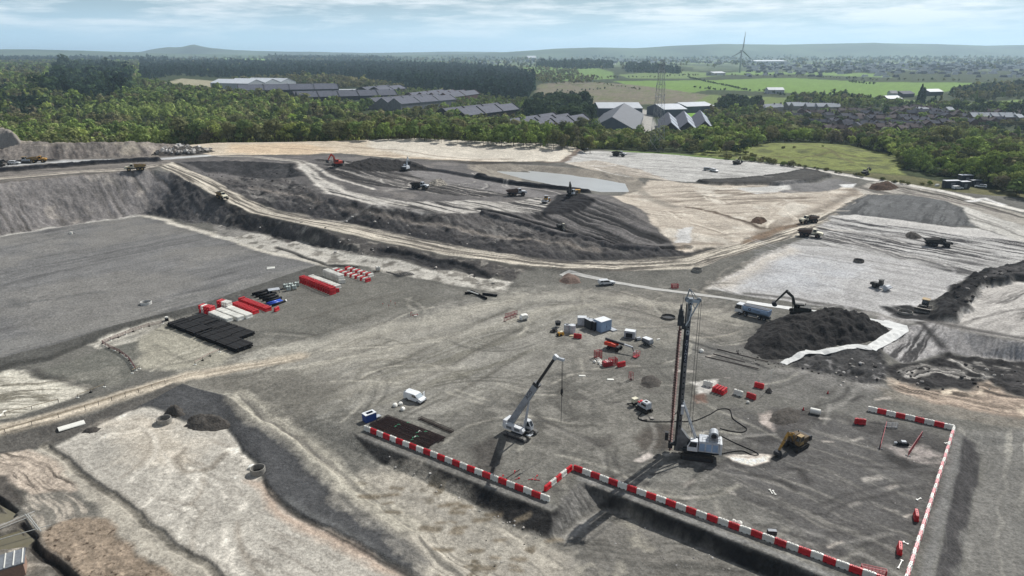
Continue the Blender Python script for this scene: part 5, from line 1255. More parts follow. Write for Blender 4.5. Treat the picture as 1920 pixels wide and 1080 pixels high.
def text_mesh(body, size, name, m, parent, M, depth=.01):
    cu = bpy.data.curves.new('letters', 'FONT'); cu.body = body; cu.size = size; cu.extrude = depth; cu.align_x = 'CENTER'; cu.align_y = 'CENTER'; cu.resolution_u = 2
    o = bpy.data.objects.new('letters', cu); COL.objects.link(o)
    dg = bpy.context.evaluated_depsgraph_get(); me = bpy.data.meshes.new_from_object(o.evaluated_get(dg))
    bpy.data.objects.remove(o); me.transform(M); me.materials.clear(); me.materials.append(m); me.name = name
    r = bpy.data.objects.new(name, me); COL.objects.link(r); r.parent = parent; return r

def wheel(t, x, y, r, w, rim=GREYP, name='wheel'):
    s = 1 if y > 0 else -1
    o = MB().tube((x, y - w / 2, r), (x, y + w / 2, r), r, n=14).build('tyre', BLACK, None)
    o.name = name; o.parent = t
    h = MB().tube((x, y + s * w * .3, r), (x, y + s * (w / 2 + .03), r), r * .55, r * .5, n=10).build('rim', rim, o)
    return o

def track(t, x0, x1, y, w, h, m=TRACK):
    """crawler track: rounded loop with shoes"""
    r = h / 2; prof = []
    for k in range(7): a = -PI / 2 + PI * k / 6; prof.append((x1 - r + r * math.cos(a), r + r * math.sin(a)))
    for k in range(7): a = PI / 2 + PI * k / 6; prof.append((x0 + r + r * math.cos(a), r + r * math.sin(a)))
    b = MB().prism(prof, y - w / 2, y + w / 2)
    n = int((x1 - x0) / .45)
    for k in range(n):
        x = x0 + r + (x1 - x0 - 2 * r) * (k + .5) / n
        b.box((x, y, h + .02), (.2, w + .03, .05)); b.box((x, y, .02), (.2, w + .03, .05))
    o = b.build('crawler_track', m, t)
    f = MB(); s = 1 if y > 0 else -1
    f.box(((x0 + x1) / 2, y + s * (w / 2 + .01), h * .5), ((x1 - x0) - h * 1.3, .06, h * .36))
    for k in range(5): f.tube((x0 + r + (x1 - x0 - 2 * r) * k / 4, y + s * (w / 2), h * .45), (x0 + r + (x1 - x0 - 2 * r) * k / 4, y + s * (w / 2 + .07), h * .45), h * .24, n=8)
    f.build('track_frame', DGREY, o)
    return o

def cab(t, x0, x1, y0, y1, z0, z1, m, rake=.35, name='cab'):
    prof = [(x0, z0), (x1, z0), (x1 + .05, z0 + (z1 - z0) * .45), (x1 - rake, z1), (x0 + .08, z1)]
    o = MB().prism(prof, y0, y1, inset=.05).build(name, m, t)
    g = MB(); zc0, zc1 = z0 + (z1 - z0) * .45, z1 - .14
    k0, k1 = .04, (zc1 - zc0) / (z1 - zc0)
    fx = lambda f: x1 + .05 - (rake + .05) * f + .03
    g.add([(fx(k0), y0 + .12, zc0 + .05), (fx(k0), y1 - .12, zc0 + .05), (fx(k1), y1 - .12, zc1), (fx(k1), y0 + .12, zc1), (fx(k0) - .06, y0 + .12, zc0 + .05), (fx(k0) - .06, y1 - .12, zc0 + .05), (fx(k1) - .06, y1 - .12, zc1), (fx(k1) - .06, y0 + .12, zc1)], [(0, 1, 2, 3), (4, 7, 6, 5), (0, 4, 5, 1), (1, 5, 6, 2), (2, 6, 7, 3), (3, 7, 4, 0)])
    g.build('windscreen', GLASS, o)
    for s, y in ((-1, y0), (1, y1)):
        w = MB(); ya, yb = y + s * .02, y - s * .04
        pr = [(x0 + .22, zc0), (x1 - .16, zc0), (x1 - rake - .02, zc1), (x0 + .22, zc1)]
        w.prism(pr, min(ya, yb), max(ya, yb)); w.build('side_window', GLASS, o)
    return o

def limb(m, a, b, wa, wb, th):
    """tapered box beam in the x-z plane"""
    a = Vector((a[0], 0, a[1])); b = Vector((b[0], 0, b[1])); d = (b - a).normalized(); n = Vector((-d.z, 0, d.x))
    vs = []
    for p, w in ((a, wa), (a + (b - a) * .5, max(wa, wb) * 1.05), (b, wb)):
        for s in (-1, 1): vs += [p + n * w / 2 + Vector((0, s * th / 2, 0)), p - n * w / 2 + Vector((0, s * th / 2, 0))]
    fs = [(0, 1, 3, 2), (8, 10, 11, 9)]
    for k in (0, 4): fs += [(k, k + 4, k + 5, k + 1), (k + 2, k + 3, k + 7, k + 6), (k, k + 2, k + 6, k + 4), (k + 1, k + 5, k + 7, k + 3)]
    return m.add(vs, fs)

def excavator(name, label, loc, rz, s=1.0, body=TAN, boomm=None, cabm=None, swing=0.0, boom=(3.2, 4.6), elbow=(5.6, 3.2), tip=(6.0, .7), curl=-1.9, group=None):
    boomm = boomm or body; cabm = cabm or body
    t = thing(name, label, 'excavator', loc, rz, group); t.scale = (s, s, s)
    track(t, -2.0, 2.0, -1.25, .6, .9); track(t, -2.0, 2.0, 1.25, .6, .9)
    MB().box((0, 0, .75), (2.2, 2.0, .5)).build('undercarriage', DGREY, t)
    up = MB().box((-.75, -.1, 1.62), (3.3, 2.7, 1.1), 0, .94).box((-.3, -.75, 2.3), (2.2, 1.2, .35), 0, .85).build('upper_body', body, t, bevel=.06)
    MB().prism([(-2.95, 1.1), (-2.2, 1.1), (-2.2, 2.15), (-2.75, 2.15), (-3.0, 1.8)], -1.4, 1.3).build('counterweight', DGREY if body is not DARKM else DARKM, t)
    c = cab(t, -.35, 1.15, .35, 1.32, 1.1, 2.95, cabm, .28)
    MB().tube((-1.6, -.8, 2.2), (-1.6, -.8, 2.75), .08).build('exhaust', DGREY, up)
    bp, be = (.75, 1.65), boom
    b = MB(); mid = (bp[0] + (be[0] - bp[0]) * .45 - .25, bp[1] + (be[1] - bp[1]) * .62 + .35)
    limb(b, bp, mid, .55, .62, .42); limb(b, mid, be, .6, .36, .38); bo = b.build('boom', boomm, t)
    r = MB().tube((bp[0] + .6, .34, 1.45), (mid[0] + .1, .30, mid[1] - .05), .09).tube((bp[0] + .6, -.34, 1.45), (mid[0] + .1, -.30, mid[1] - .05), .09).build('boom_ram', STEEL, bo)
    st = MB(); limb(st, (be[0] - .35, be[1] + .28), elbow, .45, .32, .32); so = st.build('stick', boomm, t)
    MB().tube((mid[0] + .2, 0, mid[1] + .42), (be[0] - .3, 0, be[1] + .42), .08).build('stick_ram', STEEL, so)
    e = Vector((elbow[0], 0, elbow[1])); k = MB(); a = curl
    pr = []
    for q in range(8):
        th = a + q * .42; rr = .72
        pr.append((e.x + .1 + math.cos(th) * rr, e.z - .45 + math.sin(th) * rr))
    pr.append((e.x + .05, e.z + .1))
    k.prism(pr, -.55, .55); k.build('bucket', DGREY, t)
    for ob in (c, up, bo, so): pass
    if swing:
        pass
    return t

def dump_truck(name, label, loc, rz, body=TAN, cabm=CREAM, load=True, artic=.0, group='articulated dump trucks at work', bin_=None):
    t = thing(name, label, 'dump truck', loc, rz, group)
    for x in (2.9, -1.0, -2.7):
        for y in (-1.2, 1.2): wheel(t, x, y, .88, .7, body)
    MB().box((-1.6, 0, 1.15), (5.2, .9, .5)).box((2.4, 0, 1.15), (3.0, 1.3, .6)).build('chassis', DGREY, t)
    h = MB().prism([(2.2, 1.2), (4.7, 1.15), (4.75, 1.75), (4.2, 2.2), (2.2, 2.35)], -1.05, 1.05, inset=.06).build('bonnet', cabm if cabm is not None else body, t)
    MB().box((4.74, 0, 1.55), (.08, 1.5, .6)).build('grille', DGREY, h)
    for y in (-1, 1): MB().box((2.9, y * 1.25, 1.9), (1.9, .55, .1)).build('mudguard', body, t)
    cab(t, .9, 2.4, -.8, .8, 1.4, 3.3, cabm, .3)
    b = MB()
    ring = [[(-4.6, 2.9), (-3.9, 1.75), (-.6, 1.45), (.55, 2.0), (.6, 3.1)]]
    o_, w0, w1 = [], 1.15, 1.5
    top = [(-4.7, 2.55), (.6, 3.0)]
    V = []
    for (x, zb, zt) in ((-4.6, 2.15, 2.45), (-3.7, 1.7, 2.75), (-.7, 1.45, 2.95), (.55, 1.75, 3.15)):
        for (w, z) in ((w0, zb), (w1, zt)): V += [(x, -w, z), (x, w, z)]
        for (w, z) in ((w1 - .12, zt), (w0 - .1, zb + .12)): V += [(x, -w, z), (x, w, z)]
    F = []
    for k in range(3):
        a = k * 8; c_ = a + 8
        F += [(a, a + 1, c_ + 1, c_), (a, c_, c_ + 2, a + 2), (a + 1, a + 3, c_ + 3, c_ + 1), (a + 2, c_ + 2, c_ + 4, a + 4), (a + 3, a + 5, c_ + 5, c_ + 3), (a + 4, c_ + 4, c_ + 6, a + 6), (a + 5, a + 7, c_ + 7, c_ + 5), (a + 6, c_ + 6, c_ + 7, a + 7)]
    for a in (0, 24): F += [(a, a + 2, a + 4, a + 6), (a + 1, a + 7, a + 5, a + 3), (a, a + 6, a + 7, a + 1)]
    F += [(24, 26, 27, 25)]
    b.add(V, F); bo = b.build('dump_body', bin_ or body, t)
    if load:
        l = MB(); n = 9; vs = []
        for i in range(n):
            for j in range(6):
                x = -4.2 + 4.6 * i / (n - 1); y = -1.35 + 2.7 * j / 5
                e = max(0, 1 - abs(y) / 1.5) * (1 - abs(i / (n - 1) - .55) * 1.5)
                vs.append((x, y, 2.55 + .25 * i / (n - 1) + .75 * max(e, 0) + .16 * math.sin(i * 3.1 + j * 5.3)))
        l.add(vs, [(i * 6 + j, i * 6 + 6 + j, i * 6 + 7 + j, i * 6 + j + 1) for i in range(n - 1) for j in range(5)])
        l.build('spoil_load', SPOIL, t, True)
    return t

def van(name, label, loc, rz, group=None):
    t = thing(name, label, 'van', loc, rz, group)
    pr = [(-2.45, .35), (-2.5, 1.0), (-2.4, 1.85), (-2.25, 1.95), (.45, 1.97), (.85, 1.88), (1.65, 1.22), (2.3, 1.02), (2.48, .75), (2.46, .35)]
    b = MB().prism(pr, -.95, .95, inset=.05).build('body', WHITE, t, bevel=.03)
    g = MB(); g.add([(.93, -.8, 1.86), (.93, .8, 1.86), (1.66, .8, 1.27), (1.66, -.8, 1.27), (.9, -.8, 1.80), (.9, .8, 1.80), (1.6, .8, 1.2), (1.6, -.8, 1.2)], [(0, 1, 2, 3), (4, 7, 6, 5), (0, 4, 5, 1), (1, 5, 6, 2), (2, 6, 7, 3), (3, 7, 4, 0)]); g.build('windscreen', mat('pale_glass', (150, 160, 166), .15, 0, .7), b)
    for y in (-1, 1):
        w = MB().prism([(.0, 1.28), (1.35, 1.25), (.8, 1.8), (.0, 1.83)], y * .97 - .02, y * .97 + .02); w.build('side_window', GLASS, b)
        for x in (-1.5, 1.5): wheel(t, x, y * .85, .34, .24)
        MB().box((2.40, y * .7, .86), (.14, .36, .2)).build('headlight', mat('lamp_glass', (190, 195, 200), .2, 0, .7), t)
    MB().box((2.44, 0, .5), (.12, 1.8, .25)).build('bumper', DGREY, t)
    MB().box((1.35, 1.38, 1.25), (.10, .92, 1.1), .25).build('door', WHITE, t)
    MB().box((-2.1, -.6, 2.02), (.25, .35, .12)).build('roof_vent', GREYP, t)
    return t

def pickup(name, label, loc, rz, body=WHITE, group=None):
    t = thing(name, label, 'pickup truck', loc, rz, group)
    pr = [(-2.65, .5), (-2.68, 1.05), (-2.55, 1.75), (-2.4, 1.83), (.15, 1.85), (.45, 1.78), (1.1, 1.2), (2.3, 1.1), (2.65, .95), (2.65, .5)]
    b = MB().prism(pr, -.93, .93, inset=.05).build('body', body, t, bevel=.03)
    g = MB().add([(.5, -.76, 1.77), (.5, .76, 1.77), (1.12, .76, 1.25), (1.12, -.76, 1.25), (.45, -.76, 1.7), (.45, .76, 1.7), (1.05, .76, 1.2), (1.05, -.76, 1.2)], [(0, 1, 2, 3), (4, 7, 6, 5), (0, 4, 5, 1), (1, 5, 6, 2), (2, 6, 7, 3), (3, 7, 4, 0)]); g.build('windscreen', GLASS, b)
    for y in (-1, 1):
        MB().prism([(-1.2, 1.25), (.85, 1.22), (.4, 1.7), (-1.2, 1.72)], y * .95 - .02, y * .95 + .02).build('side_window', GLASS, b)
        MB().prism([(-2.3, 1.25), (-1.35, 1.25), (-1.35, 1.68), (-2.25, 1.68)], y * .95 - .02, y * .95 + .02).build('side_window', GLASS, b)
        for x in (-1.65, 1.65): wheel(t, x, y * .85, .39, .27)
        MB().box((2.6, y * .68, .92), (.12, .36, .18)).build('headlight', MATS.get('lamp_glass') or mat('lamp_glass', (190, 195, 200), .2, 0, .7), t)
    MB().box((0, 0, .45), (5.0, 1.5, .2)).build('chassis', DGREY, t)
    return t

def tipper(name, label, loc, rz):
    t = thing(name, label, 'tipper truck', loc, rz)
    MB().box((-.6, 0, .95), (8.6, .9, .35)).build('chassis', DGREY, t)
    for x in (3.4, 1.7, -2.4, -3.75):
        for y in (-1.05, 1.05): wheel(t, x, y, .52, .4)
    c = cab(t, 2.75, 4.75, -1.22, 1.22, .75, 3.15, WHITE, .18)
    MB().box((4.82, 0, .85), (.2, 2.4, .5)).build('bumper', WHITE, t)
    for y in (-1, 1): MB().box((4.85, y * .85, 1.1), (.12, .4, .22)).build('headlight', GLASS, t); MB().box((4.7, y * 1.42, 2.1), (.15, .25, .6)).build('mirror', DGREY, c)
    V = []; n = 14; F = []
    for x in (-4.6, 2.55):
        for k in range(n + 1):
            a = PI + PI * k / n; V.append((x, 1.25 * math.cos(a), 2.45 + 1.2 * math.sin(a)))
        for k in range(n + 1):
            a = 2 * PI - PI * k / n; V.append((x, 1.15 * math.cos(a), 2.48 + 1.1 * math.sin(a)))
        V += []
    m_ = 2 * (n + 1)
    F = [(k, (k + 1) % m_, m_ + (k + 1) % m_, m_ + k) for k in range(m_)]
    b = MB().add(V, F)
    b.box((-1.02, -1.2, 2.72), (7.15, .1, .6)).box((-1.02, 1.2, 2.72), (7.15, .1, .6))
    bo = b.build('tipper_body', LBLUE, t)
    hp = MB(); pr = [(1.25 * math.cos(PI + PI * k / 12), 2.45 + 1.2 * math.sin(PI + PI * k / 12)) for k in range(13)] + [(1.25, 3.0), (-1.25, 3.0)]
    hp.prism(pr, 2.56, 2.68, 'x').build('headboard', LBLUE, t)
    MB().prism(pr, -4.72, -4.61, 'x').build('tailgate', LBLUE, t)
    MB().box((-1.0, 0, 3.06), (7.1, 1.7, .12)).build('sheet_cover', mat('dark_tarpaulin', (60, 66, 76), .7), t)
    MB().box((-.4, -1.12, .75), (2.6, .1, .55)).box((-.4, 1.12, .75), (2.6, .1, .55)).build('side_guard', GREYP, t)
    for s in (-1, 1):
        r = MB().ring((0, 0, 0), .42, .24, -.02, .02, 18)
        M = Matrix.Translation((.55 * 1, s * 1.275, 2.42)) @ Matrix.Rotation(PI / 2, 4, 'X')
        o = r.build('logo_ring', NAVY, bo); o.data.transform(M)
        R_ = Matrix.Rotation(PI / 2, 4, 'X') if s < 0 else Matrix.Rotation(PI, 4, 'Z') @ Matrix.Rotation(PI / 2, 4, 'X')
        text_mesh('Flannery', .62, 'lettering', NAVY, bo, Matrix.Translation((-1.35 if s > 0 else 2.2 - 3.6 + 1.0, s * 1.275, 2.4)) @ R_)
    return t

def dozer(name, label, loc, rz, body=DARKM):
    t = thing(name, label, 'bulldozer', loc, rz)
    track(t, -2.2, 2.1, -1.15, .75, 1.1); track(t, -2.2, 2.1, 1.15, .75, 1.1)
    h = MB().prism([(-2.0, .8), (2.0, .8), (2.0, 1.9), (.3, 2.0), (.2, 1.5), (-2.0, 1.5)], -.72, .72).build('engine_hood', body, t, bevel=.05)
    MB().tube((1.2, .3, 1.9), (1.2, .3, 2.6), .09).build('exhaust', DGREY, h)
    cab(t, -1.7, .15, -.8, .8, 1.4, 3.15, body, .15)
    MB().box((-.8, 0, 3.2), (2.2, 1.9, .12)).build('roof', TAN, t)
    b = MB(); pr = [(2.75, .1), (3.05, .15), (2.85, .7), (3.1, 1.45), (2.95, 1.5), (2.65, .75)]
    b.prism(pr, -2.0, 2.0); b.build('blade', STEEL, t)
    a = MB()
    for y in (-1.65, 1.65): a.bar((-.2, y, .6), (2.8, y, .45), .25)
    a.build('push_arm', DGREY, t)
    return t

def roller(name, label, loc, rz, body=DARKM, drumc=STEEL, hoodc=None, s=1.0):
    t = thing(name, label, 'roller', loc, rz); t.scale = (s, s, s)
    MB().tube((2.0, -1.05, .78), (2.0, 1.05, .78), .78, n=20).build('drum', drumc, t, False)
    f = MB()
    for y in (-1, 1): f.box((1.7, y * 1.2, .85), (2.6, .14, .4))
    f.box((3.0, 0, .95), (.25, 2.5, .35)).box((.55, 0, .95), (.3, 2.5, .4)); f.build('drum_frame', OFFW, t)
    for y in (-1.0, 1.0): wheel(t, -1.3, y, .78, .55, body)
    MB().prism([(-2.9, .8), (-.4, .8), (-.4, 1.75), (-2.3, 1.75), (-2.9, 1.5)], -.85, .85, inset=.05).build('engine_hood', hoodc or body, t, bevel=.04)
    c = cab(t, -.5, .55, -.7, .7, .9, 2.8, body, .1)
    MB().box((.02, 0, 2.87), (1.3, 1.6, .1)).build('roof', hoodc or body, t)
    return t

def boom_lift(name, label, loc, rz):
    t = thing(name, label, 'boom lift', loc, rz)
    for x in (-1.2, 1.2):
        for y in (-1.05, 1.05): wheel(t, x, y, .5, .38, DGREY)
    MB().box((0, 0, .75), (2.6, 1.7, .45)).build('chassis', DGREY, t)
    MB().prism([(-2.4, 1.05), (.7, 1.05), (.7, 1.7), (-.6, 1.95), (-2.3, 1.95), (-2.45, 1.7)], -1.1, -.3, inset=.06).prism([(-2.4, 1.05), (.7, 1.05), (.7, 1.6), (-.6, 1.85), (-2.3, 1.85), (-2.45, 1.6)], .3, 1.1, inset=.06).build('turntable_cowl', ORANGE, t)
    m = MB(); m.bar((-2.6, 0, 2.35), (2.6, 0, 1.95), .42, .5); m.build('lower_boom', DGREY, t)
    m = MB(); m.bar((2.4, 0, 1.98), (4.9, 0, 1.75), .3, .36); m.build('upper_boom', OFFW, t)
    m = MB(); m.bar((4.8, 0, 1.75), (5.9, -.9, .55), .22, .25); m.build('jib', DGREY, t)
    b = MB(); x, y = 6.6, -1.3
    for z in (.35, .8, 1.35):
        for (p, q) in (((-.5, -1.0), (.5, -1.0)), ((.5, -1.0), (.5, 1.0)), ((.5, 1.0), (-.5, 1.0)), ((-.5, 1.0), (-.5, -1.0))): b.bar((x + p[0], y + p[1], z), (x + q[0], y + q[1], z), .07)
    for p in ((-.5, -1), (.5, -1), (.5, 1), (-.5, 1), (-.5, 0), (.5, 0)): b.bar((x + p[0], y + p[1], .3), (x + p[0], y + p[1], 1.35), .07)
    b.box((x, y, .3), (1.0, 2.0, .1)); b.build('basket', DKRED, t)
    MB().box((x - .55, y, 1.15), (.25, .7, .4)).build('control_box', OFFW, t)
    return t

def crawler_crane(name, label, loc, rz):
    t = thing(name, label, 'crawler crane', loc, rz)
    for y in (-1.9, 1.9): track(t, -2.6, 2.6, y, .7, .95, mat('dusty_track', (120, 118, 114), .8, .2, .3, .3, 2, (46, 44, 42)))
    MB().box((0, 0, .75), (2.6, 3.2, .5)).box((2.0, .3, 1.0), (1.3, 1.1, .3)).build('undercarriage', DGREY, t)
    MB().box((2.35, -.35, 1.05), (1.0, 1.1, .12)).build('step_plate', OFFW, t)
    MB().prism([(-3.2, 1.15), (1.3, 1.15), (1.5, 1.7), (1.2, 2.15), (-2.2, 2.35), (-3.2, 2.2)], -1.35, -.45, inset=.04).build('engine_housing', WHITE, t, bevel=.05)
    MB().box((-.4, 0, 1.35), (5.4, 1.0, .4)).build('turntable', DGREY, t)
    MB().box((-3.0, 0, 2.1), (.9, 2.6, 1.5), 0, .9).build('counterweight', WHITE, t, bevel=.06)
    w = MB().tube((-2.3, -.35, 2.7), (-2.3, .5, 2.7), .36, n=12); w.build('winch', GREYP, t)
    cb = cab(t, .3, 2.0, .55, 1.55, 1.25, 3.2, WHITE, .55)
    for k in range(2): MB().box((-1.8 + k * 1.9, -1.4, 1.75), (1.2, .05, .5)).build('side_panel', GREYP, t)
    L = 18.8; el = math.radians(59); a = Vector((-1.9, 0, 2.7)); d = Vector((math.cos(el), 0, math.sin(el)))
    def sec(x0, x1, wd, ht, nm, m):
        b = MB().bar(a + d * x0, a + d * x1, wd, ht); return b.build(nm, m, t)
    b1 = sec(-.6, 10.6, .95, 1.15, 'boom_base', MASTG)
    MB().bar(a + d * 10.5, a + d * 11.2, 1.05, 1.25).build('boom_collar', DGREY, b1)
    sec(11.1, 18.1, .42, .48, 'boom_extension', mat('black_boom', (30, 31, 33), .4, .2))
    n_ = Vector((-d.z, 0, d.x))
    hd = MB().bar(a + d * 18.0, a + d * 18.9, .6, .8).bar(a + d * 18.2 + n_ * .3, a + d * 18.9 - n_ * 1.2 + Vector((.55, 0, .15)), .5, .45); hd.build('boom_head', OFFW, t)
    MB().tube((.9, -.3, 1.7), a + d * 6.4 - n_ * .6, .17).tube((.9, .3, 1.7), a + d * 6.4 - n_ * .6, .17).build('lift_ram', OFFW, t)
    R_ = Matrix.Translation(a + d * 8.0 + Vector((0, -.485, 0))) @ Matrix.Rotation(-el, 4, 'Y') @ Matrix.Rotation(PI / 2, 4, 'X')
    text_mesh('AGD', 1.0, 'lettering', NAVY, b1, R_)
    tipx = a + d * 18.9 - n_ * .9 + Vector((.5, 0, 0))
    ZH = 11.8
    MB().tube(tipx + Vector((0, -.16, 0)), (tipx.x, -.16, ZH + .8), .04, n=5).tube(tipx + Vector((0, .16, 0)), (tipx.x, .16, ZH + .8), .04, n=5).build('hoist_rope', ROPE, t)
    MB().box((tipx.x, 0, ZH + .35), (.3, .5, .9), 0, .8).tube((tipx.x, 0, ZH - .4), (tipx.x, 0, ZH), .13).tube((tipx.x, 0, ZH - .4), (tipx.x + .25, 0, ZH - .6), .08).build('hook_block', BLACK, t)
    MB().tube((tipx.x, 0, ZH - .5), (tipx.x, 0, ZH - 6.0), .05, n=5).build('chain', ROPE, t)
    return t

def drill_rig(name, label, loc, rz):
    """front is +x (mast and auger), house behind"""
    t = thing(name, label, 'piling rig', loc, rz)
    for y in (-1.9, 1.9): track(t, -4.3, 1.6, y, .85, 1.15)
    MB().box((-1.8, 0, .95), (4.2, 3.2, .6)).build('undercarriage', DGREY, t)
    MB().box((-2.0, 0, 1.55), (6.4, 2.9, .35)).build('turntable', DGREY, t)
    hs = MB().box((-3.3, .25, 2.75), (3.7, 2.9, 2.1), 0, .97).build('engine_house', OFFW, t, bevel=.08)
    for k in range(3): MB().box((-2.1 - k * 1.15, 1.72, 2.7), (.9, .06, 1.4)).build('side_panel', LBLUE, hs)
    for k in range(3): MB().box((-2.1 - k * 1.15, -1.22, 2.7), (.9, .06, 1.4)).build('side_panel', LBLUE, hs)
    MB().box((-5.35, .25, 2.6), (.45, 3.0, 2.3)).build('counterweight', WHITE, t, bevel=.08)
    cab(t, -1.35, .5, .6, 1.95, 1.75, 3.8, WHITE, .5)
    e = MB().box((-4.0, .3, 4.1), (1.7, 1.8, .7)).tube((-4.0, -.5, 4.9), (-4.0, 1.2, 4.9), .8, n=16).build('winch_unit', OFFW, t)
    MB().tube((-4.0, 1.2, 4.9), (-4.0, 1.28, 4.9), .5, n=12).build('winch_drum', DGREY, e)
    rl = MB()
    for x in (-5.1, -4.2, -3.3, -2.0):
        for y in (-1.1, 1.6): rl.bar((x, y, 3.8), (x, y, 4.7), .05)
    for y in (-1.1, 1.6): rl.bar((-5.1, y, 4.7), (-2.0, y, 4.7), .05); rl.bar((-5.1, y, 4.3), (-2.0, y, 4.3), .04)
    rl.build('handrail', GREYP, t)
    # mast
    MX, H = 2.2, 29.5
    m = MB().box((MX - .05, 0, .5 + H / 2), (.75, .66, H)); mo = m.build('mast', MASTD, t)
    g = MB()
    for y in (-.26, .26): g.bar((MX + .48, y, .6), (MX + .48, y, H - .2), .22, .30)
    for k in range(38): g.box((MX + .5, 0, 1.0 + k * .76), (.08, .5, .12))
    g.build('guide_rail', DGREY, mo)
    h = MB()
    for k in range(26):
        for y in (-1, 1): h.box((MX - .1, y * .335, 2.5 + k * 1.08), (.24, .04, .3))
    h.build('mast_hole', BLACK, mo)
    hs_ = MB()
    for y, r in ((-.46, .09), (-.60, .07), (.46, .09), (.6, .06)): hs_.path([(MX + .3, y, 2.0), (MX + .25, y * 1.05, 9), (MX + .3, y, 16), (MX + .35, y, 25.0)], r)
    hs_.path([(MX + .2, -.9, 9.2), (MX + .6, -1.1, 7.6), (MX + 1.2, -1.0, 7.0), (MX + 1.5, -.8, 8.0), (MX + 1.6, -.6, 12), (MX + 1.5, -.4, 24)], .08)
    hs_.build('hydraulic_hose', BLACK, mo)
    for s in (-1, 1):
        MB().box((MX - .05, s * .345, 21.0), (.5, .03, 5.2)).build('name_board', NAVY, mo)
        R_ = Matrix.Translation((MX - .05, s * .37, 20.7)) @ (Matrix.Rotation(PI, 4, 'Z') if s > 0 else Matrix.Identity(4)) @ Matrix.Rotation(PI / 2, 4, 'X') 
        text_mesh('\n'.join('SOILMEC'), .6, 'lettering', OFFW, mo, R_)
        MB().box((MX - .05, s * .36, 24.2), (.55, .03, .7)).build('emblem_board', OFFW, mo)
        MB().box((MX - .05, s * .385, 24.2), (.3, .03, .4)).build('emblem', NAVY, mo)
    # mast head
    c = MB().box((MX - .5, .30, H + .5), (2.2, .1, .5)).box((MX - .5, -.30, H + .5), (2.2, .1, .5)).bar((MX - 1.5, .3, H + .3), (MX - .4, .3, H - 2.4), .12).bar((MX - 1.5, -.3, H + .3), (MX - .4, -.3, H - 2.4), .12).bar((MX - .95, -.3, H - 1.1), (MX - .4, .3, H + .2), .1).box((MX - .1, 0, H + .5), (.7, .7, .9)).build('mast_head', MASTG, t)
    sh = MB()
    for x in (MX - 1.5, MX + .5): MB().tube((x, -.22, H + .7), (x, .22, H + .7), .42, n=14).build('sheave', GREYP, c)
    jb = MB(); jb.bar((MX + .6, 0, H + .9), (MX + .2, 0, H + 2.6), .2); jb.bar((MX + .2, 0, H + 2.6), (MX - 1.4, 0, H + .8), .1); jb.bar((MX - .6, .3, H + 1.0), (MX + .2, 0, H + 2.6), .1); jb.build('jib_frame', GREYP, c)
    # rotary head, auger, guide
    ro = MB().box((MX + 1.25, 0, 26.2), (1.1, 1.15, 1.7)).box((MX + 1.3, 0, 27.6), (.8, .8, 1.1)).tube((MX + 1.35, -.35, 28.1), (MX + 1.35, -.35, 29.0), .2).tube((MX + 1.35, .35, 28.1), (MX + 1.35, .35, 29.0), .2).box((MX + .7, 0, 25.2), (.7, 1.2, .8)).build('rotary_head', DGREY, t)
    MB().path([(MX + .6, .4, 25.0), (MX - .1, .75, 26.6), (MX - .4, .7, 28.6), (MX - .2, .5, 29.4)], .1).build('swivel_pipe', OFFW, ro)
    ax = MX + 1.35
    au = MB().tube((ax, 0, .2), (ax, 0, 25.4), .14, n=8)
    n = 12; pitch = .52; turns = int(24.8 / pitch); vs = []; fs = []
    for k in range(turns * n + 1):
        a = 2 * PI * k / n; z = .3 + pitch * k / n
        vs += [(ax + .13 * math.cos(a), .13 * math.sin(a), z), (ax + .40 * math.cos(a), .40 * math.sin(a), z), (ax + .40 * math.cos(a), .40 * math.sin(a), z + .06), (ax + .13 * math.cos(a), .13 * math.sin(a), z + .06)]
    for k in range(turns * n):
        b = k * 4
        for j in range(4): fs.append((b + j, b + (j + 1) % 4, b + 4 + (j + 1) % 4, b + 4 + j))
    au.add(vs, fs); au.build('auger', AUGER, t)
    MB().box((MX + .95, 0, 1.9), (1.3, 1.3, .45)).box((MX + 1.3, -.75, 1.7), (.8, .3, 1.0)).box((MX + 1.3, .75, 1.7), (.8, .3, 1.0)).build('auger_guide', DGREY, t)
    MB().box((ax + .75, -.2, 3.1), (.6, .7, 1.6)).build('auger_cleaner', DGREY, t)
    # mast foot and supports
    MB().prism([(.4, 1.6), (MX + .4, .9), (MX + .4, 5.2), (MX - .4, 5.2), (.2, 3.2)], -.55, .55).build('mast_foot', MASTD, t)
    st = MB()
    for y in (-.75, .75): st.tube((-1.0, y, 3.2), (MX - .35, y * .55, 10.6), .17, .17, 8)
    st.build('mast_strut', OFFW, t)
    st = MB()
    for y in (-.75, .75): st.tube((-1.9, y * 1.2, 2.4), (-1.2, y * 1.05, 3.2), .26, n=8); st.tube((-2.4, y, 2.0), (-.9, y, 3.4), .2, n=8)
    st.build('strut_ram', GREYP, t)
    rp = MB()
    for y in (-.18, .18): rp.tube((MX - 1.9, y, H + .6), (MX - 2.3, y * 2, 4.0), .03, n=5); rp.tube((MX - 1.6, y, H + .6), (MX - 1.7, y, 5.4), .03, n=5)
    rp.tube((MX + 1.1, 0, H + 1.0), (MX + 1.2, 0, 28.9), .04, n=5); rp.build('wire_rope', ROPE, t)
    MB().box((MX - .3, .95, 9.5), (.5, .9, 1.6)).build('service_box', OFFW, mo)
    return t

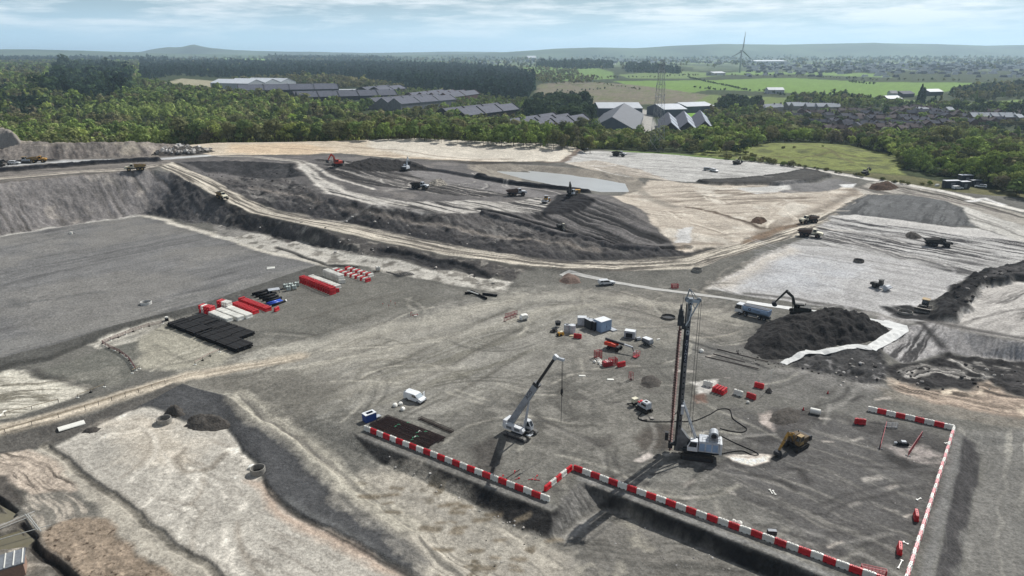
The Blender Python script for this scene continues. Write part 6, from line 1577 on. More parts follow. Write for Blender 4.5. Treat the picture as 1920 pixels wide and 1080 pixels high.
def barrier_meshes():
    out = {}
    for nm, m in (('red', RED), ('white', WPLAS), ('pink', RED_GLARE)):
        b = MB(); L = 1.72
        pr = [(-.30, 0), (.30, 0), (.30, .26), (.235, .36), (.20, 1.02), (.15, 1.08), (-.15, 1.08), (-.20, 1.02), (-.235, .36), (-.30, .26)]
        b.prism(pr, -L / 2 + .12, L / 2 - .12, 'x')
        b.prism([(y * .86, .06 + z * .9) for y, z in pr], -L / 2, -L / 2 + .13, 'x'); b.prism([(y * .86, .06 + z * .9) for y, z in pr], L / 2 - .13, L / 2, 'x')
        for x in (-.45, 0, .45): b.box((x, 0, 1.11), (.16, .13, .07))
        for s in (-1, 1):
            for x in (-.42, .42): b.box((x, s * .235, .55), (.28, .05, .5), 0, .9)
        me = b.build('water_barrier', m).data
        o = bpy.data.objects[-1] if False else None
        c = MB().tube((-.22, 0, 1.08), (-.22, 0, 1.13), .07, n=8).tube((.22, 0, 1.08), (.22, 0, 1.13), .07, n=8)
        ce = c.build('filler_cap', RED if nm == 'pink' else DGREY).data
        s_ = MB()
        for x in (-.42, .42):
            for s in (-1, 1): s_.box((x, s * .29, .09), (.26, .05, .13))
        se = s_.build('fork_slot', BLACK).data
        out[nm] = (me, ce, se)
    for o in [o for o in COL.objects if o.name.split('.')[0] in ('water_barrier', 'filler_cap', 'fork_slot')]: bpy.data.objects.remove(o)
    return out
BAR = barrier_meshes()
def barrier(col, x, y, z, rz, label, group, caps=True):
    me, ce, se = BAR[col]
    o = bpy.data.objects.new('water_barrier', me); COL.objects.link(o); o.location = (x, y, z); o.rotation_euler = (0, 0, rz); tag(o, label, 'traffic barrier', group)
    if caps:
        for nm, m in (('filler_cap', ce), ('fork_slot', se)):
            c = bpy.data.objects.new(nm, m); COL.objects.link(c); c.parent = o
    return o

def fence_run(name, label, pts, h, post=RUST, rail=DKRED, gap=2.4, rails=3, cat='fence', group=None, foot=True):
    """posts and rails along ground pixels"""
    P = wpts(pts); o = P[0]; z0 = ground(*o)
    t = thing(name, label, cat, (o[0], o[1], z0), 0, group)
    rm = MB(); fm = MB()
    last = None
    for a, b in zip(P[:-1], P[1:]):
        L = math.hypot(*(b - a)); n = max(1, int(round(L / gap)))
        for k in range(n + 1):
            q = a + (b - a) * k / n; z = ground(*q) - z0; x, y = q - o
            MB().tube((x, y, z - .2), (x, y, z + h), .05, n=6).build('post', post, t)
            if foot: fm.box((x, y, z + .08), (.55, .3, .16))
            if last is not None:
                for r in range(rails):
                    hh = h * (.92 - .3 * r); rm.bar((last[0], last[1], last[2] + hh), (x, y, z + hh), .06, .10)
            last = (x, y, z)
    rm.build('rail', rail, t)
    if foot: fm.build('foot', WPLAS, t)
    return t

def mesh_fence(name, label, px0, px1, h, m, group=None, tilt=0):
    a, b = at(*px0), at(*px1); L = math.hypot(b[0] - a[0], b[1] - a[1])
    t = thing(name, label, 'fence panel', a, math.atan2(b[1] - a[1], b[0] - a[0]), group)
    f = MB().bar((0, 0, .1), (L, 0, .1), .06).bar((0, 0, h), (L, 0, h), .06)
    n = max(2, int(L / 1.1))
    for k in range(n + 1): f.bar((L * k / n, 0, 0), (L * k / n, 0, h), .06)
    f.build('frame', m, t)
    g = MB()
    for k in range(1, 5): g.bar((0, 0, .1 + (h - .1) * k / 5), (L, 0, .1 + (h - .1) * k / 5), .035)
    for k in range(int(L / .35)): g.bar((.35 * k + .17, 0, .1), (.35 * k + .17, 0, h), .03)
    g.build('infill', m, t)
    for x in (.2, L - .2): MB().box((x, 0, .04), (.3, .9, .08)).build('foot', DGREY, t)
    return t

def heap(name, label, outline, h, mt, seed=1, cat='soil heap', ridge=None, res=.5, rough=.35, sharp=1.0, mod=None):
    """loose heap: height grows in from its outline; a mesh with thickness down into the ground"""
    P = wpts(outline); c = P.mean(0)
    x0, y0 = P.min(0) - 1; x1, y1 = P.max(0) + 1
    nx, ny = int((x1 - x0) / res) + 2, int((y1 - y0) / res) + 2
    X, Y = np.meshgrid(np.linspace(x0, x1, nx), np.linspace(y0, y1, ny))
    ins = in_poly(X.ravel(), Y.ravel(), P).reshape(X.shape); d, _, _ = seg_dist(X.astype(np.float32), Y.astype(np.float32), P, True)
    d = np.where(ins, d, -d)
    dm = d.max()
    g = ground_v(X.ravel(), Y.ravel()).reshape(X.shape)
    lo = fbm(X / 4.5 + seed, Y / 4.5, 3, seed); hi = fbm(X / 1.1, Y / 1.1, 4, seed + 5, .6)
    e = np.clip((d + lo * .6) / dm, 0, 1) ** sharp
    hh = h * (1 - (1 - np.clip(e * 1.15, 0, 1)) ** 1.5) * (1 + .28 * lo) + hi * rough * np.clip(d / 1.5 + .3, 0, 1)
    if mod:
        mx = [at(a, 620)[0] / at(a, 620)[1] for a, _ in mod]; hh = hh * np.interp(X / Y, mx, [b for _, b in mod])
    z = np.where(d > -.7, g + np.maximum(hh, -.2) * np.clip(d / .8 + .8, 0, 1) - .12, g - .8)
    idx = np.arange(nx * ny).reshape(ny, nx)
    q = np.stack([idx[:-1, :-1], idx[:-1, 1:], idx[1:, 1:], idx[1:, :-1]], -1)
    keep = (d[:-1, :-1] > -1.2) | (d[1:, 1:] > -1.2); q = q[keep].reshape(-1, 4)
    cz = float(ground(*c))
    used = np.unique(q); remap = np.full(nx * ny, -1); remap[used] = np.arange(len(used))
    co = np.stack([X - c[0], Y - c[1], z - cz], -1).reshape(-1, 3)[used]
    me = np_mesh(name, co, remap[q]); me.materials.append(mt)
    o = bpy.data.objects.new(name, me); COL.objects.link(o); o.location = (c[0], c[1], cz); tag(o, label, cat)
    o['_x'] = 0; del o['_x']
    def top(x, y):
        i = int(np.clip((x - x0) / (x1 - x0) * (nx - 1), 0, nx - 1)); j = int(np.clip((y - y0) / (y1 - y0) * (ny - 1), 0, ny - 1)); return float(max(z[j, i], g[j, i]))
    return o, top

def soil_mat(name, c, c2, scale=1.5):
    m = mat(name, c, .95, 0, .08, .3, scale, c2)
    t = m.node_tree; b = t.nodes['Principled BSDF']; n = t.nodes.new('ShaderNodeTexNoise'); n.inputs['Scale'].default_value = 2.2; n.inputs['Detail'].default_value = 6
    tcn = t.nodes.new('ShaderNodeTexCoord'); t.links.new(tcn.outputs['Object'], n.inputs['Vector'])
    bu = t.nodes.new('ShaderNodeBump'); bu.inputs['Strength'].default_value = .7; bu.inputs['Distance'].default_value = .3
    t.links.new(n.outputs[0], bu.inputs['Height']); t.links.new(bu.outputs[0], b.inputs['Normal'])
    return m

def draped(name, label, pts, width, m, cat='sheet', wob=.5, thick=.04, seed=0, struct=False):
    """thin sheet lying on the ground along a line of pixels"""
    P = wpts(pts); L = [0]
    for a, b in zip(P[:-1], P[1:]): L.append(L[-1] + math.hypot(*(b - a)))
    n = max(4, int(L[-1] / 1.2)); vs = []; fs = []
    o = P[0]; z0 = ground(*o)
    for k in range(n + 1):
        s = L[-1] * k / n; i = min(int(np.searchsorted(L, s, 'right')) - 1, len(P) - 2); t = (s - L[i]) / (L[i + 1] - L[i] + 1e-9)
        q = P[i] + (P[i + 1] - P[i]) * t; d = (P[min(i + 1, len(P) - 1)] - P[i]); d = d / (np.hypot(*d) + 1e-9); nn = np.array([-d[1], d[0]])
        w = width * (1 + wob * .6 * float(fbm(np.array([s / 5.]), np.array([seed * 3.3]), 2, seed)[0]))
        off = wob * .5 * float(fbm(np.array([s / 3.]), np.array([9. + seed]), 2, seed + 1)[0])
        for j in range(4):
            p = q + nn * (w * (j / 3 - .5) + off); z = max(ground(p[0] + ex, p[1] + ey) for ex in (-.5, 0, .5) for ey in (-.5, 0, .5)) + .08 + .07 * math.sin(s * 2.1 + j * 2) * (j % 3 > 0)
            vs.append((p[0] - o[0], p[1] - o[1], z - z0)); 
    m_ = len(vs); vs += [(x, y, z - thick - .06) for x, y, z in vs]
    for k in range(n):
        for j in range(3):
            a = k * 4 + j; fs.append((a, a + 4, a + 5, a + 1)); fs.append((m_ + a, m_ + a + 1, m_ + a + 5, m_ + a + 4))
        for j in (0, 3): a = k * 4 + j; fs.append((a, a + 4, m_ + a + 4, m_ + a))
    for k in (0, n):
        for j in range(3): a = k * 4 + j; fs.append((a, a + 1, m_ + a + 1, m_ + a))
    ob = MB().add(vs, fs).build(name, m); ob.location = (o[0], o[1], z0)
    tag(ob, label, cat)
    return ob
# ---------------------------------------------------------------- placing everything on the site
def gp(px, py):
    p = at(px, py); return (p[0], p[1], ground(p[0], p[1]))

# -- water in the pond and the flooded trenches
M_WATER = mat('silty_water', (160, 161, 158), .32, 0, .3, .06, .08)
M_MUDW = mat('muddy_water', (104, 98, 78), .12, 0, .5, .1, .4)
def water(label, pts, z, m):
    b = MB(); P = [atz(x, y, z) for x, y in pts]; n = len(P)
    b.add([(p[0], p[1], z) for p in P] + [(p[0], p[1], z - .3) for p in P], [tuple(range(n)), tuple(range(n, 2 * n))[::-1]] + [(k, n + k, n + (k + 1) % n, (k + 1) % n) for k in range(n)])
    o = b.build('water', m); o['kind'] = 'structure'; return o
water('pond', [(905, 317), (1000, 321), (1090, 330), (1172, 344), (1180, 360), (1110, 360), (1040, 350), (970, 337)], 7.75, M_WATER)
pz = ground(*at(15, 968)[:2]); water('trench', [(-60, 950), (0, 947), (34, 966), (10, 984), (-60, 994)], pz + .12, M_MUDW)
pz = ground(*at(25, 1015)[:2]); water('trench', [(-60, 1006), (0, 1000), (35, 988), (66, 1012), (50, 1028), (5, 1034), (-60, 1044)], pz + .12, M_MUDW)

# -- water filled barriers in rows
def barrier_line(pa, pb, cols, phrase, n=None):
    a, b = at(*pa), at(*pb); L = math.hypot(b[0] - a[0], b[1] - a[1]); th = math.atan2(b[1] - a[1], b[0] - a[0])
    n = n or max(1, int(round(L / 1.74)))
    for k in range(n):
        t = (k + .5) / n; x, y = a[0] + (b[0] - a[0]) * t, a[1] + (b[1] - a[1]) * t
        c = cols[k % len(cols)]
        barrier(c, x + rnd.uniform(-.05, .05), y + rnd.uniform(-.05, .05), ground(x, y) - .04, th + rnd.uniform(-.05, .05), f"{'pale red' if c == 'pink' else c} barrier in the {phrase}", f"{c} barriers of the {phrase}")
barrier_line((684, 806), (1030, 941), ('white', 'red'), 'striped row along the left front edge', 25)
barrier_line((1022, 921), (1071, 880), ('red', 'white'), 'short striped row across the step in the front edge')
barrier_line((1076, 881), (1720, 1116), ('red', 'white'), 'long striped row along the right front edge')
barrier_line((1627, 770), (1788, 806), ('white', 'red'), 'short striped row at the platform back corner', 9)
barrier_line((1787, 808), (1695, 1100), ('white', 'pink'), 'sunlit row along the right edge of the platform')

def stack_row(pa, pb, n, cols, phrase, layers=1, ax=None):
    a, b = at(*pa), at(*pb); th = math.atan2(b[1] - a[1], b[0] - a[0]) + PI / 2
    for l in range(layers):
        for k in range(n):
            t = k / max(1, n - 1); x, y = a[0] + (b[0] - a[0]) * t, a[1] + (b[1] - a[1]) * t
            c = cols[k % len(cols)]
            ob = barrier(c, x + rnd.uniform(-.05, .05), y + rnd.uniform(-.05, .05), ground(x, y) - .03 + l * 1.22, th + rnd.uniform(-.04, .04), f"{c} barrier stored in the {phrase}", f"{c} barriers in the {phrase}", caps=False); ob.scale = (1.22, 1.1, 1.1)
stack_row((398, 590), (430, 603), 14, ('white',), 'white packed row nearest to the black pipes')
stack_row((412, 585), (451, 600), 17, ('white',), 'middle white packed row beside the black pipes')
stack_row((427, 580), (467, 596), 18, ('white',), 'white packed row next to the red packed rows')
stack_row((442, 573), (479, 588), 11, ('red',), 'red packed row touching the white ones')
stack_row((454, 564), (503, 583), 14, ('red',), 'red packed row on the side of the blue pipes')
stack_row((380, 585), (398, 589), 5, ('red', 'white', 'red', 'red', 'red'), 'red and white double pile beside the pipe stack', 2)
stack_row((414, 576), (430, 580), 5, ('red', 'red', 'white', 'white', 'white'), 'red and white double pile heading the white rows', 2)
stack_row((568, 530), (624, 552), 14, ('red',), 'double red row beside the pale green tanks', 2)
stack_row((584, 522), (634, 541), 20, ('white',), 'white row behind the double red row')
stack_row((612, 517), (640, 528), 11, ('white',), 'white double pile by the striped rows', 2)
stack_row((628, 509), (690, 528), 14, ('white', 'red'), 'near striped row of the barrier store')
stack_row((652, 506), (695, 519), 10, ('red', 'white'), 'far striped row of the barrier store')
def lone(col, px, py, rz, label, z=0.0):
    p = gp(px, py); o = barrier(col, p[0], p[1], p[2] - .03 + z, rz, label, None); o.scale = (1.2, 1.2, 1.15); return o
lone('red', 519, 583, 1.3, 'single red barrier end on beside the blue pipes'); lone('white', 642, 531, .3, 'single white barrier lying beside the white double pile'); lone('red', 630, 548, .4, 'single red barrier lying at the end of the double red row')
PB = 'pile of red barriers right of the piling rig'
a = gp(1349, 735)
for k in range(4): barrier('red', a[0] + (k - 1.5) * .5, a[1] - (k - 1.5) * .5, a[2] - .03, .8 + .02 * k, 'red barrier in the block of four right of the piling rig', PB).scale = (1.3, 1.15, 1.15)
lone('white', 1327, 724, -.6, 'white barrier just left of the block of red ones, by the light grout patch'); lone('white', 1384, 741, -.75, 'white barrier between the red block and a lone red one right of the rig')
lone('red', 1408, 747, -.8, 'lone red barrier right of the white one beyond the rig'); lone('red', 1423, 727, -.6, 'red barrier at the foot of the slim white pole'); lone('red', 1612, 795, -.25, 'lone red barrier near the left end of the back corner row')
lone('red', 1083, 634, -.3, 'red barrier in front of the white storage tanks'); lone('red', 1165, 687, .45, 'lone red barrier right of the red crate near the boom lift')
lone('red', 1141, 683, .3, 'dark red barrier beside the red mesh cages')
b = lone('red', 1717, 972, 1.15, 'red barrier standing on end beside the right hand row'); b2 = lone('red', 1686, 1034, 1.1, 'red barrier lower down beside the right hand row')

# white rolls and tanks
def cyl(name, label, cat, px, py, r, h, m, lid=None, rz=0, lying=False):
    p = gp(px, py); t = thing(name, label, cat, p, rz)
    if lying:
        MB().tube((-h / 2, 0, r - .03), (h / 2, 0, r - .03), r, n=20).build('shell', m, t, False)
        e = MB()
        for s in (-1, 1): e.tube((s * h / 2, 0, r - .03), (s * (h / 2 + .05), 0, r - .03), r * .86, n=16)
        e.build('end_cap', lid or m, t)
    else:
        MB().tube((0, 0, 0), (0, 0, h), r, n=22).build('shell', m, t)
        MB().ring((0, 0, 0), r + .04, r - .06, h, h + .07, 22).tube((0, 0, h), (0, 0, h + .04), r * .5, n=12).build('rim', lid or m, t)
        for a in (0, 2.1, 4.2): MB().bar((r * math.cos(a) * 1.02, r * math.sin(a) * 1.02, .05), (r * math.cos(a) * 1.02, r * math.sin(a) * 1.02, h - .05), .06).build('stiffener', m, t)
    return t
cyl('plastic_drum', 'fat white plastic drum lying beyond the yellow excavator', 'drum', 1528, 776, .62, 1.9, WPLAS, OFFW, -.5, True)
cyl('storage_tank', 'white open topped round tank left of its twin', 'tank', 1063, 622, .85, 2.0, OFFW, DGREY)
cyl('storage_tank', 'white closed round tank next to the white cabinet', 'tank', 1073, 624, .80, 2.2, OFFW, WHITE)

# -- concrete manhole rings
def manhole(label, px, py, r, h, m=CONC, inner=True):
    p = gp(px, py); t = thing('manhole_ring', label, 'manhole ring', p, rnd.uniform(0, 3))
    MB().ring((0, 0, 0), r, r - .17, -.3, h, 32).build('concrete_ring', m, t, False)
    MB().ring((0, 0, 0), r - .05, r - .11, h, h + .05, 32).build('joint_lip', m, t)
    MB().tube((0, 0, -.4), (0, 0, .05), r - .18, n=24).build('dark_floor', DGREY, t)
    s = MB()
    for k in range(3): s.bar((r - .2, -.15, .2 + k * .3), (r - .2, .15, .2 + k * .3), .04)
    s.build('step_iron', STEEL, t)
manhole('pale concrete manhole ring beside the dark road with a scrap of white cloth', 484, 887, 1.35, 1.15)
manhole('concrete manhole ring on the sand beside the two dark heaps', 308, 792, 1.45, 1.0)
manhole('white concrete manhole ring alone on the grey pad', 274, 570, 1.55, .75, mat('pale_concrete', (196, 194, 188), .85))
manhole('dark manhole ring alone on the pale pad', 1610, 491, 1.7, .8, DCONC)
manhole('large dark manhole ring behind the mast of the piling rig', 1253, 596, 2.0, .5, DCONC)
manhole('manhole ring in the rough ground below the haul road bend', 1307, 508, 1.7, .8, CONC)
manhole('pale manhole ring in the dark spoil in front of the bulldozer', 1697, 588, 1.9, .7, CONC)
p = gp(470, 878); o = MB().prism([(-.6, 0), (.5, 0), (.8, .3), (.2, .55), (-.4, .35)], -.4, .6).build('cloth', WPLAS); o.location = p; tag(o, 'crumpled white cloth beside the pale manhole ring', 'cloth')

# -- heaps
SP_D = soil_mat('black_spoil', (54, 52, 51), (38, 37, 36)); SP_G = soil_mat('grey_spoil', (84, 80, 75), (60, 57, 54)); SP_B = soil_mat('brown_soil', (88, 70, 58), (60, 48, 40)); SP_R = soil_mat('pinkish_gravel', (128, 110, 100), (102, 88, 80), 3)
big, big_top = heap('soil_heap', 'big black soil heap under the excavator, edged by white sheeting', [(1392, 652), (1410, 620), (1445, 600), (1490, 592), (1550, 583), (1595, 588), (1640, 604), (1672, 622), (1640, 640), (1608, 646), (1560, 652), (1512, 658), (1482, 675), (1430, 674)], 5.4, SP_D, 3, rough=.75, res=.38, mod=((1400, .5), (1445, .6), (1490, .72), (1545, .9), (1590, 1.0), (1640, .85), (1672, .6)))
heap('soil_heap', 'black lumpy heap on the sand, larger of the two by the manhole ring', [(345, 800), (352, 785), (375, 778), (405, 778), (432, 786), (434, 800), (405, 808), (368, 808)], 1.7, SP_G, 7, rough=.7)
heap('soil_heap', 'small dark heap just behind the manhole ring on the sand', [(306, 778), (314, 764), (328, 758), (344, 768), (350, 780), (330, 784)], 1.6, SP_G, 8, rough=.6)
heap('gravel_heap', 'small pinkish gravel heap at the tip of the white strip', [(1046, 528), (1056, 516), (1070, 513), (1086, 520), (1088, 530), (1066, 534)], 1.8, SP_R, 9, 'gravel heap', rough=.12)
heap('soil_heap', 'dark brown soil mound beside the upper haul road on the right', [(1628, 354), (1632, 346), (1650, 343), (1672, 346), (1688, 352), (1670, 357), (1645, 358)], 2.4, SP_B, 10, rough=.4)
heap('soil_heap', 'low brown soil heap at the haul road bend', [(1404, 418), (1412, 410), (1430, 408), (1440, 414), (1430, 421)], 1.3, SP_B, 12, rough=.4)
heap('soil_heap', 'low grey spoil heap beside the red marker frame near the crane', [(1196, 722), (1206, 708), (1224, 703), (1240, 712), (1240, 726), (1216, 730)], 1.0, SP_G, 13, rough=.15)
heap('soil_heap', 'small black heap below the slim white pole', [(1434, 738), (1437, 731), (1444, 729), (1449, 735), (1446, 740)], .9, SP_D, 14, rough=.1)
heap('soil_heap', 'pale rounded mound at the far left edge beyond the grey bank', [(-40, 272), (-20, 262), (0, 258), (22, 264), (40, 270), (0, 278)], 7, soil_mat('pale_spoil', (136, 130, 122), (116, 110, 104)), 15, rough=.3)
heap('soil_heap', 'ragged dark rubble heap on the pale churned ground left of the loaded dump truck', [(1697, 444), (1700, 436), (1716, 438), (1730, 443), (1726, 448), (1706, 448)], 1.3, SP_G, 16, rough=.5)
heap('soil_heap', 'dark spoil ridge being cut by the orange excavator', [(640, 312), (680, 300), (740, 304), (800, 312), (800, 320), (740, 322), (680, 322)], 2.6, SP_D, 17, rough=.6)
heap('stone_heap', 'mixed heap of pale broken stones behind the dump truck on the dark terrace', [(802, 347), (806, 341), (820, 338), (836, 341), (838, 347), (820, 349)], 1.8, soil_mat('broken_stone', (150, 144, 134), (52, 50, 48), 1.1), 18, 'stone heap', rough=.8)
# end heaps
# rubble of pale blocks: every block a stone lying on the heap
RB = [mat('pale_block', (172, 166, 158), .9), mat('grey_block', (126, 122, 117), .9), mat('white_block', (196, 192, 186), .9)]
heap('stone_heap', 'wide bank of dark rubble under the scattered pale blocks', [(282, 292), (300, 283), (340, 277), (380, 278), (406, 284), (380, 288), (330, 292)], 2.2, SP_G, 19, 'stone heap', rough=.6)
sb = [MB().add([(x * rnd.uniform(.6, 1.1), y * rnd.uniform(.6, 1.1), z * rnd.uniform(.6, 1.1)) for x in (-1, 1) for y in (-1, 1) for z in (-1, 1)], [(0, 1, 3, 2), (4, 6, 7, 5), (0, 4, 5, 1), (2, 3, 7, 6), (0, 2, 6, 4), (1, 5, 7, 3)]).build('stone_block', RB[k % 3]) for k in range(6)]
P_ = wpts([(284, 291), (320, 280), (350, 276), (402, 284), (360, 290)])
cnt = 0
while cnt < 110:
    x, y = rnd.uniform(P_[:, 0].min(), P_[:, 0].max()), rnd.uniform(P_[:, 1].min(), P_[:, 1].max())
    if not in_poly(np.array([x]), np.array([y]), P_)[0]: continue
    o = sb[cnt] if cnt < 6 else sb[cnt % 6].copy()
    if cnt >= 6: COL.objects.link(o)
    s = rnd.uniform(.45, 1.05); o.scale = (s * rnd.uniform(.8, 1.5), s, s * .8); o.location = (x, y, ground(x, y) + 1.0 + rnd.uniform(0, .8)); o.rotation_euler = (rnd.uniform(-.6, .6), rnd.uniform(-.6, .6), rnd.uniform(0, 3))
    tag(o, 'pale broken block on the rubble bank where the haul roads meet', 'stone block', 'pale blocks of the rubble bank'); cnt += 1

# -- white sheeting and kerbs of fabric
FAB = mat('white_geotextile', (206, 206, 202), .8, 0, .2, .06, .8); FABG = mat('grey_geotextile', (176, 174, 168), .85, 0, .15, .1, .8)
draped('geotextile_strip', 'long pale fabric strip along the yard back edge, from gravel heap to tipper', [(1052, 517), (1066, 511), (1080, 514), (1110, 521), (1160, 531), (1240, 544), (1300, 551), (1370, 561), (1400, 566)], 2.0, FABG, 'geotextile', .35, seed=1)
draped('geotextile_strip', 'bright white fabric strip passing behind the excavator and heap', [(1400, 566), (1450, 574), (1500, 581), (1560, 590), (1600, 594), (1652, 606)], 2.6, FAB, 'geotextile', .3, seed=2)
draped('geotextile_sheet', 'wide white sheet folded round the front foot of the black heap', [(1468, 682), (1488, 674), (1510, 660), (1560, 656), (1605, 650), (1636, 655)], 2.2, FAB, 'geotextile', .5, seed=3)
draped('geotextile_sheet', 'wide bright sheet at the right end of the black heap', [(1632, 656), (1650, 643), (1672, 630), (1694, 617), (1652, 604)], 3.2, FAB, 'geotextile', .45, seed=4)
draped('drain_hose', 'white hose crossing the haul track bank by the site fence', [(0, 781), (4, 776), (10, 770)], .5, WPLAS, 'hose')
p = gp(134, 799); t = thing('trough', 'long white half round trough lying on the dark bank by the haul track', 'trough', p, facing((112, 805), (157, 790))); t.scale = (.9, 1.15, .5)
L_ = 5.2; V = []; F = []
for x in (-L_ / 2, L_ / 2):
    for k in range(9): a = PI * k / 8; V.append((x, .85 * math.cos(a), .7 * math.sin(a) + .1))
    for k in range(9): a = PI - PI * k / 8; V.append((x, .78 * math.cos(a), .63 * math.sin(a) + .1))
F = [(k, (k + 1) % 18, 18 + (k + 1) % 18, 18 + k) for k in range(18)]
MB().add(V, F).build('shell', WPLAS, t)
MB().bar((-2.6, -.65, .1), (2.6, -.65, .1), .1).bar((-2.6, .65, .1), (2.6, .65, .1), .1).build('rim', OFFW, t)
heap('stone_heap', 'little heap of brown clods beside the white trough', [(152, 812), (160, 804), (176, 800), (190, 803), (184, 810), (166, 815)], .7, SP_G, 25, 'stone heap', rough=.5)

# -- black pipe bundles
def pipe_bundle(label, cx, cy, cz, rz, n, layers, L, d, m, group):
    t = thing('pipe_bundle', label, 'pipe bundle', (cx, cy, cz), rz, group)
    for l in range(layers):
        for k in range(n):
            if l == layers - 1 and rnd.random() < .13: continue
            y = (k - (n - 1) / 2) * d; z = .14 + d / 2 + l * d
            o = MB(); ro, ri, q = d * .43, d * .36, 10
            V = []
            for x, r in ((-L / 2, ri), (-L / 2, ro), (L / 2, ro), (L / 2, ri)): V += [(x, y + r * math.cos(2 * PI * j / q), z + r * math.sin(2 * PI * j / q)) for j in range(q)]
            o.add(V, [(r * q + j, r * q + (j + 1) % q, (r + 1) % 4 * q + (j + 1) % q, (r + 1) % 4 * q + j) for r in range(4) for j in range(q)])
            o.build('pipe', m, t)
    W_ = n * d
    for x in (-L * .36, 0, L * .36):
        MB().box((x, 0, .07), (.12, W_ + .1, .14)).build('bearer', MATS.get('dark_timber') or mat('dark_timber', (58, 54, 50), .9), t)
        f = MB()
        for s in (-1, 1): f.box((x, s * (W_ / 2 + .03), .14 + layers * d / 2), (.1, .06, layers * d + .1))
        f.box((x, 0, .14 + layers * d + .02), (.06, W_ + .1, .04)); f.build('timber_frame', mat('dark_timber', (58, 54, 50), .9), t)
    return t
A_, B_, D_ = at(311, 612), at(443, 664), at(350, 597)
ux = np.array([B_[0] - A_[0], B_[1] - A_[1]]); ux /= np.hypot(*ux); ang = math.atan2(ux[1], ux[0]); vx = np.array([-ux[1], ux[0]])
LB = math.hypot(B_[0] - A_[0], B_[1] - A_[1]); nb = 7; step = LB / nb
E_ = at(483, 627); sh = float(np.dot(E_[:2] - A_[:2], ux)) - LB
for r in range(2):
    for k in range(nb):
        st = step * (1 if r == 0 else (LB + sh) / LB); c = A_[:2] + ux * (st * (k + .5)) + vx * (2.6 + r * 5.3)
        pipe_bundle(('black pipe bundle in the front row of the pipe stack', 'black pipe bundle in the back row of the pipe stack')[r], c[0], c[1], ground(*c), ang + PI / 2, 7, 2, 4.95, (st - .42) / 7, BLKP, ('front', 'back')[r] + ' row of black pipe bundles')
def pipe(label, pa, pb, r, m, endm=None, z=0.0):
    a, b = at(*pa), at(*pb); L = math.hypot(b[0] - a[0], b[1] - a[1]); th = math.atan2(b[1] - a[1], b[0] - a[0])
    t = thing('pipe', label, 'pipe', (a[0], a[1], ground(a[0], a[1])), th)
    q = 14; V = []
    for x, rr in ((0, r * .86), (0, r), (L, r), (L, r * .86)): V += [(x, rr * math.cos(2 * PI * j / q), r + z + rr * math.sin(2 * PI * j / q)) for j in range(q)]
    MB().add(V, [(k * q + j, k * q + (j + 1) % q, (k + 1) % 4 * q + (j + 1) % q, (k + 1) % 4 * q + j) for k in range(4) for j in range(q)]).build('barrel', m, t, True)
    if endm is not None: MB().ring((0, 0, 0), r * 1.12, r * .9, 0, .35, 14).build('collar', endm, t).data.transform(Matrix.Translation((L - .4, 0, r + z)) @ Matrix.Rotation(PI / 2, 4, 'Y'))
    return t
GP = 'big black pipes laid side by side by the red barriers'
for k in range(5):
    t = pipe('big black pipe in the group beside the blue ones', (474 + k * 6.4, 554 + k * 3.6), (503 + k * 6.2, 546 + k * 3.4), .42, BLKP); t['group'] = GP
for k, lb in enumerate(('blue pipe touching the black pipes', 'blue pipe next to the loose black one')): pipe(lb, (500 + k * 4, 571 + k * 2.2), (526 + k * 4, 563 + k * 2.2), .3, BLUEP)
pipe('loose black pipe with a white collar beside the blue pipes', (511, 575), (537, 565), .36, BLKP, WPLAS)
for pa, pb, lb in (((872, 552), (890, 550), 'short black pipe at the left of the loose pile near the white strip'), ((884, 548), (912, 562), 'black pipe lying across the loose pile near the white strip'), ((905, 553), (932, 556), 'black pipe at the right of the loose pile near the white strip')): pipe(lb, pa, pb, .38, BLKP)
pipe('thin white pipe leaning over the loose black pipes', (876, 549), (897, 556), .16, WPLAS, z=.6)
pipe('long thin grey pole on the dark ground behind the striped barriers', (724, 510), (750, 517), .13, STEEL)
for k, (pa, pb) in enumerate((((1322, 669), (1422, 693)), ((1337, 664), (1397, 680)), ((1345, 655), (1440, 680)))): pipe(('nearest', 'short middle', 'farthest')[k] + ' rusty pipe of three laid out behind the piling rig', pa, pb, .1, RUST)
p = gp(757, 515); t = thing('mesh_stack', 'flat stack of dark reinforcement mesh on the ground beside the thin pole', 'mesh sheets', p, .5)
m = MB()
for k in range(9): m.bar((-3 + k * .75, -2, .12), (-3 + k * .75, 2, .12), .09); 
for k in range(7): m.bar((-3, -2 + k * .66, .18), (3, -2 + k * .66, .18), .09)
m.build('mesh_sheet', DGREY, t)

# -- pale green liquid tanks, frame, white box by the barrier store
def ibc(label, px, py, m, rz, group=None, nm='liquid_tank'):
    p = gp(px, py); t = thing(nm, label, 'liquid tank', p, rz, group)
    MB().box((0, 0, .07), (1.5, 1.25, .14)).build('pallet', TIMBER, t)
    MB().box((0, 0, .85), (1.4, 1.15, 1.35), 0, .95).build('tank', m, t, bevel=.1)
    f = MB()
    for x in (-.72, 0, .72):
        for y in (-.6, .6): f.bar((x, y, .14), (x, y, 1.5), .04)
    for z in (.5, 1.0, 1.5):
        for y in (-.6, .6): f.bar((-.72, y, z), (.72, y, z), .04)
        for x in (-.72, .72): f.bar((x, -.6, z), (x, .6, z), .04)
    f.build('cage', STEEL, t); MB().tube((.2, 0, 1.5), (.2, 0, 1.62), .18, n=10).build('cap', DGREY, t); return t
for k, (x, y) in enumerate(((536, 541), (546, 539.5), (557, 537.5), (541, 545), (552, 543))): ibc('pale green liquid tank in the group by the double red row', x, y, LGREEN, .5, 'pale green liquid tanks')
ibc('white liquid tank alone on the light strip past the striped barriers', 709, 508, WPLAS, .4)
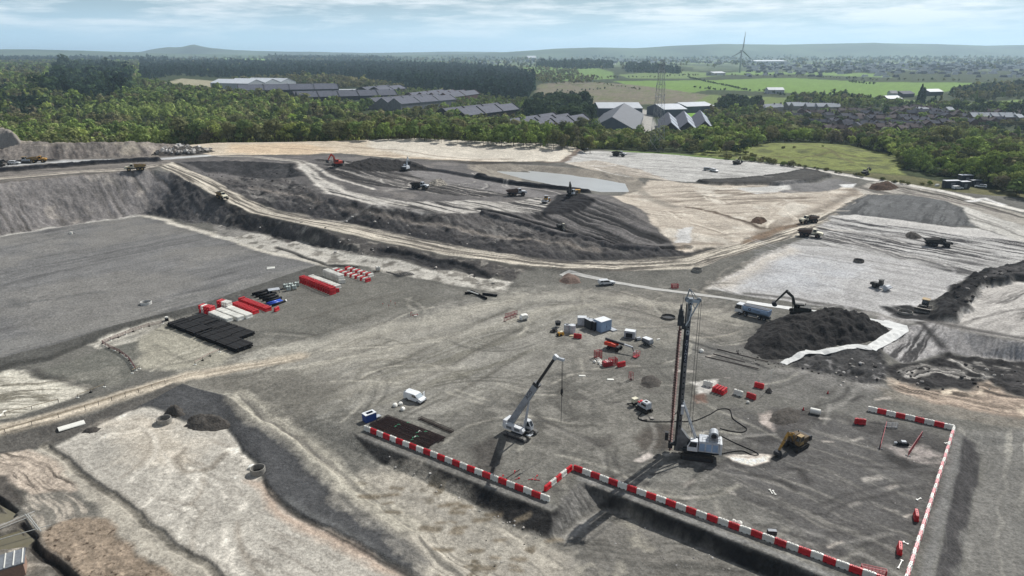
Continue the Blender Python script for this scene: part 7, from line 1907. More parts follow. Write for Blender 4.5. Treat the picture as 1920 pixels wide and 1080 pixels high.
p = gp(514, 549); t = thing('steel_table', 'pale steel platform on legs behind the black pipes', 'steel platform', p, .45)
MB().box((0, 0, 1.15), (3.4, 2.4, .18)).build('deck', OFFW, t)
for x in (-1.5, 1.5):
    for y in (-1, 1): MB().bar((x, y, 0), (x, y, 1.1), .16).build('leg', GREYP, t)
p = gp(313, 601); t = thing('cable_drum', 'small black drum with a white top at the corner of the pipe stack', 'drum', p)
MB().tube((0, 0, 0), (0, 0, .8), .5, n=12).build('shell', BLKP, t); MB().tube((0, 0, .8), (0, 0, 1.15), .42, n=12).build('lid', WPLAS, t)
p = gp(508, 503); o = MB().box((0, 0, .1), (2.6, 1.6, .2)).box((0, .5, .3), (2.6, .2, .3)).build('concrete_cover', WPLAS); o.location = p; o.rotation_euler = (0, 0, .3); tag(o, 'white cover slab lying alone on the grey pad near its corner', 'cover slab')
p = gp(134, 439); t = thing('survey_frame', 'tiny white survey frame alone on the grey pad', 'frame', p)
MB().box((0, 0, .5), (.9, .7, .9)).build('box', WPLAS, t)
for s in (-1, 1): MB().bar((s * 1.6, 0, 0), (0, 0, .9), .12).build('leg', DGREY, t)

# -- reinforcement cages, blue bin, white bags
RA, RBp, RC = at(690, 797), at(803, 841), at(728, 781)
ru = np.array([RBp[0] - RA[0], RBp[1] - RA[1]]); RL = np.hypot(*ru); ru /= RL; rv = np.array([RC[0] - RA[0], RC[1] - RA[1]]); rth = math.atan2(ru[1], ru[0])
def cage(L, r):
    b = MB()
    for k in range(7): a = 2 * PI * k / 7; b.tube((0, r * math.cos(a), r + r * math.sin(a)), (L, r * math.cos(a), r + r * math.sin(a)), .032, n=5, caps=False)
    n = int(L / .55)
    for k in range(n + 1):
        x = L * k / n
        for j in range(8): a, c = 2 * PI * j / 8, 2 * PI * (j + 1) / 8; b.tube((x, r * math.cos(a), r + r * math.sin(a)), (x + .04, r * math.cos(c), r + r * math.sin(c)), .024, n=4, caps=False)
    return b
cm = cage(RL * .97, .19).build('bars', RUST).data
TAGM = [GREENP, WPLAS, GREENP]
for o in [o for o in COL.objects if o.name == 'bars']: bpy.data.objects.remove(o)
nc = 15
for k in range(nc):
    q = RA[:2] + rv * (k + .3) / nc * 1.02 + ru * rnd.uniform(-.3, .5)
    t = thing('reinforcement_cage', 'rusty reinforcement cage in the stack behind the striped barriers', 'steel cage', (q[0], q[1], ground(*q) + .05), rth + rnd.uniform(-.01, .01), 'rusty reinforcement cages in the stack')
    o = bpy.data.objects.new('bars', cm); COL.objects.link(o); o.parent = t
    MB().box((RL * .25, 0, -.02), (.15, .3, .12)).box((RL * .75, 0, -.02), (.15, .3, .12)).build('bearer', TIMBER, t)
    if k % 2 == 0 or k in (5, 9):
        x = rnd.choice((.32, .36, .62, .66, .7)) * RL
        MB().box((x, 0, .42), (.10, .5, .04), rnd.uniform(-.6, .6)).bar((x, .2, .42), (x + .4, .35, .2), .07, .03).build('tape', TAGM[k % 3], t)
a, b = at(785, 786), at(846, 812); L = math.hypot(b[0] - a[0], b[1] - a[1])
for k in range(2):
    t = thing('reinforcement_cage', 'rusty reinforcement cage lying apart behind the main stack', 'steel cage', (a[0] + .4 * k, a[1] + .45 * k, a[2] + .03), math.atan2(b[1] - a[1], b[0] - a[0]), 'reinforcement cages lying apart'); cage(L, .2).build('bars', RUST, t)
p = gp(693, 788); t = thing('blue_bin', 'blue steel bin with a white top frame at the end of the cage stack', 'steel bin', p, .72)
w = MB().box((0, -.75, .85), (2.4, .1, 1.6)).box((0, .75, .85), (2.4, .1, 1.6)).box((-1.15, 0, .85), (.1, 1.4, 1.6)).box((1.15, 0, .85), (.1, 1.4, 1.6)); w.build('side_wall', BLUE, t)
MB().box((0, -.62, 1.7), (2.5, .4, .1)).box((0, .62, 1.7), (2.5, .4, .1)).box((-.95, 0, 1.7), (.6, .85, .1)).box((1.05, 0, 1.7), (.4, .85, .1)).build('top_frame', WHITE, t)
MB().box((0, 0, .12), (2.3, 1.5, .14)).build('floor', BLACK, t); MB().box((1.9, -.1, .35), (1.1, 1.0, .1)).box((1.7, .2, .2), (.9, .6, .3)).build('pallet', OFFW, t)
def bag(label, px, py, s=1.0):
    p = gp(px, py); bm = bmesh.new(); bmesh.ops.create_icosphere(bm, subdivisions=2, radius=.55 * s)
    for v in bm.verts:
        v.co.z = max(v.co.z, -.3) + .3; v.co += Vector((rnd.uniform(-.06, .06), rnd.uniform(-.06, .06), rnd.uniform(-.05, .05)))
    me = bpy.data.meshes.new('bulk_bag'); bm.to_mesh(me); bm.free(); me.materials.append(WPLAS)
    o = bpy.data.objects.new('bulk_bag', me); COL.objects.link(o); o.location = (p[0], p[1], p[2] - .05); tag(o, label, 'bulk bag')
bag('white bulk bag behind the van, furthest from it', 741, 762); bag('flattened white bulk bag behind the van, between the other two', 751, 759, .9); bag('white bulk bag nearest to the cage stack', 755, 769)
bag('dirty white bag by the front row of barriers, left of its twin', 1376, 981, .8); bag('dirty white bag by the front row of barriers, right of its twin', 1386, 984, .9)
bag('white bag lying on the dark strip beside the laid out rusty pipes', 1315, 660, 1.1); bag('scrap of white sack near the lone red barrier beyond the rig', 1402, 756, .6)
p = gp(1447, 1001); t = thing('pump_box', 'small grey lidded box behind the front row of barriers', 'box', p, -.1)
MB().box((0, 0, .32), (1.4, .7, .6)).build('body', DGREY, t, bevel=.05); MB().box((0, 0, .66), (1.3, .6, .08)).build('lid', GREYP, t)

# -- vehicles
p = gp(778, 751); van('panel_van', 'white panel van with its far door open, parked behind the cage stack', p, facing((762, 745), (797, 756)))
p = gp(1137, 534); pickup('pickup_truck', 'white pickup truck with a covered bed by the pale fabric strip', p, facing((1122, 535), (1151, 533)))
p = gp(1411, 594); tipper('tipper_truck', 'white tipper truck with a pale blue round body, waiting beside the black heap', p, facing((1440, 600), (1382, 586)))
p = gp(1328, 320); q_ = pickup('parked_car', 'silver car with a dark back, left of the pair on the far pale pad', p, facing((1318, 320), (1334, 321)), mat('silver_paint', (140, 144, 148), .4, .3, .5)); q_['category'] = 'car'; p = gp(1339, 322); q_ = pickup('parked_car', 'white car, right of the pair on the far pale pad', p, facing((1330, 319), (1346, 323))); q_['category'] = 'car'

# -- the big machines
p = gp(1292, 851); drill_rig('piling_rig', 'tall white piling rig with a long auger on its mast', (p[0], p[1], p[2]), facing((1340, 856), (1273, 848)))
p = gp(984, 826); cth = math.atan2(114.4 - 120, 7.95 - .1); crawler_crane('crawler_crane', 'white crawler crane with a black telescopic boom raised over the yard', (.1 + 1.9 * math.cos(cth), 120 + 1.9 * math.sin(cth), ground(1.7, 119)), cth)
def ex(px, py, q, name='excavator', **k):
    p = gp(px, py); h = facing((px, py), q) ; return excavator(name, k.pop('label'), p, h, **k)
ex(1492, 838, (1440, 866), label='muddy yellow excavator reaching down beside the pale grout patch', s=1.0, body=mat('muddy_dark_paint', (96, 80, 56), .7, 0, .3, .3, 1.5, (58, 50, 42)), boomm=mat('muddy_yellow_paint', (172, 132, 58), .6, 0, .3, .3, 1.5, (104, 84, 56)), cabm=TAN, boom=(3.5, 3.9), elbow=(5.6, 1.3), curl=-2.4)
q = at(1492, 592); zt = big_top(q[0], q[1] - 2); excavator('excavator', 'dark excavator with its arm bent, standing on the black heap', (q[0], q[1] - 1, zt - .25), facing((1500, 590), (1455, 586)), 1.12, DARKM, boom=(3.4, 5.6), elbow=(5.5, 2.6), curl=-2.6)
ex(632, 311, (618, 315), label='orange excavator with a raised arm at the head of the dark terrace', s=1.15, body=ORANGE, boom=(2.6, 5.2), elbow=(4.2, 2.8))
ex(762, 320, (775, 314), label='white excavator with its boom straight up on the dark terrace', s=1.1, body=OFFW, boom=(1.9, 6.0), elbow=(2.9, 3.8), curl=-1.2)
ex(1072, 368, (1062, 374), label='dark excavator loading on the crest of the dark mound by the pond', s=1.1, body=DARKM, cabm=OFFW, boom=(2.0, 5.8), elbow=(2.6, 2.9))
ex(1052, 432, (1072, 440), label='dark olive excavator with a pale roof sunk in the trench under the mound', s=.95, body=DARKM, cabm=CREAM, boom=(2.8, 3.0), elbow=(4.6, 1.4))
ex(1622, 328, (1632, 325), label='small dark excavator at the edge of the grassy field', s=1.0, body=DARKM, boomm=DGREY, boom=(3.4, 3.6), elbow=(5.2, 3.0))
ex(1382, 308, (1396, 306), label='dark excavator on the far pale pad near the grass', s=1.0, body=DARKM, cabm=CREAM, boom=(2.6, 4.2), elbow=(4.0, 1.6))
ex(1098, 282, (1090, 281), label='excavator half hidden at the tree line above the pale mound', s=1.15, body=DARKM, cabm=OFFW, boom=(2.2, 5.2), elbow=(3.4, 2.8))
def dt(px, py, pa, pb, label, **k):
    p = gp(px, py); return dump_truck('dump_truck', label, p, facing(pa, pb), **k)
dt(417, 373, (409, 362), (426, 376), 'dump truck with a pale bonnet driving down the haul road ramp')
dt(255, 320, (272, 318), (236, 321), 'dusty tan dump truck on the road along the top of the grey bank', load=False)
dt(787, 354, (778, 353), (806, 356), 'dark dump truck loaded beside the heap of pale stones', body=DARKM, cabm=OFFW)
dt(968, 367, (950, 366), (988, 366), 'dump truck with a pale cab on the terrace left of the small roller', body=mat('brown_paint', (92, 74, 66), .6, 0, .3, .3), cabm=OFFW, load=False)
dt(1516, 418, (1530, 416), (1502, 420), 'upper of the two dump trucks passing on the haul road', body=mat('brown_paint', (92, 74, 66), .6), cabm=CREAM)
dt(1518, 444, (1500, 441), (1540, 446), 'lower of the two dump trucks passing on the haul road', body=mat('brown_paint', (92, 74, 66), .6), cabm=CREAM)
dt(1757, 462, (1735, 460), (1782, 463), 'heavily loaded dark dump truck on the churned pale ground', body=DARKM, cabm=DARKM)
dt(1160, 293, (1150, 292), (1176, 294), 'dark dump truck at the tree line beyond the pale mound', body=DARKM, cabm=OFFW)
dt(70, 305, (60, 305), (95, 304), 'yellow dump truck parked on the left road under the bank', body=TAN, cabm=YEL, load=False)
p = gp(28, 308); pickup('pickup_truck', 'white pickup parked left of the yellow dump truck', p, .05); p = gp(50, 306); dozer('bulldozer', 'grey bulldozer with a white roof beside the yellow dump truck', p, .2, OFFW)
ex(0, 312, (12, 312), label='dark machine at the left edge of the upper road', s=1.0, body=DARKM, boom=(2.4, 3.0), elbow=(3.6, 1.5))
p = gp(1650, 541); roller('roller', 'dark single drum roller on the pale pad', p, facing((1634, 536), (1668, 545)), DARKM, OFFW)
p = gp(1024, 379); roller('roller', 'small white roofed roller on the dark terrace below the excavator', p, facing((1032, 374), (1016, 386)), YEL, STEEL, OFFW, 1.0)
p = gp(1732, 582); dozer('bulldozer', 'dark bulldozer with a wide blade pushing black spoil', p, facing((1735, 576), (1722, 592)))
p = gp(1082, 362); o = thing('yellow_skip', 'small yellow skip at the near edge of the pond', 'skip', p); MB().box((0, 0, .8), (2.6, 1.8, 1.6), 0, 1.15).build('body', TAN, o); MB().box((0, 0, 1.62), (2.9, 2.0, .1)).build('rim', YEL, o)
p = gp(1152, 655); boom_lift('boom_lift', 'orange boom lift with its red basket lowered to the ground', p, facing((1140, 648), (1172, 656)))

# -- stores in the middle of the yard
def container(name, label, px, py, d, rz, m, door=True, dark=False, cat='container'):
    p = gp(px, py); t = thing(name, label, cat, p, rz); L, W_, H_ = d
    MB().box((0, 0, H_ / 2 + .1), d).build('body', m, t, bevel=.05)
    MB().box((0, 0, H_ + .13), (L * 1.01, W_ * 1.01, .1)).build('roof', WHITE if not dark else OFFW, t)
    f = MB()
    for x in (-1, 1):
        for y in (-1, 1): f.box((x * L / 2, y * W_ / 2, H_ / 2 + .05), (.14, .14, H_ + .1))
    f.build('corner_post', m if not dark else DGREY, t)
    if door:
        MB().box((-L * .22, -W_ / 2 - .03, H_ * .48), (L * .4, .05, H_ * .8)).build('door', m, t); MB().box((L * .22, -W_ / 2 - .03, H_ * .48), (L * .4, .05, H_ * .8)).build('door', m, t)
        MB().box((0.08, -W_ / 2 - .08, H_ * .5), (.06, .06, .5)).build('handle', DGREY, t)
    return t
c = container('white_container', 'largest white cube shaped container of the yard store', 1129, 619, (3.6, 3.0, 3.0), .62, LBLUE)
p = gp(1146, 618); o = MB().box((0, 0, .15), (1.6, 3.0, .3)).build('white_skid', OFFW); o.location = p; o.rotation_euler = (0, 0, .62); tag(o, 'flat white skid base sticking out behind the largest white container', 'skid')
container('white_cabinet', 'white cabinet behind the round tanks', 1091, 609, (2.4, 1.8, 2.2), -.1, OFFW)
for x, lb in ((1105, 'slatted dark generator with a pale top, left of its twin'), (1112, 'slatted dark generator with a pale top, touching the big white container')):
    t = container('generator', lb, x, 616 + (x - 1105) * .25, (1.25, 2.6, 2.5), .55, DGREY, False, True, 'generator')
    s = MB()
    for k in range(9): s.box((0, -1.33, .4 + k * .24), (1.0, .05, .08))
    s.build('louvre', BLACK, t); MB().tube((.2, .5, 2.6), (.2, .5, 3.0), .08).build('exhaust', DGREY, t)
p = gp(1051, 629); t = thing('yellow_pump', 'small yellow and black pump at the left end of the yard store', 'pump', p, .5)
MB().box((0, 0, .55), (1.7, 1.1, .9), 0, .85).build('cowl', YEL, t, bevel=.08); MB().box((.2, 0, 1.05), (.8, .7, .2)).build('top_cover', CREAM, t); MB().tube((-.9, -.3, .4), (-.9, .3, .4), .3, n=10).build('flywheel', BLACK, t)
for y in (-.55, .55): wheel(t, -.2, y, .3, .15, DGREY)
p = gp(1046, 613); t = thing('mixer', 'black round mixer standing behind the round tanks', 'mixer', p, .3)
MB().tube((0, 0, .6), (0, 0, 1.5), .7, .8, n=14).build('bowl', BLACK, t); MB().ring((0, 0, 0), .84, .7, 1.5, 1.6, 14).build('rim', DGREY, t)
for a in (0, 2.1, 4.2): MB().bar((.5 * math.cos(a), .5 * math.sin(a), 0), (.5 * math.cos(a), .5 * math.sin(a), .7), .1).build('leg', WHITE, t)
MB().bar((-1.0, -.2, 0), (-.5, 0, 1.6), .1).build('chute', OFFW, t)
p = gp(1040, 622); t = thing('hose_coil', 'tangle of black hoses at the left end of the yard store', 'hoses', p)
for k in range(4): MB().ring((rnd.uniform(-.5, .5), rnd.uniform(-.4, .4), .1 + .16 * k), .8 - .1 * k, .62 - .1 * k, 0, .18, 14).build('hose', BLACK, t)
p = gp(1071, 630); o = MB().box((0, 0, .06), (1.2, 1.0, .12)).box((0, 0, .16), (1.1, .9, .06)).build('pallet', TIMBER); o.location = p; tag(o, 'pale timber pallet in front of the round tanks', 'pallet')
p = gp(1181, 635); t = container('white_generator', 'white generator with a dark grille standing alone behind the boom lift', 1181, 633, (2.7, 1.7, 1.9), -.35, OFFW, False, False, 'generator')
MB().box((-.1, -.88, .9), (1.7, .06, 1.2)).build('grille', BLACK, t); MB().box((0, 0, .08), (2.9, 1.9, .16)).build('skid', DGREY, t)
p = gp(1197, 638); t = thing('pump_unit', 'small grey pump set between the white generator and the trailer', 'pump', p, .4)
MB().box((0, 0, .5), (1.3, .8, .7), 0, .8).build('cowl', OFFW, t, bevel=.06); MB().tube((-.9, 0, .45), (-.4, 0, .45), .32, n=12).build('pump_casing', DGREY, t); MB().box((0, 0, .1), (1.8, .9, .15)).build('base', DGREY, t)
p = gp(1214, 647); t = thing('compressor_trailer', 'white topped compressor trailer with a slanting drawbar', 'trailer', p, facing((1206, 640), (1226, 648)))
MB().prism([(-1.4, .5), (1.2, .5), (1.35, 1.0), (1.1, 1.75), (-1.3, 1.8)], -.8, .8, inset=.06).build('canopy', GREYP, t, bevel=.05); MB().box((-.1, 0, 1.82), (2.3, 1.5, .12)).build('top_cover', WHITE, t)
for y in (-.9, .9): wheel(t, -.2, y, .38, .24)
MB().bar((1.2, 0, .5), (2.6, 0, .35), .14).build('drawbar', DGREY, t); MB().bar((-1.4, -.9, 1.3), (1.4, -.9, .6), .18).build('brace', DGREY, t)
p = gp(1231, 638); o = MB().prism([(0, 0), (1.2, 0), (1.1, .25), (.1, .3)], -.15, .15).build('white_plank', WPLAS); o.location = p; o.rotation_euler = (0, 0, .5); tag(o, 'short white plank right of the compressor trailer', 'plank')
# red crate and mesh cages near the boom lift
def crate(label, px, py, d, rz, m=DKRED):
    p = gp(px, py); t = thing('mesh_cage', label, 'mesh cage', p, rz); f = MB(); L, W_, H_ = d
    for x in (-.5, .5):
        for y in (-.5, .5): f.bar((x * L, y * W_, 0), (x * L, y * W_, H_), .08)
    for z in (.1, H_):
        for y in (-.5, .5): f.bar((-.5 * L, y * W_, z), (.5 * L, y * W_, z), .07)
        for x in (-.5, .5): f.bar((x * L, -.5 * W_, z), (x * L, .5 * W_, z), .07)
    f.build('frame', m, t); g = MB(); n = 7
    for k in range(1, n):
        for y in (-.5, .5): g.bar((-.5 * L + L * k / n, y * W_, .1), (-.5 * L + L * k / n, y * W_, H_), .04)
        for x in (-.5, .5): g.bar((x * L, -.5 * W_ + W_ * k / n, .1), (x * L, -.5 * W_ + W_ * k / n, H_), .04)
        for y in (-.5, .5): g.bar((-.5 * L, y * W_, H_ * k / n), (.5 * L, y * W_, H_ * k / n), .035)
    g.build('infill', m, t); return t
crate('red mesh cage furthest back in the red group near the boom lift', 1121, 671, (1.5, 1.3, 1.9), .4); crate('red mesh cage leaning over the red barriers near the boom lift', 1149, 684, (1.8, 1.2, 1.7), .35)
p = gp(1139, 686); t = thing('red_crate', 'closed red crate with white slats on top near the boom lift', 'crate', p, .4)
MB().box((0, 0, .65), (2.4, 1.3, 1.2)).build('body', DKRED, t, bevel=.05); s = MB()
for k in range(3): s.box((-.3 + k * .5, 0, 1.29), (.14, 1.3, .08))
s.build('slat', WPLAS, t)
GS = 'white stacked traffic feet beside the red cages'
for k in range(6):
    p = gp(1121 + k * 1.7, 673 + k * 2.6); o = MB().box((0, 0, .1), (1.1, .4, .2), .3).box((0, 0, .25), (.5, .3, .12), .3).build('fence_weight', WPLAS); o.location = p; tag(o, 'white fence weight in the line beside the red mesh cages', 'fence weight', GS)
bag('white sack at the foot of the red cages, near the crane hook', 1115, 680, .7); bag('small white sack right beside the line of fence feet', 1124, 682, .7)
for (x, y) in ((1085, 705), (1138, 712)):
    p = gp(x, y); o = MB().prism([(0, 0), (1.6, 0), (1.5, .12), (.1, .15)], -.3, .3).build('sheet_scrap', WPLAS); o.location = p; tag(o, 'scrap of white sheet on the bare ground ' + ('under the crane boom' if x < 1100 else 'left of the red marker frame'), 'sheet scrap')
p = gp(1183, 712); t = thing('sign_stand', 'thin red marker frame standing alone left of the grey spoil heap', 'marker frame', p, .4); f = MB()
for x in (-.5, 0, .5):
    for y in (-.4, .4): f.bar((x, y, 0), (x * .7, y * .7, 1.9), .06)
for z in (.6, 1.2, 1.85): f.bar((-.45, -.35, z), (.45, -.35, z), .05); f.bar((-.45, .35, z), (.45, .35, z), .05); f.bar((-.45, -.35, z), (-.45, .35, z), .05)
f.build('frame', DKRED, t); MB().box((0, 0, .12), (.5, .4, .24)).build('foot', DGREY, t)
# red barrier frames and white tank left of the store
mesh_fence('barrier_fence', 'red fence panel, nearer of two leaning by the white water bowser', (945, 603), (968, 594), 1.2, DKRED); mesh_fence('barrier_fence', 'red fence panel, farther of two by the white water bowser', (947, 596), (970, 589), 1.2, DKRED)
p = gp(983, 600); t = thing('water_bowser', 'small white water bowser with rounded tank beside red fence panels', 'water bowser', p, .35)
MB().prism([(-1.1, .5), (1.0, .5), (1.1, .9), (.9, 1.6), (.2, 1.75), (-.9, 1.6), (-1.2, 1.0)], -.75, .75, inset=.1).build('tank', WPLAS, t, bevel=.08); MB().box((-1.0, -.2, .75), (.7, 1.0, .8)).build('front_box', WHITE, t)
for y in (-.8, .8): wheel(t, .2, y, .34, .2, OFFW)
MB().bar((-1.2, 0, .45), (-2.2, 0, .4), .12).build('drawbar', DGREY, t)
p = gp(1265, 540); t = crate('red folded barrier frame on the rough ground behind the rig head', 1265, 540, (2.0, 1.2, 1.3), .2)
p = gp(776, 592); t = thing('sign_stand', 'little red sign frame lying in the middle of the empty yard', 'marker frame', p, .2)
f = MB().bar((-.5, 0, 0), (-.5, 0, 1.2), .1).bar((-.9, 0, 0), (-.9, 0, 1.1), .1).bar((-.9, 0, 1.1), (-.5, 0, 1.2), .1).bar((-.5, 0, .2), (1.2, .3, .1), .12).bar((1.2, .3, 0), (.8, .2, .8), .08); f.build('frame', DKRED, t); MB().box((.5, -.3, .1), (.8, .4, .15)).build('foot', WPLAS, t)
for k, (x, y) in enumerate(((718, 574), (733, 569), (729, 577), (741, 573))):
    p = gp(x, y); t = thing('marker_post', 'short marker post in the cluster of four on the empty yard', 'post', p, 0, 'four marker posts on the yard'); MB().tube((0, 0, 0), (0, 0, .9), .05).build('stake', TIMBER, t); MB().box((0, 0, .8), (.2, .2, .18)).build('marker_head', DKRED, t)

# -- small white and red grout rig left of the piling rig
p = gp(1207, 769); t = thing('grout_rig', 'small white and red grout machine with dark cab glass left of the piling rig', 'grout machine', p, facing((1216, 772), (1190, 757)))
track(t, -1.7, 1.5, -.8, .45, .65); track(t, -1.7, 1.5, .8, .45, .65); MB().box((0, 0, .7), (2.6, 1.4, .3)).build('undercarriage', DGREY, t)
cb = cab(t, -1.5, .3, -.75, .75, .9, 2.1, OFFW, .2); MB().box((-.6, 0, 2.18), (1.4, 1.2, .12)).build('roof', WHITE, t); MB().box((-.6, 0, 2.26), (.7, .5, .06)).build('roof_hatch', BLACK, t)
MB().box((.9, .1, 1.2), (1.0, 1.1, .7), 0, .85).build('pump_body', OFFW, t, bevel=.05); MB().box((.9, -.2, 1.65), (.7, .5, .25)).tube((.7, .4, 1.5), (1.3, .5, 1.6), .18).build('pump_valve', RED, t)
MB().box((2.6, .2, 1.3), (1.0, 1.3, .9)).build('hopper', CREAM, t, bevel=.05); MB().box((2.6, .2, .6), (.8, 1.0, .7)).build('hopper_stand', BLACK, t); MB().bar((3.0, .6, .4), (3.9, 1.1, .1), .2).build('outlet', DGREY, t)
p = gp(1214, 786); t = thing('steel_ramp', 'pale notched steel plate on the ground in front of the grout machine', 'steel plate', p, .2)
MB().prism([(-1.2, 0), (1.1, 0), (1.3, .25), (.5, .3), (.4, .12), (-.2, .12), (-.3, .3), (-1.3, .25)], -.45, .45).build('plate', STEEL, t)
def hose(label, pts, r, m=BLKP):
    P = wpts(pts); q = [np.array(P[0])]
    # smooth curve through the points
    C = []
    n = len(P)
    for i in range(n - 1):
        p0, p1, p2, p3 = P[max(i - 1, 0)], P[i], P[i + 1], P[min(i + 2, n - 1)]
        for s in np.linspace(0, 1, 8, endpoint=False): C.append(.5 * ((2 * p1) + (-p0 + p2) * s + (2 * p0 - 5 * p1 + 4 * p2 - p3) * s ** 2 + (-p0 + 3 * p1 - 3 * p2 + p3) * s ** 3))
    C.append(P[-1]); o = P[0]; z0 = ground(*o)
    k = MB().path([(c[0] - o[0], c[1] - o[1], ground(*c) - z0 + r * .9) for c in C], r, 6).build('delivery_hose', m, None, True); k.location = (o[0], o[1], z0); tag(k, label, 'hose')
hose('thick black hose looping from the grout machine behind the piling rig', [(1203, 775), (1197, 785), (1215, 791), (1262, 791), (1300, 790), (1330, 778), (1348, 768), (1368, 769), (1374, 785), (1390, 797), (1400, 805), (1392, 811), (1370, 809), (1350, 804)], .1)
hose('black hose leaving the rear of the rig and curling back beside the grout patch', [(1352, 818), (1380, 832), (1412, 846), (1422, 853), (1408, 853), (1392, 846), (1370, 848), (1345, 853), (1330, 852)], .09)
p = gp(1439, 733); t = thing('light_pole', 'slim white leaning pole beside a red barrier', 'pole', p); MB().tube((0, 0, 0), (.35, 0, 5.2), .07, .05).build('shaft', WPLAS, t); MB().tube((.35, 0, 5.2), (.8, 0, 5.35), .06).build('bracket', WPLAS, t); MB().tube((0, 0, 0), (0, 0, .3), .3, n=10).build('base', DGREY, t)

# -- bore hole guard at the back right corner
mesh_fence('guard_fence', 'red guard panel on the left side of the bore hole in the back right corner', (1650, 842), (1661, 800), 1.15, DKRED); mesh_fence('guard_fence', 'red guard panel on the right side of the bore hole in the back right corner', (1702, 856), (1728, 818), 1.15, DKRED)
mesh_fence('guard_fence', 'pale guard panel behind the bore hole in the back right corner', (1662, 801), (1682, 802), 1.05, OFFW)
p = gp(1692, 835); t = thing('bore_pump', 'black and white pump set standing in the guarded bore hole corner', 'pump', p, -.2)
MB().box((0, 0, .45), (2.2, .9, .6), 0, .85).build('body', BLACK, t, bevel=.08); MB().box((.1, 0, .82), (.9, .75, .25), 0, .9).build('cover', OFFW, t); MB().tube((-1.5, 0, .4), (-1.0, 0, .45), .22).build('inlet', OFFW, t)
MB().bar((.9, -.2, .5), (1.6, -.3, .15), .12).build('outlet', DGREY, t)
# odds and ends on the right of the platform
def lying_post(label, px0, px1, m=WPLAS):
    a, b = at(*px0), at(*px1); L = math.hypot(b[0] - a[0], b[1] - a[1]); t = thing('lying_post', label, 'post', a, math.atan2(b[1] - a[1], b[0] - a[0]))
    MB().bar((0, 0, .08), (L, 0, .08), .12, .1).build('shaft', m, t); MB().box((0, 0, .1), (.2, .36, .14)).build('head', m, t); MB().box((L, 0, .1), (.16, .3, .12)).build('foot', m, t)
lying_post('white T shaped post lying near the bottom of the right hand row', (1691, 1052), (1684, 1066)); lying_post('white T shaped post beside the lower red barrier on the right', (1694, 1017), (1702, 1021)); lying_post('short white post lying where the bare ground meets the right hand row', (1719, 938), (1726, 935)); lying_post('thin white bar just inside the right hand row below the corner', (1772, 832), (1780, 829))
for k, (x, y) in enumerate(((1443, 919), (1449, 921))): lying_post(('left', 'right')[k] + ' of two thin white rods on the bare ground in front of the excavator', (x, y), (x + 5, y + 7))
p = gp(1637, 1074); crate('red mesh guard in the front right corner of the platform', 1637, 1076, (3.2, .5, 1.1), -.35); bag('pale sandbag at the red mesh guard in the front right corner', 1652, 1078, .5)
p = gp(1532, 764); t = thing('traffic_cone', 'small red cone beside the fat white drum', 'cone', gp(1506, 769)); MB().tube((0, 0, .05), (0, 0, .75), .2, .04, 10).build('cone', RED, t); MB().box((0, 0, .03), (.5, .5, .06)).build('base', BLACK, t)
t = thing('traffic_cone', 'small red cone on the track right of the white sheeting', 'cone', gp(1552, 738)); MB().tube((0, 0, .05), (0, 0, .75), .2, .04, 10).build('cone', RED, t); MB().box((0, 0, .03), (.5, .5, .06)).build('base', BLACK, t)
for k, (x, y) in enumerate(((940, 897), (964, 889), (990, 900), (1003, 897), (1012, 901), (966, 900))):
    p = gp(x, y); t = thing('marker_peg', 'little red marker peg lying behind the striped barriers by the step', 'marker peg', p, rnd.uniform(0, 3), 'red marker pegs behind the barriers'); MB().bar((0, 0, .06), (.8, 0, .1), .08).build('stake', DKRED, t); MB().box((.8, 0, .12), (.2, .2, .16)).build('marker_head', RED, t)
t = thing('rebar_length', 'bent dark steel bar lying behind the striped barriers by the step', 'steel bar', gp(950, 897), facing((950, 897), (976, 880))); MB().bar((0, 0, .06), (3.6, 0, .06), .1).build('bar', RUST, t); MB().box((.1, 0, .06), (.3, .2, .12)).build('end_plate', DGREY, t)

# -- fences and posts along the left haul track
fence_run('mesh_fence', 'dark red mesh fence with white feet curving from the pipe stack to the track', [(305, 607), (280, 612), (250, 622), (222, 633), (192, 645), (205, 653), (225, 662), (243, 676), (255, 695)], 1.0, RUST, mat('maroon_mesh', (100, 58, 58), .8), 2.4, 3)
fence_run('barrier_boards', 'pale barrier boards ending at the haul track below the pipe stack', [(366, 684), (380, 676), (394, 668), (412, 660)], .9, DGREY, mat('pale_pink_board', (176, 150, 142), .7), 2.2, 1)
fence_run('barrier_boards', 'short pale barrier boards at the end of the curved red fence', [(248, 700), (262, 692)], .9, DGREY, TIMBER, 1.8, 1)
fence_run('barrier_boards', 'pale barrier boards at the far left beside the haul track', [(146, 746), (170, 736), (196, 726)], .8, DGREY, TIMBER, 2.6, 1)
GF = [(-40, 826), (10, 812), (60, 797), (110, 783), (160, 768), (210, 752), (260, 736), (310, 720)]
fence_run('post_and_rail', 'low fence of dark posts along the lower side of the haul track', GF, .95, DGREY, TIMBER, 3.4, 1, foot=False)
fence_run('post_and_rail', 'low fence of posts on the upper side of the haul track at the far left', [(-40, 792), (10, 780), (60, 768), (110, 755)], .9, DGREY, TIMBER, 3.4, 1, foot=False)

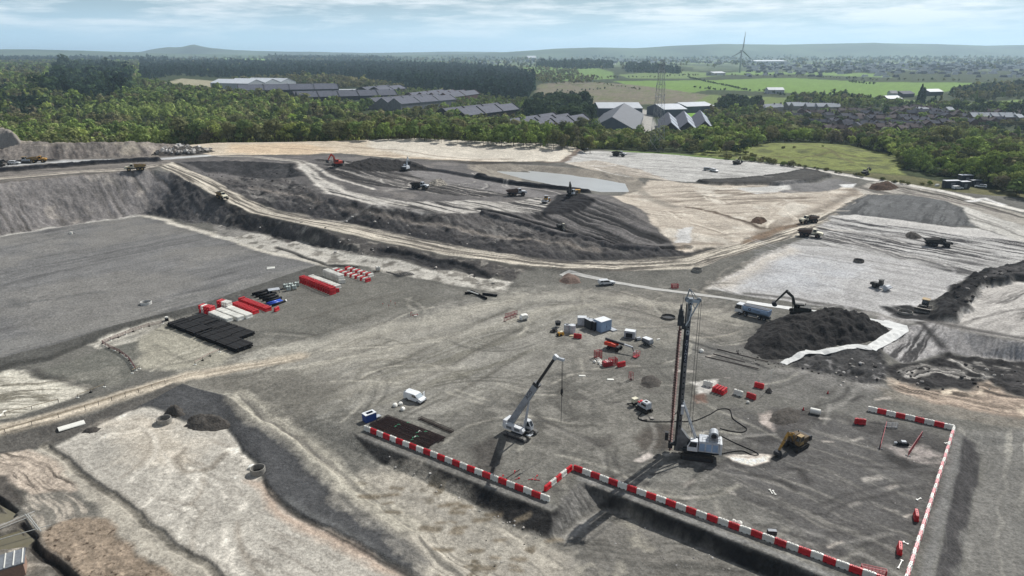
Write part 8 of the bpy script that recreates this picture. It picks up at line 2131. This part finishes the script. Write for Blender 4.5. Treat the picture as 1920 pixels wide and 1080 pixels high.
# -- bottom left corner: trench frames and ridged roof
def tframe(label, pa, pb, z):
    a, b = at(*pa), at(*pb); zz = max(a[2], b[2]) + z
    o = MB().tube((0, 0, 0), (b[0] - a[0], b[1] - a[1], 0), .07, n=6).build('steel_prop', mat('pale_steel', (186, 186, 180), .5, .3), None); o.location = (a[0], a[1], zz); tag(o, label, 'steel prop')
tframe('upper of two long steel props spanning the flooded trench', (-20, 998), (66, 962), .3); tframe('lower of two long steel props spanning the flooded trench', (-20, 1004), (66, 968), .3); tframe('single steel prop across the lower trench', (-10, 1028), (96, 987), .3)
tframe('short steel prop on the trench bank crossing the others, left one', (48, 968), (72, 998), .4); tframe('short steel prop on the trench bank crossing the others, right one', (54, 970), (78, 1000), .4)
p = gp(12, 1078); t = thing('cabin', 'site cabin with a grey ribbed roof cut by the bottom left corner', 'cabin', (p[0], p[1], p[2]), facing((-10, 1078), (44, 1062)))
MB().box((-2.0, 0, 1.1), (9.0, 3.4, 2.2)).build('wall', mat('pink_brown_wall', (150, 122, 106), .8), t); MB().box((-2.0, 0, 2.3), (9.4, 3.8, .2)).build('roof', GREYP, t)
for k in range(9): MB().box((-6.2 + k * 1.08, 0, 2.46), (.14, 3.7, .12)).build('roof_rib', WPLAS, t)
MB().box((-3.4, 1.2, 2.8), (1.6, 1.4, .7), .4).build('roof_unit', WHITE, t)

# -- crushing plant by the trees at the right
for k, (x, y, d, lb) in enumerate(((1782, 352, (8, 3, 3.4), 'dark box unit of the plant by the trees, leftmost and longest'), (1808, 344, (6.4, 3.4, 4.2), 'tall dark box unit of the plant by the trees, at the back'), (1806, 353, (5, 3, 3.2), 'dark box unit of the plant by the trees, in front of the tall one'), (1828, 348, (6, 3, 2.6), 'low dark box unit of the plant by the trees, rightmost'))):
    p = gp(x, y); t = thing('plant_unit', lb, 'plant unit', p, .1); MB().box((0, 0, d[2] / 2 + .3), d).build('body', mat('blue_black_paint', (40, 46, 54), .5), t, bevel=.06)
    MB().box((0, 0, d[2] + .36), (d[0] + .2, d[1] + .2, .12)).build('roof', OFFW, t); MB().box((0, -d[1] / 2 - .03, d[2] * .5), (d[0] * .3, .05, d[2] * .6)).build('door', GREYP, t)
    MB().box((0, 0, .15), (d[0] * .9, d[1] * .8, .3)).build('skid', DGREY, t)
p = gp(1795, 355); pickup('pickup_truck', 'white pickup parked in front of the dark plant units by the trees', p, .1)
p = gp(1838, 352); pickup('pickup_truck', 'white pickup parked right of the dark plant units by the trees', p, 2.6)
p = gp(1757, 349); o = MB().box((0, 0, .5), (2.4, 1.4, 1.0), .3, .8).build('white_tank', WPLAS); o.location = p; tag(o, 'small white tank left of the dark plant units', 'tank')

heap('soil_heap', 'ragged dark spoil behind the yellow excavator', [(1440, 790), (1452, 772), (1478, 764), (1508, 770), (1500, 790), (1470, 800)], .8, SP_G, 27, rough=.45)
# -- stones lying about
def stones(n, poly, smin, smax, mats, label, group, name='stone'):
    P = wpts(poly); k = 0; base = []; n = int(n * .66)
    while k < n:
        x, y = rnd.uniform(P[:, 0].min(), P[:, 0].max()), rnd.uniform(P[:, 1].min(), P[:, 1].max())
        if not in_poly(np.array([x]), np.array([y]), P)[0]: continue
        if len(base) < 5:
            bm = bmesh.new(); bmesh.ops.create_icosphere(bm, subdivisions=1, radius=1)
            for v in bm.verts: v.co *= rnd.uniform(.65, 1.1); v.co.z *= .7
            me = bpy.data.meshes.new(name); bm.to_mesh(me); bm.free(); me.materials.append(mats[len(base) % len(mats)]); base.append(me)
        o = bpy.data.objects.new(name, base[rnd.randrange(len(base))] if k >= 5 else base[-1]); COL.objects.link(o)
        s = rnd.uniform(smin, smax) * rnd.choice((.7, 1, 1)); o.scale = (s * rnd.uniform(.8, 1.4), s, s); o.rotation_euler = (0, 0, rnd.uniform(0, 6)); o.location = (x, y, ground(x, y) + s * .15); tag(o, label, name, group); k += 1
PALE = [RB[0], RB[2], CONC]
stones(26, [(690, 850), (760, 860), (1000, 985), (1010, 1000), (880, 960)], .12, .3, PALE, 'pale stone on the dark bank under the striped barriers', 'pale stones on the left bank')
stones(34, [(1150, 955), (1420, 1075), (1300, 1075), (1100, 1000)], .1, .26, PALE, 'pale stone on the low ground in front of the right bank', 'pale stones below the right bank')
stones(40, [(430, 400), (700, 455), (950, 510), (930, 540), (600, 470)], .3, .8, PALE + [SPOIL, SPOIL], 'stone on the rough ground between haul road and pad', 'stones on the rough ground')
stones(30, [(560, 395), (760, 440), (1000, 480), (1000, 465), (800, 420), (620, 385)], .3, .7, PALE + [SPOIL], 'stone on the dark bank above the haul road', 'stones on the dark bank')
stones(40, [(1480, 690), (1640, 665), (1660, 720), (1560, 730)], .2, .55, PALE + [SPOIL, SPOIL], 'stone on the dark rocky bank below the white sheeting', 'stones on the rocky bank')
stones(60, [(1660, 700), (1770, 675), (1915, 700), (1915, 745), (1830, 725), (1740, 735)], .25, .8, [SPOIL, SPOIL, RB[1], SPOIL, RB[0]], 'lump of spoil on the dark churned bank at the right', 'lumps on the churned bank')
stones(60, [(1760, 600), (1775, 560), (1820, 525), (1895, 508), (1895, 520), (1835, 545), (1800, 595)], .3, .8, [SPOIL, SPOIL, SPOIL, SPOIL, RB[1]], 'lump of black spoil on the ridge pushed by the bulldozer', 'lumps on the spoil ridge')
stones(24, [(1200, 800), (1500, 760), (1760, 830), (1690, 1040), (1400, 960)], .08, .2, PALE, 'small pale stone on the bare platform', 'small stones on the platform')
stones(30, [(880, 960), (1050, 1000), (1060, 1075), (820, 1075)], .08, .18, [CONC, SPOIL, RB[0]], 'small stone on the pale dusty track at the bottom', 'small stones on the dusty track')
stones(50, [(330, 310), (440, 305), (545, 310), (600, 360), (480, 375)], .3, .8, [SPOIL, SPOIL, RB[1]], 'lump of spoil on the dark bowl beside the haul road', 'lumps in the dark bowl')
stones(40, [(1385, 655), (1440, 676), (1480, 680), (1470, 690), (1420, 688), (1375, 660)], .12, .35, [SPOIL, SPOIL, RB[1]], 'lump of soil fallen at the front foot of the big black heap', 'lumps at the foot of the black heap')
